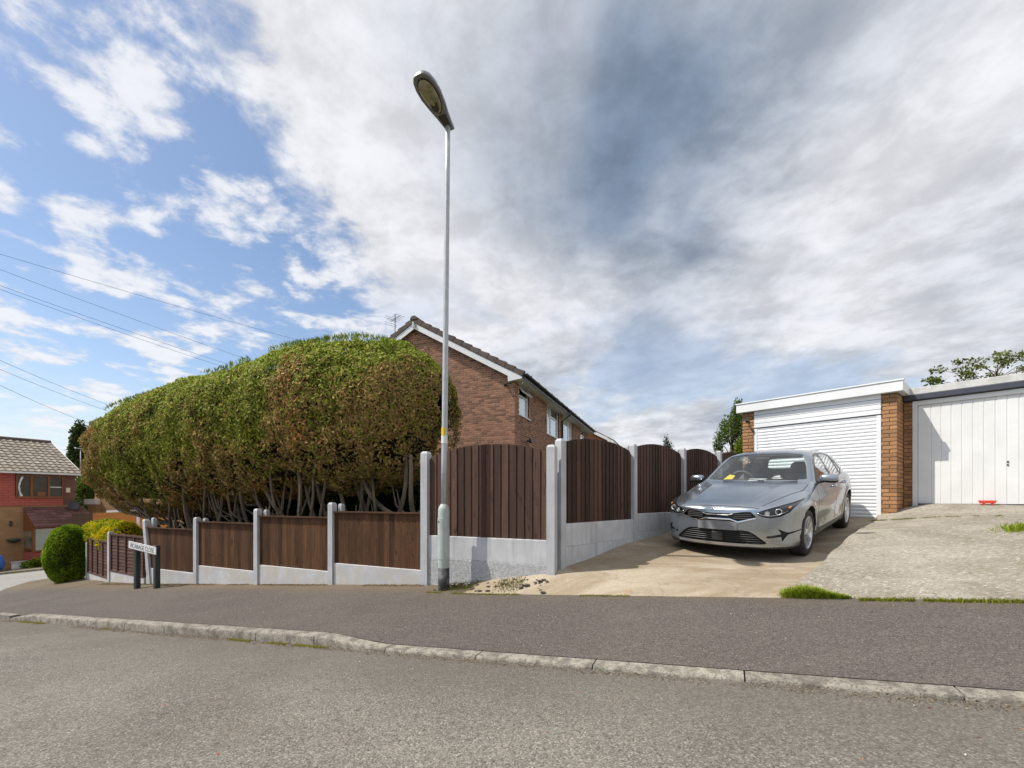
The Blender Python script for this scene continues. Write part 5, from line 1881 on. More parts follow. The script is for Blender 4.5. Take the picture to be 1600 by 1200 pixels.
def sub(faces, off=0.0, vec=None, rim=False, flip=False):
    """the given faces as a mesh of their own, moved inward by off (or by a vector), with walls up to the old outline if rim"""
    used = np.unique(faces)
    mp = -np.ones(len(CV), int); mp[used] = np.arange(len(used))
    v = CV[used] - CN[used] * off
    if vec is not None:
        v = v + np.array(vec)
    f = [tuple(q) for q in mp[faces]]
    V = [tuple(q) for q in v]
    if rim:
        ed = {}
        for q in mp[faces]:
            for i in range(4):
                e = (q[i], q[(i + 1) % 4])
                ed[tuple(sorted(e))] = ed.get(tuple(sorted(e)), []) + [e]
        new = {}
        for k, es in ed.items():
            if len(es) == 1:
                a, b = es[0]
                for w in (a, b):
                    if w not in new:
                        new[w] = len(V); V.append(tuple(CV[used[w]]))
                f.append((a, new[a], new[b], b))
    return V, f


def carpart(name, V, F, m, smooth=True, parent=None):
    o = link(name, mesh(name, V, F if not isinstance(F, np.ndarray) else F, smooth), m, parent or car, local=True)
    return o


def faces_of(nm, side=None):
    q = CFc[owner == names.index(nm)]
    if side is not None and len(q):
        cy_ = CV[q].mean(1)[:, 1]
        q = q[cy_ * side > 0]
    return q


# body: paint, minus the sills' black underside
bodyf = faces_of('body')
cb_ = CV[bodyf].mean(1); nb_ = fnorm(CV, bodyf)
arch = (np.abs(np.hypot(cb_[:, 0], cb_[:, 2] - WZ - .005) - 0.362) < 0.02) & (np.abs(nb_[:, 1]) < 0.6) | (np.abs(np.hypot(cb_[:, 0] - WB, cb_[:, 2] - WZ - .005) - 0.362) < 0.02) & (np.abs(nb_[:, 1]) < 0.6)
inner = (np.abs(cb_[:, 1]) < 0.63) & ((np.hypot(cb_[:, 0], cb_[:, 2] - WZ) < 0.40) | (np.hypot(cb_[:, 0] - WB, cb_[:, 2] - WZ) < 0.40)) & (cb_[:, 2] < 0.75)
under = (cb_[:, 2] < 0.215) & (nb_[:, 2] < -0.2) | (cb_[:, 2] < 0.205)
black = arch | inner | under
V, F = sub(bodyf[~black]); body = carpart('body', V, np.array(F), M['paint'])
V, F = sub(bodyf[black]); carpart('underbody', V, np.array(F), M['matt_black'])
# trims and glass
V, F = sub(faces_of('window_trim'), -0.002); carpart('window_trim', V, np.array(F), M['gloss_black'])
V, F = sub(faces_of('windscreen'), 0.0); carpart('windscreen', V, np.array(F), M['glass_w'])
V, F = sub(faces_of('rear_window'), 0.0); carpart('rear_window', V, np.array(F), M['glass_s'])
for nm in ('front_window', 'back_window', 'quarter_window'):
    for sd_ in (-1, 1):
        V, F = sub(faces_of(nm, sd_), 0.003); carpart('window', V, np.array(F), M['glass_s'])
# pale lining inside roof and pillars
ll = bodyf[(cb_[:, 2] > 0.97) & (cb_[:, 0] > 0.45)]
V, F = sub(ll, 0.03); carpart('headlining', V, np.array(F), M['lining'])
# front openings
V, F = sub(faces_of('grille'), 0.0, (0.035, 0, 0), True); gr = carpart('grille', V, F, M['gloss_black'], False)
V, F = sub(faces_of('intake'), 0.0, (0.045, 0, 0), True); it = carpart('lower_intake', V, F, M['matt_black'], False)
for sd_ in (-1, 1):
    V, F = sub(faces_of('vent_black', sd_), 0.0, (0.02, 0, 0), True); carpart('side_vent', V, F, M['seam'], False)
V, F = sub(faces_of('lip'), -0.012); carpart('lip', V, np.array(F), M['lip_grey'])


def xs_at(y, z, x0=-1.0, x1=0.6):
    """front surface x at (y, z)"""
    xs = np.linspace(x0, x1, 500)
    f = car_F(xs, np.full_like(xs, y), np.full_like(xs, z), arches=False)
    i = np.argmax(f < 0)
    return xs[i] - (xs[1] - xs[0]) * f[i] / (f[i] - f[i - 1] + 1e-12)


def ys_at(x, z):
    ys = np.linspace(1.0, 0.3, 500)
    f = car_F(np.full_like(ys, x), ys, np.full_like(ys, z), arches=False)
    return ys[np.argmax(f < 0)]


def zs_at(x, y):
    zs = np.linspace(1.6, 0.3, 600)
    f = car_F(np.full_like(zs, x), np.full_like(zs, y), zs, arches=False)
    return zs[np.argmax(f < 0)]


def front_strip(name, pts2, w, m, lift=0.004, parent=None, th=0.01, sub_n=6):
    """a bar that follows the nose through (y, z) points"""
    P_ = []
    for (a, b) in zip(pts2[:-1], pts2[1:]):
        for k in range(sub_n):
            t_ = k / sub_n
            P_.append((a[0] * (1 - t_) + b[0] * t_, a[1] * (1 - t_) + b[1] * t_))
    P_.append(pts2[-1])
    V, F = [], []
    for i, (y, z) in enumerate(P_):
        x = xs_at(abs(y), z) - lift
        V += [(x + th, y, z - w / 2), (x - 0.002, y, z - w / 2), (x - 0.004, y, z), (x - 0.001, y, z + w / 2), (x + th, y, z + w / 2)]
    n = 5
    for i in range(len(P_) - 1):
        for q in range(n):
            F.append((i * n + q, i * n + (q + 1) % n, (i + 1) * n + (q + 1) % n, (i + 1) * n + q))
    F += [tuple(range(n)), tuple(range((len(P_) - 1) * n, len(P_) * n))[::-1]]
    o = carpart(name, V, F, m, False, parent); bpy_fix(o.data)
    return o


def side_strip(name, pts2, w, m, sd_, lift=0.002, parent=None, th=0.006):
    """thin strip on the flank through (x, z) points"""
    V, F = [], []
    P_ = []
    for a, b in zip(pts2[:-1], pts2[1:]):
        nseg = max(2, int(math.hypot(b[0] - a[0], b[1] - a[1]) / 0.05))
        for k in range(nseg):
            t_ = k / nseg
            P_.append((a[0] * (1 - t_) + b[0] * t_, a[1] * (1 - t_) + b[1] * t_))
    P_.append(pts2[-1])
    for i, (x, z) in enumerate(P_):
        j = min(i + 1, len(P_) - 1); l = max(i - 1, 0)
        d = np.array([P_[j][0] - P_[l][0], P_[j][1] - P_[l][1]]); d /= np.linalg.norm(d) + 1e-9
        nx, nz = -d[1] * w / 2, d[0] * w / 2
        for sg in (-1, 1):
            y = ys_at(x + sg * nx, z + sg * nz) + lift
            V += [(x + sg * nx, sd_ * y, z + sg * nz), (x + sg * nx, sd_ * (y - th), z + sg * nz)]
    for i in range(len(P_) - 1):
        a, b = i * 4, i * 4 + 4
        F += [(a, a + 2, b + 2, b), (a + 1, b + 1, b + 3, a + 3), (a, b, b + 1, a + 1), (a + 2, a + 3, b + 3, b + 2)]
    o = carpart(name, V, F, m, False, parent); bpy_fix(o.data)
    return o


# grille bars, chrome blade, small top blade
front_strip('chrome_strip', [(-0.485, 0.600), (-0.27, 0.540), (-0.172, 0.574), (0.172, 0.574), (0.27, 0.540), (0.485, 0.600)], 0.018, M['chrome'], 0.006, gr, 0.03)
front_strip('chrome_strip', [(-0.20, 0.646), (-0.14, 0.628), (0.14, 0.628), (0.20, 0.646)], 0.008, M['chrome'], 0.0, gr, 0.02)
for z in (0.592, 0.618, 0.640, 0.660):
    for sd_ in (-1, 1):
        front_strip('grille_bar', [(sd_ * 0.20, z - 0.004), (sd_ * 0.42, z)], 0.006, M['matt_black'], -0.012, gr, 0.02)
for i, z in enumerate((0.282, 0.312, 0.342, 0.372, 0.402)):
    yy = 0.565 - i * 0.034
    for sd_ in (-1, 1):
        front_strip('intake_bar', [(sd_ * 0.085, z), (sd_ * yy, z + 0.004)], 0.008, mat('bar_grey', (0.028, 0.028, 0.03), 0.5) if 'bar_grey' not in bpy.data.materials else bpy.data.materials['bar_grey'], -0.012, it, 0.02)
MB().bbox((xs_at(0.0, 0.33) - 0.008, -0.075, 0.272), (0.03, 0, 0), (0, 0.15, 0), (0, 0, 0.125), 0.008).build('radar_cover', M['matt_black'], it, local=True)
# number plate: blanked out grey, bent with the bumper
V, F = [], []
yy = np.linspace(-0.26, 0.26, 13)
for y in yy:
    x = min(xs_at(abs(y), 0.50), xs_at(abs(y), 0.46)) - 0.014
    V += [(x + 0.012, y, 0.428), (x, y, 0.428), (x, y, 0.535), (x + 0.012, y, 0.535)]
for i in range(12):
    for q in range(4):
        F.append((i * 4 + q, i * 4 + (q + 1) % 4, i * 4 + 4 + (q + 1) % 4, i * 4 + 4 + q))
F += [(0, 1, 2, 3), (51, 50, 49, 48)]
o = carpart('number_plate', V, F, M['plate'], False); bpy_fix(o.data)
# raised badge letters
def badge(strokes, y0, z0, sc):
    for st_ in strokes:
        front_letters.append([(y0 + a * sc, z0 + b * sc) for a, b in st_])
front_letters = []
w_ = 0.30
badge([[(0.0, 0.0), (0.16, 0.0), (0.30, 1.0), (0.14, 1.0)], [(0.24, 0.38), (0.66, 1.0), (0.88, 1.0), (0.46, 0.38)], [(0.40, 0.50), (0.58, 0.52), (0.92, 0.0), (0.70, 0.0)],
       [(0.98, 0.0), (1.14, 0.0), (1.36, 1.0), (1.20, 1.0)], [(1.30, 0.0), (1.50, 0.0), (2.02, 1.0), (1.86, 1.0)], [(1.94, 1.0), (2.10, 1.0), (2.22, 0.0), (2.04, 0.0)]], 0.0, 0.0, 0.034)
bm_ = MB()
for q in front_letters:
    pts_ = []
    for a, b in q:
        yv = -(a - 0.0377 * 1.0) * 2.35      # reads left to right for someone facing the car
        zv = 0.696 + b * 0.95
        pts_.append((xs_at(abs(yv), zv) - 0.003, yv, zv))
    bm_.prism(pts_, (-0.006, 0, 0.001))
o = bm_.build('badge', mat('bright_badge', (0.9, 0.91, 0.93), 0.2, metal=0.4), car, local=True); bpy_fix(o.data)
# bonnet shut line, along the nose and back over the lamps
def top_strip(name, pts3, w, m):
    V, F = [], []
    for i, p in enumerate(pts3):
        j, l = min(i + 1, len(pts3) - 1), max(i - 1, 0)
        d = np.array(pts3[j]) - np.array(pts3[l]); d /= np.linalg.norm(d) + 1e-9
        g = grad(np.array([p]))[0]; g /= np.linalg.norm(g)
        s_ = np.cross(d, g)
        p = np.array(p) + g * 0.0015
        V += [p - s_ * w / 2, p + s_ * w / 2]
    F = [(2 * i, 2 * i + 1, 2 * i + 3, 2 * i + 2) for i in range(len(pts3) - 1)]
    return carpart(name, V, F, m, True)


def on_surf(p):
    p = np.array([p], float)
    for _ in range(6):
        f = car_F(*p.T, arches=False); g = grad(p, arches=False)
        p = p - (f / ((g * g).sum(1) + 1e-6))[:, None] * g
    return tuple(p[0])


ln = []
for y in np.linspace(-0.50, 0.50, 25):
    z = 0.742 - 0.02 * (abs(y) / 0.5) ** 3
    ln.append((xs_at(abs(y), z), y, z))
top_strip('bonnet_gap', ln, 0.009, M['seam'])
for sd_ in (-1, 1):
    q = [(xs_at(0.50, 0.722), 0.50, 0.722)]
    for k in np.linspace(0, 1, 16):
        y = 0.50 + (0.775 - 0.50) * min(1, k * 1.25) ** 0.9
        x = q[0][0] + (0.44 - q[0][0]) * k
        q.append(on_surf((x, y, zs_at(x, y))))
    top_strip('bonnet_gap', [(a, sd_ * b, c) for a, b, c in q], 0.008, M['seam'])
# headlights: dark housing, two round lamps, amber corner, clear cover
for sd_ in (-1, 1):
    hf = faces_of('headlight', sd_)
    V, F = sub(hf, 0.0, (0.04, -0.012 * sd_, -0.004), True); hl = carpart('headlight', V, F, M['lamp_house'], False)
    V, F = sub(hf, 0.001); carpart('lens', V, np.array(F), M['lamp_glass'], True, hl)
    for (y, z, r_) in ((0.590, 0.656, 0.030), (0.702, 0.678, 0.040)):
        x = xs_at(y, z) + 0.014
        ax = np.array([-1, 0.25 * sd_, 0.05])
        MB().lathe((x + 0.012, sd_ * y, z), ax, [(0, r_), (0.022, r_), (0.024, r_ * 0.93), (0.022, r_ * 0.74), (0.004, r_ * 0.70)], 20).build('lamp_ring', M['lamp_white'], hl, True, local=True)
        MB().lathe((x + 0.010, sd_ * y, z), ax, [(0, r_ * 0.68), (0.010, r_ * 0.62), (0.018, r_ * 0.36), (0.021, 0.001)], 16).build('lamp_lens', M['gloss_black'] if r_ > 0.03 else M['lamp_white'], hl, True, local=True)
    for (ya, za, yb, zb) in ((0.793, 0.718, 0.806, 0.732),):
        xa, xb = xs_at(ya, za) + 0.014, xs_at(yb, zb) + 0.014
        MB().tube([(xa, sd_ * ya, za), (xb, sd_ * yb, zb)], [0.013, 0.010], 8).build('indicator', M['amber'], hl, True, local=True)
    q = [(0.478, 0.662), (0.535, 0.634), (0.625, 0.622), (0.715, 0.636), (0.785, 0.676)]
    V = [(xs_at(a, b) + 0.006, sd_ * a, b + 0.004) for a, b in q]
    MB().tube(V, 0.0045, 6).build('light_strip', M['lamp_white'], hl, True, local=True)
# fog strip
for sd_ in (-1, 1):
    q = [(xs_at(a, b) - 0.001, sd_ * a, b) for a, b in ((0.615, 0.350), (0.66, 0.360), (0.70, 0.369))]
    MB().tube(q, [0.005, 0.007, 0.006], 8).build('fog_lamp', M['lamp_house'], car, True, local=True)
# wipers
for (ya, yb, x0) in ((0.42, -0.20, 0.0), (-0.12, -0.62, 0.0)):
    q = []
    for k in np.linspace(0, 1, 8):
        y = ya + (yb - ya) * k
        z = 0.995 + 0.012 * math.sin(math.pi * k)
        q.append((on_surf((0.42 + 0.36 * y * y, y, z))[0] - 0.012, y, z + 0.010))
    MB().tube(q, 0.009, 6).build('wiper', M['matt_black'], car, local=True)
# flank: shut lines, handles, side marker, sill
for sd_ in (-1, 1):
    side_strip('door_gap', [(0.565, 0.94), (0.50, 0.80), (0.475, 0.55), (0.50, 0.30)], 0.008, M['seam'], sd_)
    side_strip('door_gap', [(1.66, 0.955), (1.675, 0.70), (1.66, 0.30)], 0.008, M['seam'], sd_)
    side_strip('door_gap', [(2.46, 0.965), (2.44, 0.80), (2.33, 0.62), (2.20, 0.50), (2.16, 0.30)], 0.008, M['seam'], sd_)
    side_strip('door_gap', [(0.50, 0.30), (1.66, 0.285), (2.16, 0.30)], 0.008, M['seam'], sd_)
    side_strip('sill', [(0.42, 0.225), (2.2, 0.232)], 0.035, M['matt_black'], sd_, 0.0)
    for x in (1.50, 2.33):
        y = ys_at(x, 0.845)
        MB().tube([(x - 0.10, sd_ * (y + 0.004), 0.842), (x - 0.07, sd_ * (y + 0.036), 0.846), (x + 0.07, sd_ * (y + 0.036), 0.850), (x + 0.10, sd_ * (y + 0.004), 0.850)], [0.012, 0.016, 0.016, 0.012], 10).build('door_handle', M['paint'], car, True, local=True)
    y = ys_at(0.335, 0.745)
    MB().bbox((0.30, sd_ * y - 0.004, 0.735), (0.07, 0, 0), (0, 0.010, 0), (0, 0, 0.022), 0.004).build('side_repeater', M['chrome'], car, local=True)
    # mirror: black foot, silver shell
    y0 = ys_at(0.80, 0.985)
    mf = MB().bbox((0.72, sd_ * y0 - 0.02, 0.945), (0.13, 0, 0), (0, 0.04, 0), (0, 0, 0.03), 0.008)
    mf.tube([(0.76, sd_ * (y0 - 0.01), 0.955), (0.755, sd_ * (y0 + 0.09), 0.972)], [0.028, 0.026], 10)
    V, F = [], []
    cx_, cy_, cz_ = 0.745, y0 + 0.155, 1.012
    nu_, nv_ = 14, 18
    for i in range(nu_ + 1):
        th = math.pi * i / nu_
        for j in range(nv_):
            ph = 2 * math.pi * j / nv_
            ux, uy, uz = math.sin(th) * math.cos(ph), math.cos(th), math.sin(th) * math.sin(ph)
            sx, sy, sz = (np.sign(c_) * abs(c_) ** 0.75 for c_ in (ux, uy, uz))
            V.append((cx_ + (0.085 if sx < 0 else 0.05) * sx * (1 - 0.15 * uy), sd_ * (cy_ + 0.118 * sy), cz_ + 0.066 * sz * (1 + 0.10 * uy) - 0.01 * uy))
    for i in range(nu_):
        for j in range(nv_):
            F.append((i * nv_ + j, i * nv_ + (j + 1) % nv_, (i + 1) * nv_ + (j + 1) % nv_, (i + 1) * nv_ + j))
    mi = mf.build('mirror', M['matt_black'], car, local=True)
    V_ = np.array(V); F_ = [f for f in F if V_[list(f)].mean(0)[2] > cz_ - 0.028]
    G_ = [f for f in F if V_[list(f)].mean(0)[2] <= cz_ - 0.028]
    for nm, ff, mm in (('mirror_shell', F_, M['paint']), ('mirror_base', G_, M['matt_black'])):
        o = carpart(nm, V, ff, mm, True, mi)
        bpy_fix(o.data)
# roof aerial
MB().prism([(2.72, 0, 1.375), (2.86, 0, 1.36), (2.85, 0, 1.42), (2.82, 0, 1.425)], (0, 0.012, 0)).build('roof_aerial', M['paint'], car, local=True)
# wheels
def wheel(xc, sd_):
    yo = sd_ * 0.885
    ax = (0, sd_, 0)
    base = (xc, sd_ * 0.685, WZ)
    prof = [(0.0, 0.225), (-0.008, 0.26), (0.0, 0.298), (0.022, 0.313), (0.06, 0.318), (0.145, 0.318), (0.180, 0.313), (0.200, 0.298), (0.206, 0.262), (0.196, 0.224), (0.16, 0.215), (0.04, 0.215)]
    ty = MB().lathe(base, ax, prof, 44, True).build('wheel', M['tyre'], car, True, local=True); bpy_fix(ty.data)
    rim_p = [(0.195, 0.226), (0.199, 0.217), (0.190, 0.205), (0.13, 0.198), (0.02, 0.196), (0.02, 0.215), (0.15, 0.218)]
    o = MB().lathe(base, ax, rim_p, 44, True).build('rim', M['alloy'], ty, True, local=True); bpy_fix(o.data)
    MB().lathe((xc, sd_ * 0.755, WZ), ax, [(0, 0.15), (0.012, 0.15), (0.014, 0.02)], 30).build('brake_disc', M['disc'], ty, local=True)
    MB().lathe((xc, sd_ * 0.735, WZ), ax, [(0, 0.197), (0.006, 0.197)], 30).build('barrel_back', M['matt_black'], ty, local=True)
    MB().lathe((xc, sd_ * 0.845, WZ), ax, [(0, 0.062), (0.018, 0.058), (0.026, 0.030), (0.028, 0.001)], 20).build('hub_cap', M['alloy'], ty, True, local=True)
    for k in range(10):
        pair = k // 2; a = 2 * math.pi * pair / 5 + (0.17 if k % 2 else -0.17) + 0.3
        ca, sa_ = math.cos(a), math.sin(a)
        a2 = 2 * math.pi * pair / 5 + (0.24 if k % 2 else -0.24) + 0.3
        cb2, sb2 = math.cos(a2), math.sin(a2)
        p0 = np.array([xc + 0.045 * ca, sd_ * 0.862, WZ + 0.045 * sa_]); p1 = np.array([xc + 0.205 * cb2, sd_ * 0.876, WZ + 0.205 * sb2])
        t_ = np.array([-sa_, 0, ca]); w0, w1 = 0.017, 0.021
        d = np.array([0, -sd_ * 0.028, 0])
        V = [p0 - t_ * w0, p0 + t_ * w0, p1 + t_ * w1, p1 - t_ * w1]
        V += [v_ + d for v_ in V]
        o = MB().add(V, [(0, 1, 2, 3), (7, 6, 5, 4), (0, 4, 5, 1), (1, 5, 6, 2), (2, 6, 7, 3), (3, 7, 4, 0)]).build('spoke', M['alloy'], ty, local=True); bpy_fix(o.data)


for xc in (0.0, WB):
    for sd_ in (-1, 1):
        wheel(xc, sd_)
# cabin
db = MB()
V, F = [], []
for y in np.linspace(-0.70, 0.70, 9):
    for x, z in ((0.50, 0.90), (0.56, 0.965), (0.80, 0.985), (1.00, 0.975), (1.06, 0.93), (1.08, 0.70)):
        V.append((x + 0.25 * y * y * (1 if x < 0.6 else 0.2), y, z - 0.02 * (abs(y) / 0.7) ** 2))
for i in range(8):
    for k in range(5):
        F.append((i * 6 + k, i * 6 + k + 1, i * 6 + 7 + k, i * 6 + 6 + k))
dash = carpart('dashboard', V, F, M['cloth'], True); bpy_fix(dash.data)
sw_c = np.array([1.20, 0.37, 0.94])
ax = np.array([0.9, 0, 0.42]); ax /= np.linalg.norm(ax)
q = []
e1 = np.array([0, 1, 0.0]); e2 = np.cross(ax, e1)
for k in range(25):
    a = 2 * math.pi * k / 24
    q.append(sw_c + 0.185 * (math.cos(a) * e1 + math.sin(a) * e2))
swh = MB().tube(q, 0.015, 8, False).build('steering_wheel', M['cloth'], car, True, local=True)
MB().tube([sw_c - e1 * 0.18, sw_c, sw_c + e1 * 0.18], [0.016, 0.035, 0.016], 8).build('spoke', M['cloth'], swh, True, local=True)


def seat(xc, yc, w, zb, zt):
    def blob(cen, hx, hy, hz, tilt, p=0.55):
        V, F = [], []
        nu_, nv_ = 12, 16
        for i in range(nu_ + 1):
            th = math.pi * i / nu_
            for j in range(nv_):
                ph = 2 * math.pi * j / nv_
                ux, uy, uz = math.sin(th) * math.cos(ph), math.sin(th) * math.sin(ph), math.cos(th)
                s3 = [np.sign(c_) * abs(c_) ** p for c_ in (ux, uy, uz)]
                V.append((cen[0] + hx * s3[0] + tilt * hz * s3[2], cen[1] + hy * s3[1] * (1 - 0.12 * s3[2]), cen[2] + hz * s3[2]))
        for i in range(nu_):
            for j in range(nv_):
                F.append((i * nv_ + j, i * nv_ + (j + 1) % nv_, (i + 1) * nv_ + (j + 1) % nv_, (i + 1) * nv_ + j))
        return V, F
    zm = (zb + zt) / 2
    V, F = blob((xc + 0.18, yc, zm), 0.085, w, (zt - zb) / 2, 0.32)
    s_ = carpart('seat', V, F, M['cloth'], True); bpy_fix(s_.data)
    V, F = blob((xc - 0.10, yc, zb - 0.02), 0.26, w, 0.08, 0)
    o = carpart('cushion', V, F, M['cloth'], True, s_); bpy_fix(o.data)
    V, F = blob((xc + 0.18 + 0.32 * (zt - zb) / 2 + 0.03, yc, zt + 0.085), 0.055, min(w, 0.14), 0.095, 0.2)
    o = carpart('headrest', V, F, M['cloth'], True, s_); bpy_fix(o.data)


for y in (-0.37, 0.37):
    seat(1.42, y, 0.235, 0.52, 1.05)
for y in (-0.40, 0.0, 0.40):
    seat(2.28, y, 0.20, 0.52, 0.90)
MB().box((1.9, 0, 0.36), (1.3, 0.66, 0.02)).build('cabin_floor', M['matt_black'], car, local=True)
MB().bbox((1.02, -0.11, 1.275), (0.025, 0, 0), (0, 0.22, 0), (0, 0, 0.06), 0.012).build('rear_view_mirror', M['matt_black'], car, local=True)
# the yellow note lying under the windscreen on the driver's side
mw = np.array(car.matrix_world)
def cw(p):
    return mw[:3, :3] @ np.array(p) + mw[:3, 3]
nt_ = MB()
nt_.prism([cw(p) for p in ((0.72, 0.52, 0.985), (0.72, 0.38, 0.985), (0.83, 0.36, 1.045), (0.84, 0.45, 1.065))], cw((0.003, 0, 0.006)) - cw((0, 0, 0)))
tag(nt_.build('note', M['yellow'], None), 'small yellow note lying on the dashboard under the car windscreen', 'note')
pp = MB()
pp.prism([cw(p) for p in ((0.64, 0.10, 0.975), (0.64, -0.16, 0.975), (0.70, -0.16, 1.005), (0.70, 0.10, 1.005))], cw((0.003, 0, 0.004)) - cw((0, 0, 0)))
tag(pp.build('paper_strip', M['white'], None), 'white strip of paper on the dashboard in the middle of the car windscreen', 'paper')
# ------------------------------------------------------------------ the clipped conifer hedge
M['leaf'] = leafmat('hedge_foliage', 0.22)
M['leaf2'] = leafmat('leaf_foliage', 0.35)
M['bark'] = mat('conifer_bark', (0.20, 0.155, 0.105), 0.9, (0.10, 0.078, 0.055), 9.0, 5.0, bump=0.8, bscale=30, stretch=(1, 1, 0.35))
M['core'] = mat('dark_core', (0.028, 0.022, 0.014), 1.0, (0.018, 0.016, 0.010), 6.0)
LH, RH = 5.2, 2.0                         # half length, end rounding
SC = 9.66                                  # middle of the hedge along the street


def hedge_pt(l_, th, k_in=1.0):
    """point and outward normal of the crown; l_ along (-LH..LH, + is downhill), th round the section"""
    e = np.clip((np.abs(l_) - (LH - RH)) / RH, 0, 1)
    kk = np.sqrt(np.clip(1 - e ** 2.3, 0, 1))
    k = 0.12 + 0.88 * kk
    sp_ = lambda a: np.sign(a) * np.abs(a) ** 0.66
    s_ = SC + l_
    zt = np.interp(l_, [-5.2, -3.1, -1.3, 0.65, 3.35, 5.2], [2.90, 2.94, 2.87, 2.69, 2.40, 2.22]) + 0.03 * np.sin(2.3 * l_)
    zb = 0.24 - 0.050 * (l_ + LH) - 0.26 * sstep(-1.5, 2.5, l_) + 0.10 * np.sin(2.1 * l_ + 0.6) + 0.07 * np.sin(4.3 * l_)
    zm, hz = (zt + zb) / 2, (zt - zb) / 2
    tm, ht = 6.72, 1.42
    c_, s2 = sp_(np.cos(th)), sp_(np.sin(th))
    bul = 1 + 0.10 * np.clip(-s2, -1, 1) * 0 + 0.06 * (s2 > 0) * -1 * np.abs(s2) ** 2
    T = tm + ht * k * c_ * bul
    Z = zm + hz * (0.45 + 0.55 * k if False else k) * s2
    # leaf tufts stand on gentle lumps, one for every tree
    lum = 0.05 * np.sin(2.0 * math.pi * s_ / 1.9 + 1.3 * np.sin(th) + 1.5 * np.sin(0.9 * s_))
    T = T + lum * c_ * 0.8 + 0.42 * np.clip(-s2, 0, 1) ** 2 * (c_ < 0) * np.abs(c_)
    x, y = st(s_, T)
    nn_ = np.stack([DN[0] * c_ * hz + DS[0] * np.sign(l_) * e ** 2 * 1.6, DN[1] * c_ * hz + DS[1] * np.sign(l_) * e ** 2 * 1.6, s2 * ht], 1)
    nn_ /= np.linalg.norm(nn_, axis=1, keepdims=True) + 1e-9
    return np.stack([x, y, Z], 1), nn_


hg = thing('conifer_hedge', 'long clipped conifer hedge, green on top and browned below, over bare twisting trunks', 'hedge', v2(stp(SC, 6.7), -1.7))
N = 300000
l_ = rng.uniform(-LH, LH, N)
tt_ = np.linspace(0, 2 * math.pi, 4001)
cx_ = np.sign(np.cos(tt_)) * np.abs(np.cos(tt_)) ** 0.66 * 1.42; sx_ = np.sign(np.sin(tt_)) * np.abs(np.sin(tt_)) ** 0.66 * 1.45
al = np.r_[0, np.cumsum(np.hypot(np.diff(cx_), np.diff(sx_)))]
th = np.interp(rng.uniform(0, al[-1], N), al, tt_)
pos, nrm = hedge_pt(l_, th)
front = nrm @ np.array([OUT[0], OUT[1], 0.25])
keep = (front > -0.25) | (nrm[:, 2] > -0.1) & (rng.random(N) < 0.5) | (rng.random(N) < 0.25)
pos, nrm, l_ = pos[keep], nrm[keep], l_[keep]
n1 = fbm(pos * 1.5, 3, 3); n2 = fbm(pos * 4.5, 8, 3); n3 = fbm(pos * 0.8, 21, 2)
dep = (n1 - 0.5) * 0.30 + (n2 - 0.5) * 0.20
pos = pos + nrm * (dep + rng.uniform(-0.075, 0.03, len(pos)))[:, None]
# thin the underside into hanging ragged tufts
und = (nrm[:, 2] < -0.45)
ok = ~(und & (n2 < 0.5) & (rng.random(len(pos)) < 0.75))
pos, nrm, n1, n2, n3, dep = pos[ok], nrm[ok], n1[ok], n2[ok], n3[ok], dep[ok]
sh_ = to_st(pos[:, 0], pos[:, 1])[0] - SC
hgt = (pos[:, 2] - 0.3) / (np.interp(sh_, [-5.2, -3.1, -1.3, 0.65, 3.35, 5.2], [2.90, 2.94, 2.87, 2.69, 2.40, 2.22]) - 0.36)
brown = sstep(0.42, 0.66, 0.55 * n3 + 0.45 * n1 + 0.40 * (0.46 - hgt) + 0.10 * (n2 - 0.5) + 0.05 * sstep(8.0, 5.0, to_st(pos[:, 0], pos[:, 1])[0]))
brown *= 1 - sstep(0.86, 1.03, hgt)
r_ = rng.random(len(pos))
green = np.array([0.110, 0.140, 0.020]) * (1 - r_[:, None]) + np.array([0.29, 0.31, 0.045]) * r_[:, None]
topg = sstep(0.62, 1.0, hgt)[:, None]
green = green * (1 - 0.45 * topg) + np.array([0.26, 0.36, 0.035]) * 0.45 * topg * (0.7 + 0.6 * r_[:, None])
bro = np.array([0.19, 0.120, 0.048]) * (1 - r_[:, None]) + np.array([0.46, 0.31, 0.12]) * r_[:, None]
rust = sstep(0.54, 0.66, fbm(pos * 1.1 + 40, 5, 3))[:, None] * (r_ > 0.45)[:, None]
bro = bro * (1 - 0.6 * rust) + np.array([0.52, 0.20, 0.07]) * 0.6 * rust
isb = (rng.random(len(pos)) < 0.10 + 0.66 * brown)[:, None]
col = np.where(isb, bro, green) * 1.12
sz = rng.uniform(0.038, 0.085, len(pos))
v, f = flat_sprays(pos, nrm, sz, 0.46, 0.42, 0.38, 0.5)
me = mesh('foliage', v, f); setcol(me, col, 4)
crown = link('crown', me, M['leaf'], hg)
# loose shoots that stand up out of the clipped top
N = 5200
l2 = rng.uniform(-LH * 0.9, LH * 0.85, N); t2 = rng.uniform(0.28 * math.pi, 0.75 * math.pi, N)
t2 = np.where(rng.random(N) < 0.5, math.pi - t2 * 0 + rng.normal(0, 0.35, N) - math.pi / 2, t2)
p2, q2 = hedge_pt(l2, np.clip(t2, 0.2, 2.9))
m_ = fbm(p2 * 1.4, 31, 3) > 0.46
p2, q2 = p2[m_], q2[m_]
p2 = p2 + q2 * 0.05; q2[:, 2] += 1.0
c2 = np.array([0.17, 0.235, 0.035]) * rng.uniform(0.6, 1.4, len(p2))[:, None]
v, f = sprays(p2 + [0, 0, 0.04], q2, rng.uniform(0.05, 0.15, len(p2)), None, 0.16, 0, 0.5, 0.1)
me = mesh('shoots', v, f); setcol(me, c2, 4)
link('top_shoots', me, M['leaf'], hg)['kind'] = 'stuff'
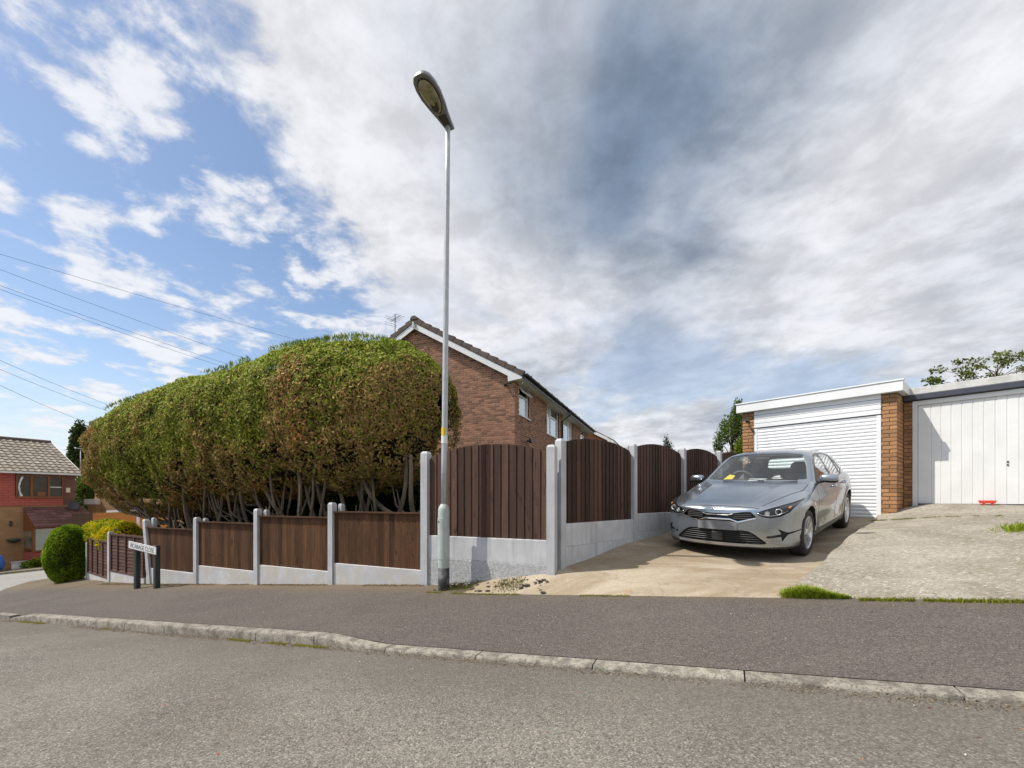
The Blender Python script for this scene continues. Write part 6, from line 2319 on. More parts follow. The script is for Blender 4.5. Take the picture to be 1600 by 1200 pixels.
# dark filler core added inside the shell to stop see-through
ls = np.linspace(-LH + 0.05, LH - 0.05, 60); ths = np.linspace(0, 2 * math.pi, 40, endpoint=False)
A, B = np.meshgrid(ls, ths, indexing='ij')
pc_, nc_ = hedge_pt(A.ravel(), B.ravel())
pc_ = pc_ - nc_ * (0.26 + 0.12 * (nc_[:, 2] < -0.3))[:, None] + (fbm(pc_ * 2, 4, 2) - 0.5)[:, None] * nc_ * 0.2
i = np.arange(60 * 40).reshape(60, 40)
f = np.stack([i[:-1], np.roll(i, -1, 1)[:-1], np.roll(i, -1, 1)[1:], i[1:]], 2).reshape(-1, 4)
link('dark_core', mesh('dark_core', pc_, f, True), M['core'], hg)
# dark foliage added low at the back to darken the space under the crown
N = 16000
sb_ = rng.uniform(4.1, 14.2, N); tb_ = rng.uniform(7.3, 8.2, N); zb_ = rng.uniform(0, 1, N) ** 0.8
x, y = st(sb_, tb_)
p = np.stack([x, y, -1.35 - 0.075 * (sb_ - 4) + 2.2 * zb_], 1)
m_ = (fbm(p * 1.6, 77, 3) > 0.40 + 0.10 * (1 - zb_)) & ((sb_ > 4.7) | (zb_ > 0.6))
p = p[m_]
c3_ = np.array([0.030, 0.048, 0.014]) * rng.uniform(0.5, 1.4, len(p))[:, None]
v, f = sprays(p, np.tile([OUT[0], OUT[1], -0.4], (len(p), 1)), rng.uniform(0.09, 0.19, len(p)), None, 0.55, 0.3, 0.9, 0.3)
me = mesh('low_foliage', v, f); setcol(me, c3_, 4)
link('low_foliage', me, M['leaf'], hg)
# dark board screen added behind it to darken the gaps between the trunks
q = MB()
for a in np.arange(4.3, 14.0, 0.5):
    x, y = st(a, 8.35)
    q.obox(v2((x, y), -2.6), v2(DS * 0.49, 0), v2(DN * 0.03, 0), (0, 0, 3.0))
bf = thing('dark_screen', 'dark board screen added behind the hedge trunks to darken the gaps', 'fence', v2(stp(9, 8.35), -1.9))
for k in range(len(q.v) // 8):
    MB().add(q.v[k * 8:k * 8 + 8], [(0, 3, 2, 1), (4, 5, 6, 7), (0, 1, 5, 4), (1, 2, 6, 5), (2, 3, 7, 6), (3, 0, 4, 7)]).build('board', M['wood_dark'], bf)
# trunks: several curving stems from each stool
tr_s = [4.75, 5.35, 6.25, 7.2, 8.0, 8.75, 9.6, 10.4, 11.1, 11.8]
for ti, s0 in enumerate(tr_s):
    t0_ = 6.0 + 0.35 * random.random()
    zg = float(zpave(s0, FT)) - 0.05
    zfork = zg + random.uniform(0.72, 1.08)
    mb = MB()
    ls_ = random.uniform(-0.16, 0.16)
    bx_ = [st(s0 + ls_ * q_, t0_) for q_ in (0, 0.4, 1.0)]
    mb.tube([(*bx_[0], zg - 0.1), (*bx_[1], zg + 0.45), (*bx_[2], zfork)], [0.12, 0.092, 0.080], 10)
    nst = random.choice((4, 5, 5))
    for k in range(nst):
        an = -0.15 + (k + 0.5) / nst * (math.pi + 0.3) + random.uniform(-.25, .25)      # fan along the street and out towards it
        ds_, dt_ = math.cos(an), -math.sin(an) * 0.28
        reach = random.uniform(0.5, 1.35)
        zc = zfork - random.uniform(0.0, 0.30)
        zt = 0.62 - 0.05 * (s0 - 4) + random.uniform(0.0, 0.25)
        pp_, rr2 = [], []
        r0 = random.uniform(0.028, 0.060)
        pw = random.uniform(1.0, 1.5); ph_ = random.uniform(0, 6)
        for q_ in np.linspace(0, 1, 12):
            out_k = reach * (1 - (1 - q_) ** pw)
            zz = zc + (zt - zc) * (0.18 * q_ + 0.82 * q_ ** 1.9)
            wob = 0.10 * math.sin(5 * q_ + ph_) * q_
            a_, b_ = st(s0 + ls_ * (1 - 0.3) + ds_ * out_k + wob, t0_ + dt_ * out_k + 0.09 * math.cos(4.4 * q_ + ph_) * q_)
            pp_.append((a_, b_, zz + 0.02 * math.sin(9 * q_ + ph_))); rr2.append(r0 * (1 - 0.5 * q_) + 0.003)
        mb.tube(pp_, rr2, 7)
        for _ in range(random.choice((0, 1, 2))):
            j = random.choice((3, 4, 5, 6, 7))
            b0 = np.array(pp_[j]); sd2 = np.sign(ds_) * random.uniform(0.2, 0.6)
            o1 = np.array([*(DS * sd2), 0]) + np.array([*(OUT * random.uniform(0, .3)), 0])
            mb.tube([b0, b0 + o1 * 0.45 + [0, 0, .02], b0 + o1 * 0.85 + [0, 0, .16], b0 + o1 * 1.05 + [0, 0, .5]], [rr2[j] * .65, rr2[j] * .5, rr2[j] * .4, .006], 6)
    mb.build('trunk', M['bark'], hg, True)
# long thin branches sweeping out at the downhill end
for k in range(9):
    s0 = random.uniform(11.7, 12.4); t0_ = random.uniform(6.0, 6.4)
    zg = float(zpave(s0, FT)) + 0.25
    pp_, rr2 = [], []
    reach = random.uniform(0.9, 2.0); tt = random.uniform(-0.8, 0.2)
    for q_ in np.linspace(0, 1, 10):
        a_, b_ = st(s0 + reach * (1 - (1 - q_) ** 1.5), t0_ + tt * q_)
        pp_.append((a_, b_, -0.62 + (0.62 + 0.09 * k) * (0.45 * q_ + 0.55 * q_ ** 2.6)))
        rr2.append(0.026 * (1 - 0.6 * q_))
    MB().tube(pp_, rr2, 6).build('branch', M['bark'], hg, True)


# ------------------------------------------------------------------ leafy shrubs and trees
def blob_plant(parent, cen, rad, n, size, cols, name='foliage', lump=0.18, seed=1, lo=-1.0, mat_=None, jit=0.9, power=1.0, aspect=0.6):
    d = rng.normal(size=(n, 3)); d /= np.linalg.norm(d, axis=1, keepdims=True)
    d = d[d[:, 2] > lo]
    n = len(d)
    rr_ = 1 - 0.22 * rng.random(n) ** 2
    nn_ = fbm(d * 2.2 + seed * 7.1, seed, 3)
    p = np.array(cen) + d * np.array(rad) * (rr_ + lump * 2 * (nn_ - 0.5))[:, None]
    k = rng.random(n)[:, None]
    nz = fbm(d * 3.0 + seed, seed + 9, 2)[:, None]
    c = np.array(cols[0]) * (1 - k) + np.array(cols[1]) * k
    if len(cols) > 2:
        c = np.where(nz + 0.25 * (k - .5) > 0.56, np.array(cols[2]) * (0.75 + 0.5 * k), c)
    v, f = sprays(p, d + [0, 0, .2], rng.uniform(0.6, 1.3, n) * size, None, aspect, 0, jit, 0.3)
    me = mesh(name, v, f); setcol(me, c, 4)
    o = link(name, me, mat_ or M['leaf2'], parent)
    return o


def core(parent, cen, rad, m, name='dark_core'):  # dark filler added inside a shrub to stop see-through
    V, F = [], []
    for i in range(11):
        th = math.pi * i / 10
        for j in range(16):
            ph = 2 * math.pi * j / 16
            V.append((cen[0] + rad[0] * math.sin(th) * math.cos(ph), cen[1] + rad[1] * math.sin(th) * math.sin(ph), cen[2] + rad[2] * math.cos(th)))
    for i in range(10):
        for j in range(16):
            F.append((i * 16 + j, i * 16 + 16 + j, i * 16 + 16 + (j + 1) % 16, i * 16 + (j + 1) % 16))
    return link(name, mesh(name, V, F, True), m, parent)


# round privet at the corner
bc = np.array([-11.72, 11.85, -1.49])
bu_ = thing('round_bush', 'round clipped bright green bush at the end of the lapped fence', 'bush', (bc[0], bc[1], -2.3))
blob_plant(bu_, bc, (0.45, 0.54, 0.80), 17000, 0.046, [(0.17, 0.27, 0.018), (0.31, 0.44, 0.03), (0.11, 0.18, 0.016)], 'crown', 0.10, 3, jit=0.6)
core(bu_, bc, (0.36, 0.43, 0.68), M['core'])
MB().tube([(bc[0] + .1, bc[1], -2.5), (bc[0] + .1, bc[1], -1.8)], [0.07, 0.05], 8).build('trunk', M['bark'], bu_)
# golden shrub behind the lapped panels
gc = np.array([-10.75, 12.05, -1.33])
gb = thing('golden_shrub', 'yellow and green variegated shrub peeping over the lapped fence', 'shrub', (gc[0], gc[1], -2.3))
for k, (dx_, dz_, cc_) in enumerate(((-1.05, 0.0, 1), (-0.40, 0.04, 0), (0.35, 0.03, 0), (1.0, 0.0, 1))):
    cols = [(0.55, 0.44, 0.012), (0.80, 0.62, 0.02), (0.34, 0.38, 0.02)] if cc_ else [(0.18, 0.27, 0.015), (0.30, 0.38, 0.02), (0.60, 0.48, 0.02)]
    c_ = gc + np.array([dx_ * 0.75, dx_ * -0.55, dz_ + 0.25])
    blob_plant(gb, c_, (0.50, 0.50, 0.46), 4600, 0.055, cols, 'crown', 0.12, 11 + k)
    core(gb, c_, (0.33, 0.35, 0.36), M['core'])
MB().tube([(gc[0], gc[1], -2.5), (gc[0], gc[1], -1.3)], [0.06, 0.04], 8).build('trunk', M['bark'], gb)


def tree(name, label, base, h, cen, rad, n, size, cols, seed, clusters=14, trunk_r=0.12, group=None, conic=False, spread=0.8, cl_r=0.38):
    tr = thing(name, label, 'tree', base, group)
    mb = MB()
    mb.tube([base, (base[0], base[1], base[2] + h * 0.5), (cen[0], cen[1], cen[2] + rad[2] * 0.6)], [trunk_r, trunk_r * 0.7, trunk_r * 0.15], 8)
    Vs, Fs, Cs = [], [], []
    r2 = random.Random(seed)
    off = 0
    for k in range(clusters):
        a = r2.uniform(0, 2 * math.pi); zz = r2.uniform(-0.9, 0.95)
        q = math.sqrt(max(0, 1 - zz * zz)) if not conic else (1 - (zz + 1) / 2) ** 0.9
        ra = r2.uniform(0.45, 1.0) * spread
        c_ = np.array([cen[0] + rad[0] * q * ra * math.cos(a), cen[1] + rad[1] * q * ra * math.sin(a), cen[2] + rad[2] * zz])
        st_ = np.array([cen[0], cen[1], cen[2] + rad[2] * (zz - 0.5)])
        st_[2] = max(st_[2], base[2] + h * 0.3)
        mb.tube([st_, (st_ + c_) / 2 + [0, 0, .08 * rad[2]], c_], [trunk_r * 0.28, trunk_r * 0.18, trunk_r * 0.07], 5)
        m_ = n // clusters
        d = rng.normal(size=(m_, 3)); d /= np.linalg.norm(d, axis=1, keepdims=True)
        rr_ = rng.random(m_) ** 0.45
        p = c_ + d * rr_[:, None] * np.array(rad) * cl_r * r2.uniform(0.7, 1.2)
        kk = rng.random(m_)[:, None]
        cc_ = (np.array(cols[0]) * (1 - kk) + np.array(cols[1]) * kk) * r2.uniform(0.75, 1.2)
        v, f = sprays(p, d + [0, 0, .3], rng.uniform(0.6, 1.3, m_) * size, None, 0.55, 0, 0.9, 0.3)
        Vs.append(v); Fs.append(f + off); Cs.append(cc_); off += len(v)
    mb.build('trunk', M['bark'], tr, True)
    me = mesh('crown', np.concatenate(Vs), np.concatenate(Fs)); setcol(me, np.concatenate(Cs), 4)
    link('crown', me, M['leaf2'], tr)
    return tr


# behind the garages and fences on the right
tree('leafy_tree', 'dense green tree rising left of the roller-door garage behind the fence', (15.0, 31, -1), 5.5, (15.3, 31, 3.35), (1.5, 1.5, 3.0), 11000, 0.15, [(0.065, 0.105, 0.025), (0.14, 0.195, 0.04)], 5, 34, 0.16, conic=False, cl_r=0.30)
tree('leafy_shrub', 'bright yellow-green shrub at the foot of the tree beside the garage pier', (14.0, 27.5, -1), 2.5, (14.2, 27.5, 2.0), (0.85, 0.9, 1.6), 3200, 0.16, [(0.12, 0.17, 0.02), (0.20, 0.26, 0.03)], 9, 14, 0.06)
tree('small_conifer', 'pair of small dark conifer tops just above the bowed fence', (13.2, 38, -1), 5.0, (13.2, 38, 3.1), (0.50, 0.50, 1.65), 5200, 0.13, [(0.025, 0.045, 0.018), (0.05, 0.075, 0.025)], 12, 26, 0.08, cl_r=0.5)
t_ = tree('sparse_tree', 'sparse young-leaved tree branching above the white ribbed garage door', (24.6, 23.5, -0.5), 5.0, (25.4, 23.5, 6.0), (3.6, 2.0, 1.5), 2900, 0.17, [(0.10, 0.135, 0.035), (0.22, 0.25, 0.07)], 21, 46, 0.08, cl_r=0.17, spread=1.0)
# left background
tree('conifer_tree', 'tall dark conifer standing behind the tile-hung house', (-44.5, 46, -5), 9, (-44.5, 46, 2.6), (2.6, 2.6, 4.8), 9000, 0.36, [(0.035, 0.062, 0.020), (0.085, 0.115, 0.030)], 31, 44, 0.2, conic=True, cl_r=0.22)
tree('conifer_tree', 'olive green conifer between the tile-hung house and the hedge', (-40.0, 44, -5), 9, (-40.0, 44, 1.8), (2.4, 2.4, 4.9), 9000, 0.34, [(0.050, 0.062, 0.016), (0.105, 0.115, 0.026)], 37, 44, 0.2, conic=True, cl_r=0.24)
tree('leafy_bush', 'tall light green bush beside the tile-hung house', (-32.6, 35, -4.2), 4, (-32.8, 35, -0.7), (1.7, 1.6, 2.9), 8000, 0.18, [(0.075, 0.120, 0.022), (0.14, 0.195, 0.035)], 41, 40, 0.1, cl_r=0.36)

# ------------------------------------------------------------------ grass and weeds along the edges
def blades(name, pts_, h, w, cols, label=None, lean=0.5):
    pts_ = np.array(pts_); n = len(pts_)
    a = rng.uniform(0, 2 * math.pi, n)
    d = np.stack([np.cos(a), np.sin(a), np.zeros(n)], 1)
    s_ = np.stack([-np.sin(a), np.cos(a), np.zeros(n)], 1)
    hh = (h * rng.uniform(0.45, 1.2, n))[:, None] if np.isscalar(h) else (h * rng.uniform(0.45, 1.2, n))[:, None]
    ww = w * rng.uniform(0.6, 1.3, n)[:, None]
    up_ = np.array([0, 0, 1.0])
    l1 = rng.uniform(0.1, lean, n)[:, None]
    b0, b1 = pts_ - s_ * ww, pts_ + s_ * ww
    m0, m1 = pts_ + up_ * hh * 0.6 + d * hh * l1 * 0.4 - s_ * ww * 0.8, pts_ + up_ * hh * 0.6 + d * hh * l1 * 0.4 + s_ * ww * 0.8
    tp = pts_ + up_ * hh * (1 - 0.35 * l1) + d * hh * l1
    v = np.stack([b0, b1, m1, m0, tp], 1).reshape(-1, 3)
    f = []
    i = np.arange(n) * 5
    f = [tuple(q) for q in np.stack([i, i + 1, i + 2, i + 3], 1)] + [tuple(q) for q in np.stack([i + 3, i + 2, i + 4], 1)]
    me = mesh(name, v, f)
    k = rng.random(n)[:, None]
    setcol(me, np.array(cols[0]) * (1 - k) + np.array(cols[1]) * k, 5)
    o = link(name, me, M['leaf2'])
    o['kind'] = 'stuff'
    if label:
        o['label'] = label
    return o


def edge_pts(s0, s1, n, t_, spread, zf, clump=1.6, thr=0.45, seed=0):
    s_ = rng.uniform(s0, s1, n); tt = t_ + rng.normal(0, spread, n)
    m_ = fbm(np.stack([s_ * clump, np.full(n, 3.3), np.full(n, seed + .5)], 1), 13 + seed, 3) > thr
    s_, tt = s_[m_], tt[m_]
    x, y = st(s_, tt)
    return np.stack([x, y, zf(s_, tt)], 1)


GC = [(0.13, 0.22, 0.015), (0.40, 0.44, 0.05)]
# tuft at the corner of the rough slab
n = 5200
a = rng.uniform(0, 1, n)
s_ = -0.56 - a * 0.46 + rng.normal(0, 0.03, n); tt = 5.00 + np.abs(rng.normal(0, 0.055, n)) * (1.4 - a)
x, y = st(s_, tt)
hgt = 0.055 + 0.075 * np.exp(-((s_ + 0.74) / 0.16) ** 2)
blades('grass_tuft', np.stack([x, y, zpave(s_, tt) - 0.005], 1), hgt, 0.0035, GC, 'bright green grass tuft at the corner of the rough concrete apron', 0.9)
# line of grass and moss along the back of the footway
p = edge_pts(-6.5, -1.0, 9000, 4.965, 0.014, lambda a, b: zpave(a, b) + 0.005, 2.3, 0.47, 2)
blades('grass', p, 0.035, 0.003, [(0.15, 0.19, 0.02), (0.27, 0.27, 0.04)], 'thin line of grass along the back edge of the pavement')
p = edge_pts(-0.5, 3.6, 5000, 4.99, 0.014, lambda a, b: zpave(a, b) + 0.002, 1.5, 0.50, 4)
blades('grass', p, 0.022, 0.003, [(0.16, 0.18, 0.02), (0.28, 0.27, 0.03)], 'low moss between the driveway and the pavement')
# green weeds in the gutter
p = edge_pts(3.2, 11.5, 11000, TK - 0.03, 0.016, lambda a, b: zroad(a, b), 1.1, 0.56, 6)
blades('weeds', p, 0.020, 0.003, [(0.19, 0.22, 0.03), (0.42, 0.34, 0.10)], 'green weeds growing in the gutter below the kerb')
# tuft at the right-hand edge of the apron
n = 1500
xx = 6.62 + rng.normal(0, 0.14, n); yy = 5.70 + rng.normal(0, 0.10, n)
blades('grass_tuft', np.stack([xx, yy, ZS(xx, yy) - 0.005], 1), 0.085, 0.004, GC, 'small grass tuft in a crack at the edge of the rough apron', 0.9)
# moss in the joint before the garages
k = rng.uniform(0, 1, 2600)
base = GA - EB * 0.75
q = base + np.outer(k * 2.2, EG) + rng.normal(0, 0.018, (2600, 2))
m_ = fbm(np.stack([k * 14, 0 * k, 0 * k], 1), 3, 2) > 0.48
q = q[m_]
blades('moss', np.stack([q[:, 0], q[:, 1], ZS(q[:, 0], q[:, 1]) - 0.004], 1), 0.024, 0.004, [(0.14, 0.16, 0.02), (0.24, 0.25, 0.03)], 'mossy joint across the rough concrete apron')
# grit and dead leaves: tiny flakes lying in the gutter and against the fence
def flakes(name, p, size, cols, label):
    n = len(p)
    nn_ = np.tile([0, 0, 1.0], (n, 1)) * 0 + rng.normal(size=(n, 3)) * np.array([1, 1, .25])
    v, f = sprays(np.array(p) + [0, 0, 0.006], nn_, rng.uniform(.5, 1.4, n) * size, None, 0.7, 0, 0.1, 0.15)
    me = mesh(name, v, f); k = rng.random(n)[:, None]
    setcol(me, np.array(cols[0]) * (1 - k) + np.array(cols[1]) * k, 4)
    o = link(name, me, M['leaf2']); o['kind'] = 'stuff'; o['label'] = label


p = edge_pts(-8, 11.5, 7000, TK - 0.05, 0.035, lambda a, b: zroad(a, b), 1.3, 0.42, 8)
flakes('grit', p, 0.013, [(0.15, 0.11, 0.07), (0.36, 0.29, 0.20)], 'dry leaf grit lying in the gutter along the kerb')
p = edge_pts(3.9, 13.0, 3800, FT - 0.075, 0.035, lambda a, b: zpave(a, b) + 0.008, 1.3, 0.36, 10)
flakes('leaf_litter', p, 0.018, [(0.12, 0.075, 0.035), (0.30, 0.22, 0.12)], 'brown leaf litter along the foot of the low fence')

# broken edge between lamp and drive: lumps of concrete in soil and moss
M['lump'] = mat('broken_concrete', (0.15, 0.125, 0.095), 0.95, (0.07, 0.06, 0.045), 9.0, bump=0.8, bscale=30, rnd=0.3, island=True)
RV, RF = [], []
for k in range(46):
    s_ = random.uniform(1.9, 3.6); t_ = random.uniform(5.08, 5.38) - max(0, (2.7 - s_)) * 0.1
    x, y = st(s_, t_)
    z = max(float(ZD(x, y)), float(zpave(s_, t_)))
    r_ = random.uniform(0.008, 0.028)
    n0 = len(RV)
    for i in range(5):
        th_2 = math.pi * i / 4
        for j in range(7):
            ph = 2 * math.pi * j / 7
            q = r_ * random.uniform(0.75, 1.2)
            RV.append((x + 1.5 * q * math.sin(th_2) * math.cos(ph), y + q * math.sin(th_2) * math.sin(ph), z + 0.45 * q * math.cos(th_2)))
    RF += [(n0 + i * 7 + j, n0 + (i + 1) * 7 + j, n0 + (i + 1) * 7 + (j + 1) % 7, n0 + i * 7 + (j + 1) % 7) for i in range(4) for j in range(7)]
tag(link('rubble', mesh('rubble', RV, RF), M['lump']), 'crumbs of broken concrete in the soil between the lamp foot and the driveway', kind='stuff')
p = edge_pts(2.1, 3.7, 2600, 5.22, 0.10, lambda a, b: np.maximum(ZD(*st(a, b)), zpave(a, b)) + 0.004, 2.5, 0.50, 15)
blades('moss', p, 0.022, 0.004, [(0.09, 0.10, 0.02), (0.20, 0.20, 0.04)], 'moss and soil at the foot of the tall fence panel by the lamp')

# loose chippings and specks on the tarmac
n = 900
s_ = rng.uniform(-6, 9, n); t_ = rng.uniform(0.4, 5.0, n)
x, y = st(s_, t_)
z = np.where(t_ < TK, zroad(s_, t_), np.where(t_ < TK + 0.13, zroad(s_, TK) - 0.5, zpave(s_, t_) + 0.008))
flakes('chippings', np.stack([x, y, z], 1), 0.010, [(0.30, 0.27, 0.23), (0.72, 0.68, 0.62)], 'pale loose chippings scattered over the road and pavement')
s_ = rng.uniform(-3, 5, 40); t_ = rng.uniform(1.0, 3.2, 40)
x, y = st(s_, t_)
flakes('brick_crumbs', np.stack([x, y, zroad(s_, t_)], 1), 0.016, [(0.35, 0.11, 0.06), (0.45, 0.18, 0.10)], 'tiny red brick crumbs scattered on the road')
# ------------------------------------------------------------------ the tile-hung house across the side road
LC = np.array([-27.3, 28.0]); LDv = np.array([-0.394, -0.919]); LN = np.array([0.919, -0.394])   # corner, run towards the viewer, outward
lh = thing('tile_hung_house', 'red tile-hung house with pale roof, brown window frames and lean-to porch', 'house', v2(LC, -4.1))
def wpx(x):
    u = (x - 800) / FPX
    return (28.0 * u + 27.3) / (0.919 * u - 0.394)
def zpx(x, y):
    return (HZ - y) / FPX * (28.0 - 0.919 * wpx(x))
def lp_(w, b, z):           # w along the front from the far corner, b in front of the wall
    return v2(LC + LDv * w + LN * b, z)


M['hung_tile'] = farbrick('red_hung_tile', (0.52, 0.135, 0.105), (0.44, 0.11, 0.088), (0.25, 0.065, 0.052), 1.9)
M['brick_l'] = farbrick('buff_brown_brick', (0.42, 0.24, 0.105), (0.34, 0.18, 0.08), (0.32, 0.24, 0.16), 1.5)
M['brick_l2'] = farbrick('purple_brown_brick', (0.22, 0.095, 0.07), (0.17, 0.075, 0.06), (0.21, 0.14, 0.11), 1.5)
M['pantile'] = mat('pale_roof_tile', (0.27, 0.235, 0.19), 0.85, (0.19, 0.165, 0.135), 3.0, rnd=0.16, bump=0.3, bscale=30)
M['brown_frame'] = mat('brown_window_frame', (0.24, 0.09, 0.028), 0.5, (0.20, 0.075, 0.025), 6.0)
M['porch_tile'] = mat('porch_tile', (0.20, 0.095, 0.085), 0.85, (0.14, 0.07, 0.065), 5.0, rnd=0.3, bump=0.4, bscale=30)
M['dish'] = mat('grey_dish', (0.06, 0.062, 0.068), 0.7)
M['pane_left'] = mat('dark_window_glass', (0.022, 0.027, 0.032), 0.08, (0.04, 0.045, 0.05), 1.5)
M['pane_porch'] = pane_mat('porch_glass', (0.16, 0.21, 0.18))
WL = 9.0
zt_, zm_, zg_ = 1.46, -0.42, -4.3
MB().obox(lp_(0, 0, zg_), v2(LDv * WL, 0), v2(-LN * 7.0, 0), (0, 0, zm_ - zg_)).build('lower_wall', M['brick_l'], lh)
MB().obox(lp_(0, -0.004, zm_), v2(LDv * WL, 0), v2(-LN * 6.99, 0), (0, 0, zt_ - zm_)).build('upper_wall', M['brick_l2'], lh)
# tile hanging: lapped courses, stopping short of the corner
w0 = wpx(98)
nc = 17
tp_ = MB()
for r_ in range(nc):
    z = zm_ - 0.03 + r_ * (zt_ - zm_) / nc
    h = (zt_ - zm_) / nc + 0.012
    for (a, b) in (((w0, WL),) if (z < 0.02 or z > 1.38) else ((w0 , w0 + 0.10), (wpx(23), WL))):
        if b <= a:
            continue
        tp_.add([lp_(a, 0.055, z), lp_(b, 0.055, z), lp_(b, 0.022, z + h), lp_(a, 0.022, z + h), lp_(a, 0.0, z), lp_(b, 0.0, z), lp_(b, 0.0, z + h), lp_(a, 0.0, z + h)],
                [(0, 1, 2, 3), (4, 5, 1, 0), (0, 3, 7, 4), (1, 5, 6, 2), (3, 2, 6, 7)])
o = tp_.build('tile_hanging', M['hung_tile'], lh); bpy_fix(o.data); o['kind'] = 'stuff'
# the window band
wa, wb = wpx(97), wpx(24)
zwa, zwb = -0.01, 1.34
fr = MB()
def lbar(a, b, z0, z1, dpt=0.09):
    fr.obox(lp_(a, 0.03, z0), v2(LDv * (b - a), 0), v2(LN * dpt, 0), (0, 0, z1 - z0))
lbar(wa, wb, zwa, zwa + 0.10); lbar(wa, wb, zwb - 0.07, zwb)
cuts_ = [wpx(97), wpx(75), wpx(48), wpx(24)]
for c_ in cuts_:
    lbar(c_ - 0.05 if c_ != cuts_[0] else c_, c_ + 0.05 if c_ != cuts_[-1] else c_, zwa + 0.10, zwb - 0.07)
wn = fr.build('window', M['brown_frame'], lh)
for a, b in zip(cuts_[:-1], cuts_[1:]):
    MB().obox(lp_(a + 0.03, 0.05, zwa + 0.1), v2(LDv * (b - a - 0.06), 0), v2(LN * 0.012, 0), (0, 0, zwb - zwa - 0.17)).build('pane', M['pane_left'], wn)
MB().obox(lp_(cuts_[0] + 0.06, 0.066, 0.62), v2(LDv * (cuts_[1] - cuts_[0] - 0.12), 0), v2(LN * 0.02, 0), (0, 0, 0.05)).build('glazing_bar', M['upvc'], wn)
# curtains and a sill box seen through the glass as pale shapes
for (a, b, z0, z1, mm) in ((cuts_[2] + .16, cuts_[3] - .1, 0.10, 1.22, 'upvc'), (cuts_[1] + .15, cuts_[1] + .5, 0.12, 0.36, 'fascia')):
    q = []
    for k in range(9):
        t_ = k / 8
        q.append(lp_(a + (b - a) * (0.5 + 0.42 * math.sin(2.6 * t_ + 0.4)), 0.064, z0 + (z1 - z0) * t_))
    if mm == 'upvc':
        MB().tube(q, [0.07, .05, .03, .05, .035, .05, .04, .06, .05], 6).build('curtain', M['upvc'], wn)
    else:
        MB().obox(lp_(a, 0.063, z0), v2(LDv * (b - a), 0), v2(LN * .01, 0), (0, 0, z1 - z0)).build('window_box', M['brown_frame'], wn)
# eaves, roof tiles laid one by one
RH_, RZ, EZ = 3.55, 3.62, 1.50
MB().obox(lp_(-0.16, 0.26, EZ - 0.10), v2(LDv * (WL + 0.2), 0), v2(LN * 0.08, 0), (0, 0, 0.13)).build('gutter', M['fascia'], lh)
MB().obox(lp_(-0.16, -0.02, EZ - 0.09), v2(LDv * (WL + 0.2), 0), v2(LN * 0.28, 0), (0, 0, 0.03)).build('soffit', M['soffit'], lh)
sv_ = np.array([RH_ + 0.32, RZ - EZ]); sL = np.linalg.norm(sv_); su_ = sv_ / sL
def rl_(w, q, up=0.0):
    return lp_(w, 0.32 - su_[0] * q + su_[1] * up, EZ + 0.02 + su_[1] * q + su_[0] * up)
mb = MB()
mb.add([rl_(-0.18, 0), rl_(WL, 0), rl_(WL, sL), rl_(-0.18, sL)], [(0, 1, 2, 3)])
mb.add([lp_(-0.18, -RH_, RZ), lp_(WL, -RH_, RZ), lp_(WL, -2 * RH_ - .3, EZ), lp_(-0.18, -2 * RH_ - .3, EZ)], [(0, 1, 2, 3)])
mb.add([lp_(0, 0, zt_), lp_(0, -RH_, RZ - .02), lp_(0, -2 * RH_, zt_)], [(0, 1, 2)])
rfl = mb.build('roof', M['tile_dark'], lh)
rows, tw = 12, 0.30
th_ = sL / rows
V, F = [], []
ns = 8
for q, u in ((0, 0.055), (th_ * 1.12, 0.012)):
    for k in range(ns + 1):
        a = k / ns
        V.append(rl_(a * tw * 0.98, q, u + 0.03 * math.sin(2 * math.pi * a) * (1 if a < 0.5 else 0.45)) - rl_(0, 0, 0))
for k in range(ns + 1):
    a = k / ns
    V.append(rl_(a * tw * 0.98, 0, 0.02 + 0.03 * math.sin(2 * math.pi * a) * (1 if a < 0.5 else 0.45)) - rl_(0, 0, 0))
n = ns + 1
F = [(k, k + 1, n + k + 1, n + k) for k in range(ns)] + [(2 * n + k, 2 * n + k + 1, k + 1, k) for k in range(ns)]
tm_ = mesh('roof_tile', V, F)
for r_ in range(rows):
    for k in range(15):
        link('tile', tm_, M['pantile'], rfl, loc=rl_(-0.18 + k * tw, r_ * th_ - 0.04, 0))
MB().tube([rl_(-0.2, sL, 0.05), rl_(WL, sL, 0.05)], 0.11, 8).build('ridge', M['tile_dark'], rfl)
MB().prism([rl_(-0.19, -.05, .06), rl_(-0.19, sL, .06), rl_(-0.19, sL, -.12), rl_(-0.19, -.05, -.12)], v2(-LDv * 0.03, 0)).build('verge', M['fascia'], rfl)
# alarm box and dish on the brick strip
MB().bbox(lp_(wpx(109), 0.0, 0.33), v2(LDv * 0.20, 0), v2(LN * 0.09, 0), (0, 0, 0.30), 0.02).build('alarm_box', mat('cream_plastic', (0.72, 0.68, 0.50), 0.5), lh)
dc = lp_(wpx(110), 0.35, -0.48)
ds_ = MB().lathe(dc - np.array([LN[0] * 0.05, LN[1] * 0.05, 0]), (LN[0] * 0.9, LN[1] * 0.9, 0.35), [(0, 0.02), (0.03, 0.13), (0.07, 0.24), (0.11, 0.31), (0.115, 0.31), (0.075, 0.235), (0.04, 0.13), (0.012, 0.02)], 24).build('satellite_dish', M['dish'], lh, True)
MB().tube([dc, lp_(wpx(110), 0.0, -0.6)], 0.02, 6).build('arm', M['dish'], ds_)
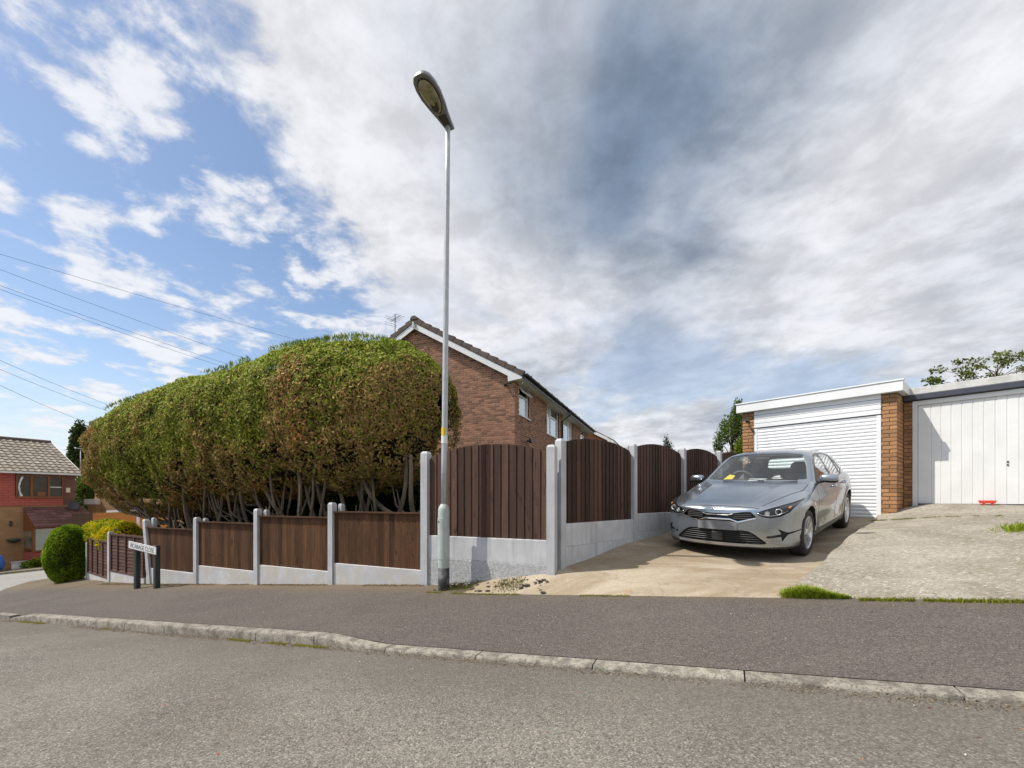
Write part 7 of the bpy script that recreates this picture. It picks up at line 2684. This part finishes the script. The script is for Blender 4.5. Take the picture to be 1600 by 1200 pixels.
# lean-to porch
pa, pb = wpx(128), wpx(30)
pw0, pw1 = -0.65, wpx(36)
zpt, zpb = -0.55, -1.62
PD = 1.05
rp2 = MB()
rp2.add([lp_(pw0 + .35, 0.02, zpt), lp_(pw1, 0.02, zpt), lp_(pw1 - .05, PD + .2, zpb), lp_(pw0 - .1, PD + .2, zpb), lp_(pw0 + .35, 0.02, zpt - .07), lp_(pw1, 0.02, zpt - .07), lp_(pw1 - .05, PD + .2, zpb - .07), lp_(pw0 - .1, PD + .2, zpb - .07)],
        [(0, 1, 2, 3), (7, 6, 5, 4), (0, 3, 7, 4), (1, 5, 6, 2), (3, 2, 6, 7), (0, 4, 5, 1)])
po = rp2.build('porch_roof', M['porch_tile'], lh); bpy_fix(po.data)
for r_ in range(7):
    for k in range(9):
        q0 = r_ / 7
        b0 = 0.02 + (PD + .2) * (1 - q0)
        zz = zpb + (zpt - zpb) * q0
        ww0 = (pw0 - .1) + .45 * q0; ww = (pw1 - ww0) / 9
        dq = (PD + .2) / 7; dzz = (zpt - zpb) / 7
        MB().add([lp_(ww0 + k * ww, b0 + .03, zz + .035), lp_(ww0 + (k + .96) * ww, b0 + .03, zz + .03 + .01 * (k % 2)), lp_(ww0 + (k + .96) * ww, b0 - dq, zz + dzz + .012), lp_(ww0 + k * ww, b0 - dq, zz + dzz + .012),
                  lp_(ww0 + k * ww, b0 + .03, zz), lp_(ww0 + (k + .96) * ww, b0 + .03, zz)], [(0, 1, 2, 3), (4, 5, 1, 0)]).build('tile', M['porch_tile'], po)
pf = MB()
for (a, b) in ((pw0, pw0 + .12), (0.62, 0.74), (pw1 - 0.12, pw1)):
    pf.obox(lp_(a, PD - .06, -3.1), v2(LDv * (b - a), 0), v2(LN * .12, 0), (0, 0, 1.45))
pf.obox(lp_(pw0 + .12, PD - .05, -1.78), v2(LDv * (pw1 - pw0 - .24), 0), v2(LN * .1, 0), (0, 0, .12))
pf.obox(lp_(pw0 + .12, PD - .05, -3.1), v2(LDv * (pw1 - pw0 - .24), 0), v2(LN * .1, 0), (0, 0, .10))
for zz in (-3.0, -1.9):
    pf.obox(lp_(pw1 - .12, 0.0, zz), v2(LDv * .1, 0), v2(LN * (PD - .06), 0), (0, 0, .12))
pf.prism([lp_(pw1 - .06, .02, zpt - .08), lp_(pw1 - .06, PD + .15, zpb - .08), lp_(pw1 - .06, PD + .15, zpb - .2), lp_(pw1 - .06, .02, zpb - .2)], v2(LDv * .05, 0))
pf = pf.build('porch_frame', M['brown_frame'], lh)
MB().obox(lp_(pw0 + .12, PD - .02, -3.0), v2(LDv * (pw1 - pw0 - .24), 0), v2(LN * .012, 0), (0, 0, 1.22)).build('pane', M['pane_porch'], pf)
MB().obox(lp_(pw1 - .05, 0.02, -2.9), v2(LDv * .012, 0), v2(LN * (PD - .08), 0), (0, 0, 1.0)).build('pane', M['pane_porch'], pf)
MB().obox(lp_(pw0, 0, zg_), v2(LDv * (pw1 - pw0), 0), v2(LN * PD, 0), (0, 0, -3.1 - zg_)).build('porch_wall', M['hung_tile'], lh)
# wall basket and lantern on the brick
hb = MB().lathe(lp_(wpx(20), 0.14, -2.55), (0, 0, 1), [(0, 0.05), (0.10, 0.24), (0.2, 0.30), (0.24, 0.12)], 14).build('hanging_basket', mat('dark_green_planter', (0.03, 0.05, 0.04), 0.8, (0.05, 0.07, 0.05), 12.0, bump=.5), lh, True)
MB().bbox(lp_(wpx(18), 0.0, -1.6), v2(LDv * .09, 0), v2(LN * .12, 0), (0, 0, .30), .02).build('wall_lantern', M['black'], lh)
# front garden: white-capped low wall, dark drive, verge plants
lw = thing('low_garden_wall', 'low white painted garden wall in front of the tile-hung house', 'wall', lp_(3.0, 2.2, -4.2))
MB().obox(lp_(1.6, 1.9, -4.5), v2(LDv * 1.85, 0), v2(LN * .2, 0), (0, 0, 1.0)).build('wall', M['fascia'], lw)
MB().bbox(lp_(1.55, 1.86, -3.5), v2(LDv * 1.95, 0), v2(LN * .28, 0), (0, 0, .06), .01).build('coping', M['conc'], lw)
pl_ = thing('spreading_shrub', 'low spreading yellow-green shrub over the garden wall of the tile-hung house', 'shrub', lp_(2.4, 2.6, -4.3))
for k in range(7):
    c_ = lp_(0.9 + 0.32 * k, 2.35 + .15 * (k % 2), -3.60 + .08 * math.sin(k * 1.7))
    blob_plant(pl_, c_, (0.40, 0.40, 0.26), 900, 0.10, [(0.18, 0.25, 0.02), (0.34, 0.42, 0.05), (0.12, 0.18, 0.02)], 'crown', 0.3, 60 + k)
# far footway with its kerb and the drive
V = []
A_ = [(-11, 4.2), (6.5, 4.2), (6.5, 0.0), (-11, 0.0)]
fv_ = lambda w, b: lp_(w, b, float(zroad(to_st(*(LC + LDv * w + LN * b))[0], TK)) + 0.10)
nn_ = 24
Xf = np.zeros((nn_, 8)); Yf = np.zeros((nn_, 8)); Zf = np.zeros((nn_, 8))
for i, w in enumerate(np.linspace(-14, 8, nn_)):
    for j, b in enumerate(np.linspace(-1.0, 5.2, 8)):
        Xf[i, j], Yf[i, j], Zf[i, j] = fv_(w, b)
sheet('far_pavement', Xf, Yf, Zf, M['pave'])
kf = bpy.data.objects.new('far_kerb', None); COL.objects.link(kf); kf['kind'] = 'structure'
for w in np.arange(-14, 8, 0.92):
    p0, p1 = fv_(w, 5.2), fv_(w + .9, 5.2)
    MB().obox(p0 - [0, 0, .14], p1 - p0, v2(LN * .13, 0), (0, 0, .145)).build('kerbstone', M['kerb'], kf)
pts_ = []
for k in range(1800):
    w = random.uniform(-6, 6); b = 5.38 + random.gauss(0, .10)
    if math.sin(w * 1.3) + math.sin(w * 3.1 + 1) > -0.2:
        p = fv_(w, b); pts_.append((p[0], p[1], p[2] - .12))
blades('grass', pts_, 0.08, 0.014, [(0.17, 0.20, 0.02), (0.30, 0.30, 0.04)], 'green weeds along the far kerb by the tile-hung house')
# blue bin / ball at the edge of the picture
bp = np.array(P3(-6, 889, 22.3))
bb = thing('blue_drum', 'round blue plastic drum at the left edge beside the far kerb', 'drum', (bp[0], bp[1], bp[2]))
M['blue'] = mat('blue_plastic', (0.02, 0.14, 0.55), 0.35, (0.02, 0.12, 0.48), 5.0)
o = MB().lathe((bp[0] - 0.1, bp[1], bp[2] - .1), (0, 0, 1), [(0, 0.22), (0.06, 0.30), (0.3, 0.36), (0.55, 0.34), (0.75, 0.25), (0.82, 0.10)], 22).build('body', M['blue'], bb, True)
MB().lathe((bp[0] - 0.1, bp[1], bp[2] + .70), (0, 0, 1), [(0, 0.12), (0.06, 0.12), (0.07, 0.10)], 16).build('lid', M['blue'], bb, True)

# ------------------------------------------------------------------ the buff house and timber fence glimpsed beyond the hedge
bh = thing('buff_house', 'buff orange brick house wall glimpsed under the left end of the hedge', 'house', P3(205, 830, 30))
D_ = 30.0
c0_, c1_ = np.array(P3(148, 700, D_)), np.array(P3(330, 700, D_ - 2))
zb_ = -4.2
MB().add([(c0_[0], c0_[1], zb_), (c1_[0], c1_[1], zb_), (c1_[0], c1_[1], 2.9), (c0_[0], c0_[1], 2.9), (c0_[0] + 1, c0_[1] + 7, zb_), (c1_[0] + 1, c1_[1] + 7, zb_), (c1_[0] + 1, c1_[1] + 7, 2.9), (c0_[0] + 1, c0_[1] + 7, 2.9)],
         [(0, 1, 2, 3), (1, 5, 6, 2), (5, 4, 7, 6), (4, 0, 3, 7)]).build('wall', farbrick('buff_brick', (0.42, 0.25, 0.11), (0.35, 0.20, 0.09), (0.38, 0.28, 0.17), 1.6), bh)
MB().add([(c0_[0] - .4, c0_[1] - .4, 2.85), (c1_[0] + .4, c1_[1] - .4, 2.85), (c1_[0], c1_[1] + 3.4, 4.6), (c0_[0], c0_[1] + 3.4, 4.6), (c1_[0] + 1, c1_[1] + 7, 2.85), (c0_[0] + 1, c0_[1] + 7, 2.85)], [(0, 1, 2, 3), (3, 2, 4, 5), (0, 3, 5), (1, 4, 2)]).build('roof', M['tile_dark'], bh)
a_ = np.array(P3(131, 788, 29.5)); b_ = np.array(P3(148, 783, 29.5))
MB().obox((a_[0], a_[1], a_[2]), (b_[0] - a_[0], 0, 0), (0, 1.2, 0), (0, 0, .35)).build('flat_roof_edge', M['fascia'], bh)
MB().obox((a_[0] + .15, a_[1] + .1, zb_), (b_[0] - a_[0] - .1, 0, 0), (0, 1, 0), (0, 0, a_[2] - zb_)).build('porch', bpy.data.materials['buff_brick'], bh)
a_ = np.array(P3(166, 800, 27.5)); b_ = np.array(P3(240, 795, 27))
MB().obox((a_[0], a_[1], a_[2] - .05), (b_[0] - a_[0], b_[1] - a_[1], b_[2] - a_[2]), (0, .4, 0), (0, 0, .13)).build('white_ledge', M['fascia'], bh)
of = thing('timber_fence', 'orange stained timber fence beyond the golden shrub', 'fence', P3(205, 840, 22))
M['orange_wood'] = wood('orange_stain', (0.40, 0.155, 0.03), (0.30, 0.11, 0.022), (0.2, 0.08, 0.02), 0.15)
M['brown_wood'] = wood('dark_brown_stain', (0.07, 0.038, 0.02), (0.05, 0.028, 0.016), (0.04, 0.02, 0.012), 0.15)
for k in range(6):
    a_ = np.array(P3(145, 802 + 6.2 * k, 23)); b_ = np.array(P3(262, 799 + 6.0 * k, 22))
    MB().obox(a_ - [0, 0, .17], b_ - a_, (0, .03 + .008 * (k % 2), 0), (0, 0, .19)).build('board', M['orange_wood'], of)
of2 = thing('timber_fence', 'dark brown timber fence beside the porch of the tile-hung house', 'fence', P3(130, 850, 25))
for k in range(5):
    a_ = np.array(P3(112, 803 + 7 * k, 25)); b_ = np.array(P3(147, 803 + 7 * k, 24.6))
    MB().obox(a_ - [0, 0, .21], b_ - a_, (0, .03 + .008 * (k % 2), 0), (0, 0, .24)).build('board', M['brown_wood'], of2)
p = np.array(P3(216, 850, 20)); q = np.array(P3(216, 792, 20))
wp_ = thing('white_pole', 'thin white pole standing in front of the orange timber fence', 'pole', p)
MB().lathe(p, (0, 0, 1), [(0, 0.05), (q[2] - p[2] - .04, 0.05), (q[2] - p[2], 0.03)], 12).build('pole', M['fascia'], wp_, True)
p = np.array(P3(126, 800, 38)); q = np.array(P3(126, 702, 38))
fl_ = thing('street_lamp', 'far grey lamp post between the tile-hung house and the hedge', 'street lamp', p)
MB().tube([p, q], [0.06, 0.035], 8).build('shaft', M['lamp_head'], fl_, True)
MB().bbox((q[0] - .08, q[1] - .5, q[2]), (.16, 0, 0), (0, .6, 0), (0, 0, .09), .03).build('lantern_head', M['lamp_head'], fl_)

# ------------------------------------------------------------------ overhead wires
M['wire'] = mat('black_wire', (0.02, 0.02, 0.022), 0.6)
wires = [((0, 397), (497, 540), 'topmost overhead wire sloping down to the middle of the hedge top'),
         ((0, 421), (385, 561), 'second overhead wire from the top, sloping down behind the hedge'),
         ((0, 446), (350, 567), 'upper of the close pair of overhead wires above the hedge'),
         ((0, 452), (345, 572), 'lower of the close pair of overhead wires above the hedge'),
         ((0, 563), (168, 632), 'upper of the three low wires left of the hedge'),
         ((0, 577), (162, 640), 'middle one of the three low wires left of the hedge'),
         ((0, 602), (135, 660), 'lowest of the three low wires left of the hedge')]
for (a, b, lab) in wires:
    p, q = np.array(P3(*a, 19.0)), np.array(P3(*b, 27.0))
    d = q - p
    pts_ = []
    for t_ in np.linspace(-0.9, 1.35, 26):
        x = p + d * t_
        x[2] += 0.22 * (t_ * (t_ - 1))
        pts_.append(x)
    o = MB().tube(pts_, 0.0075, 5).build('overhead_wire', M['wire'])
    tag(o, lab, 'wire', 'overhead wires')
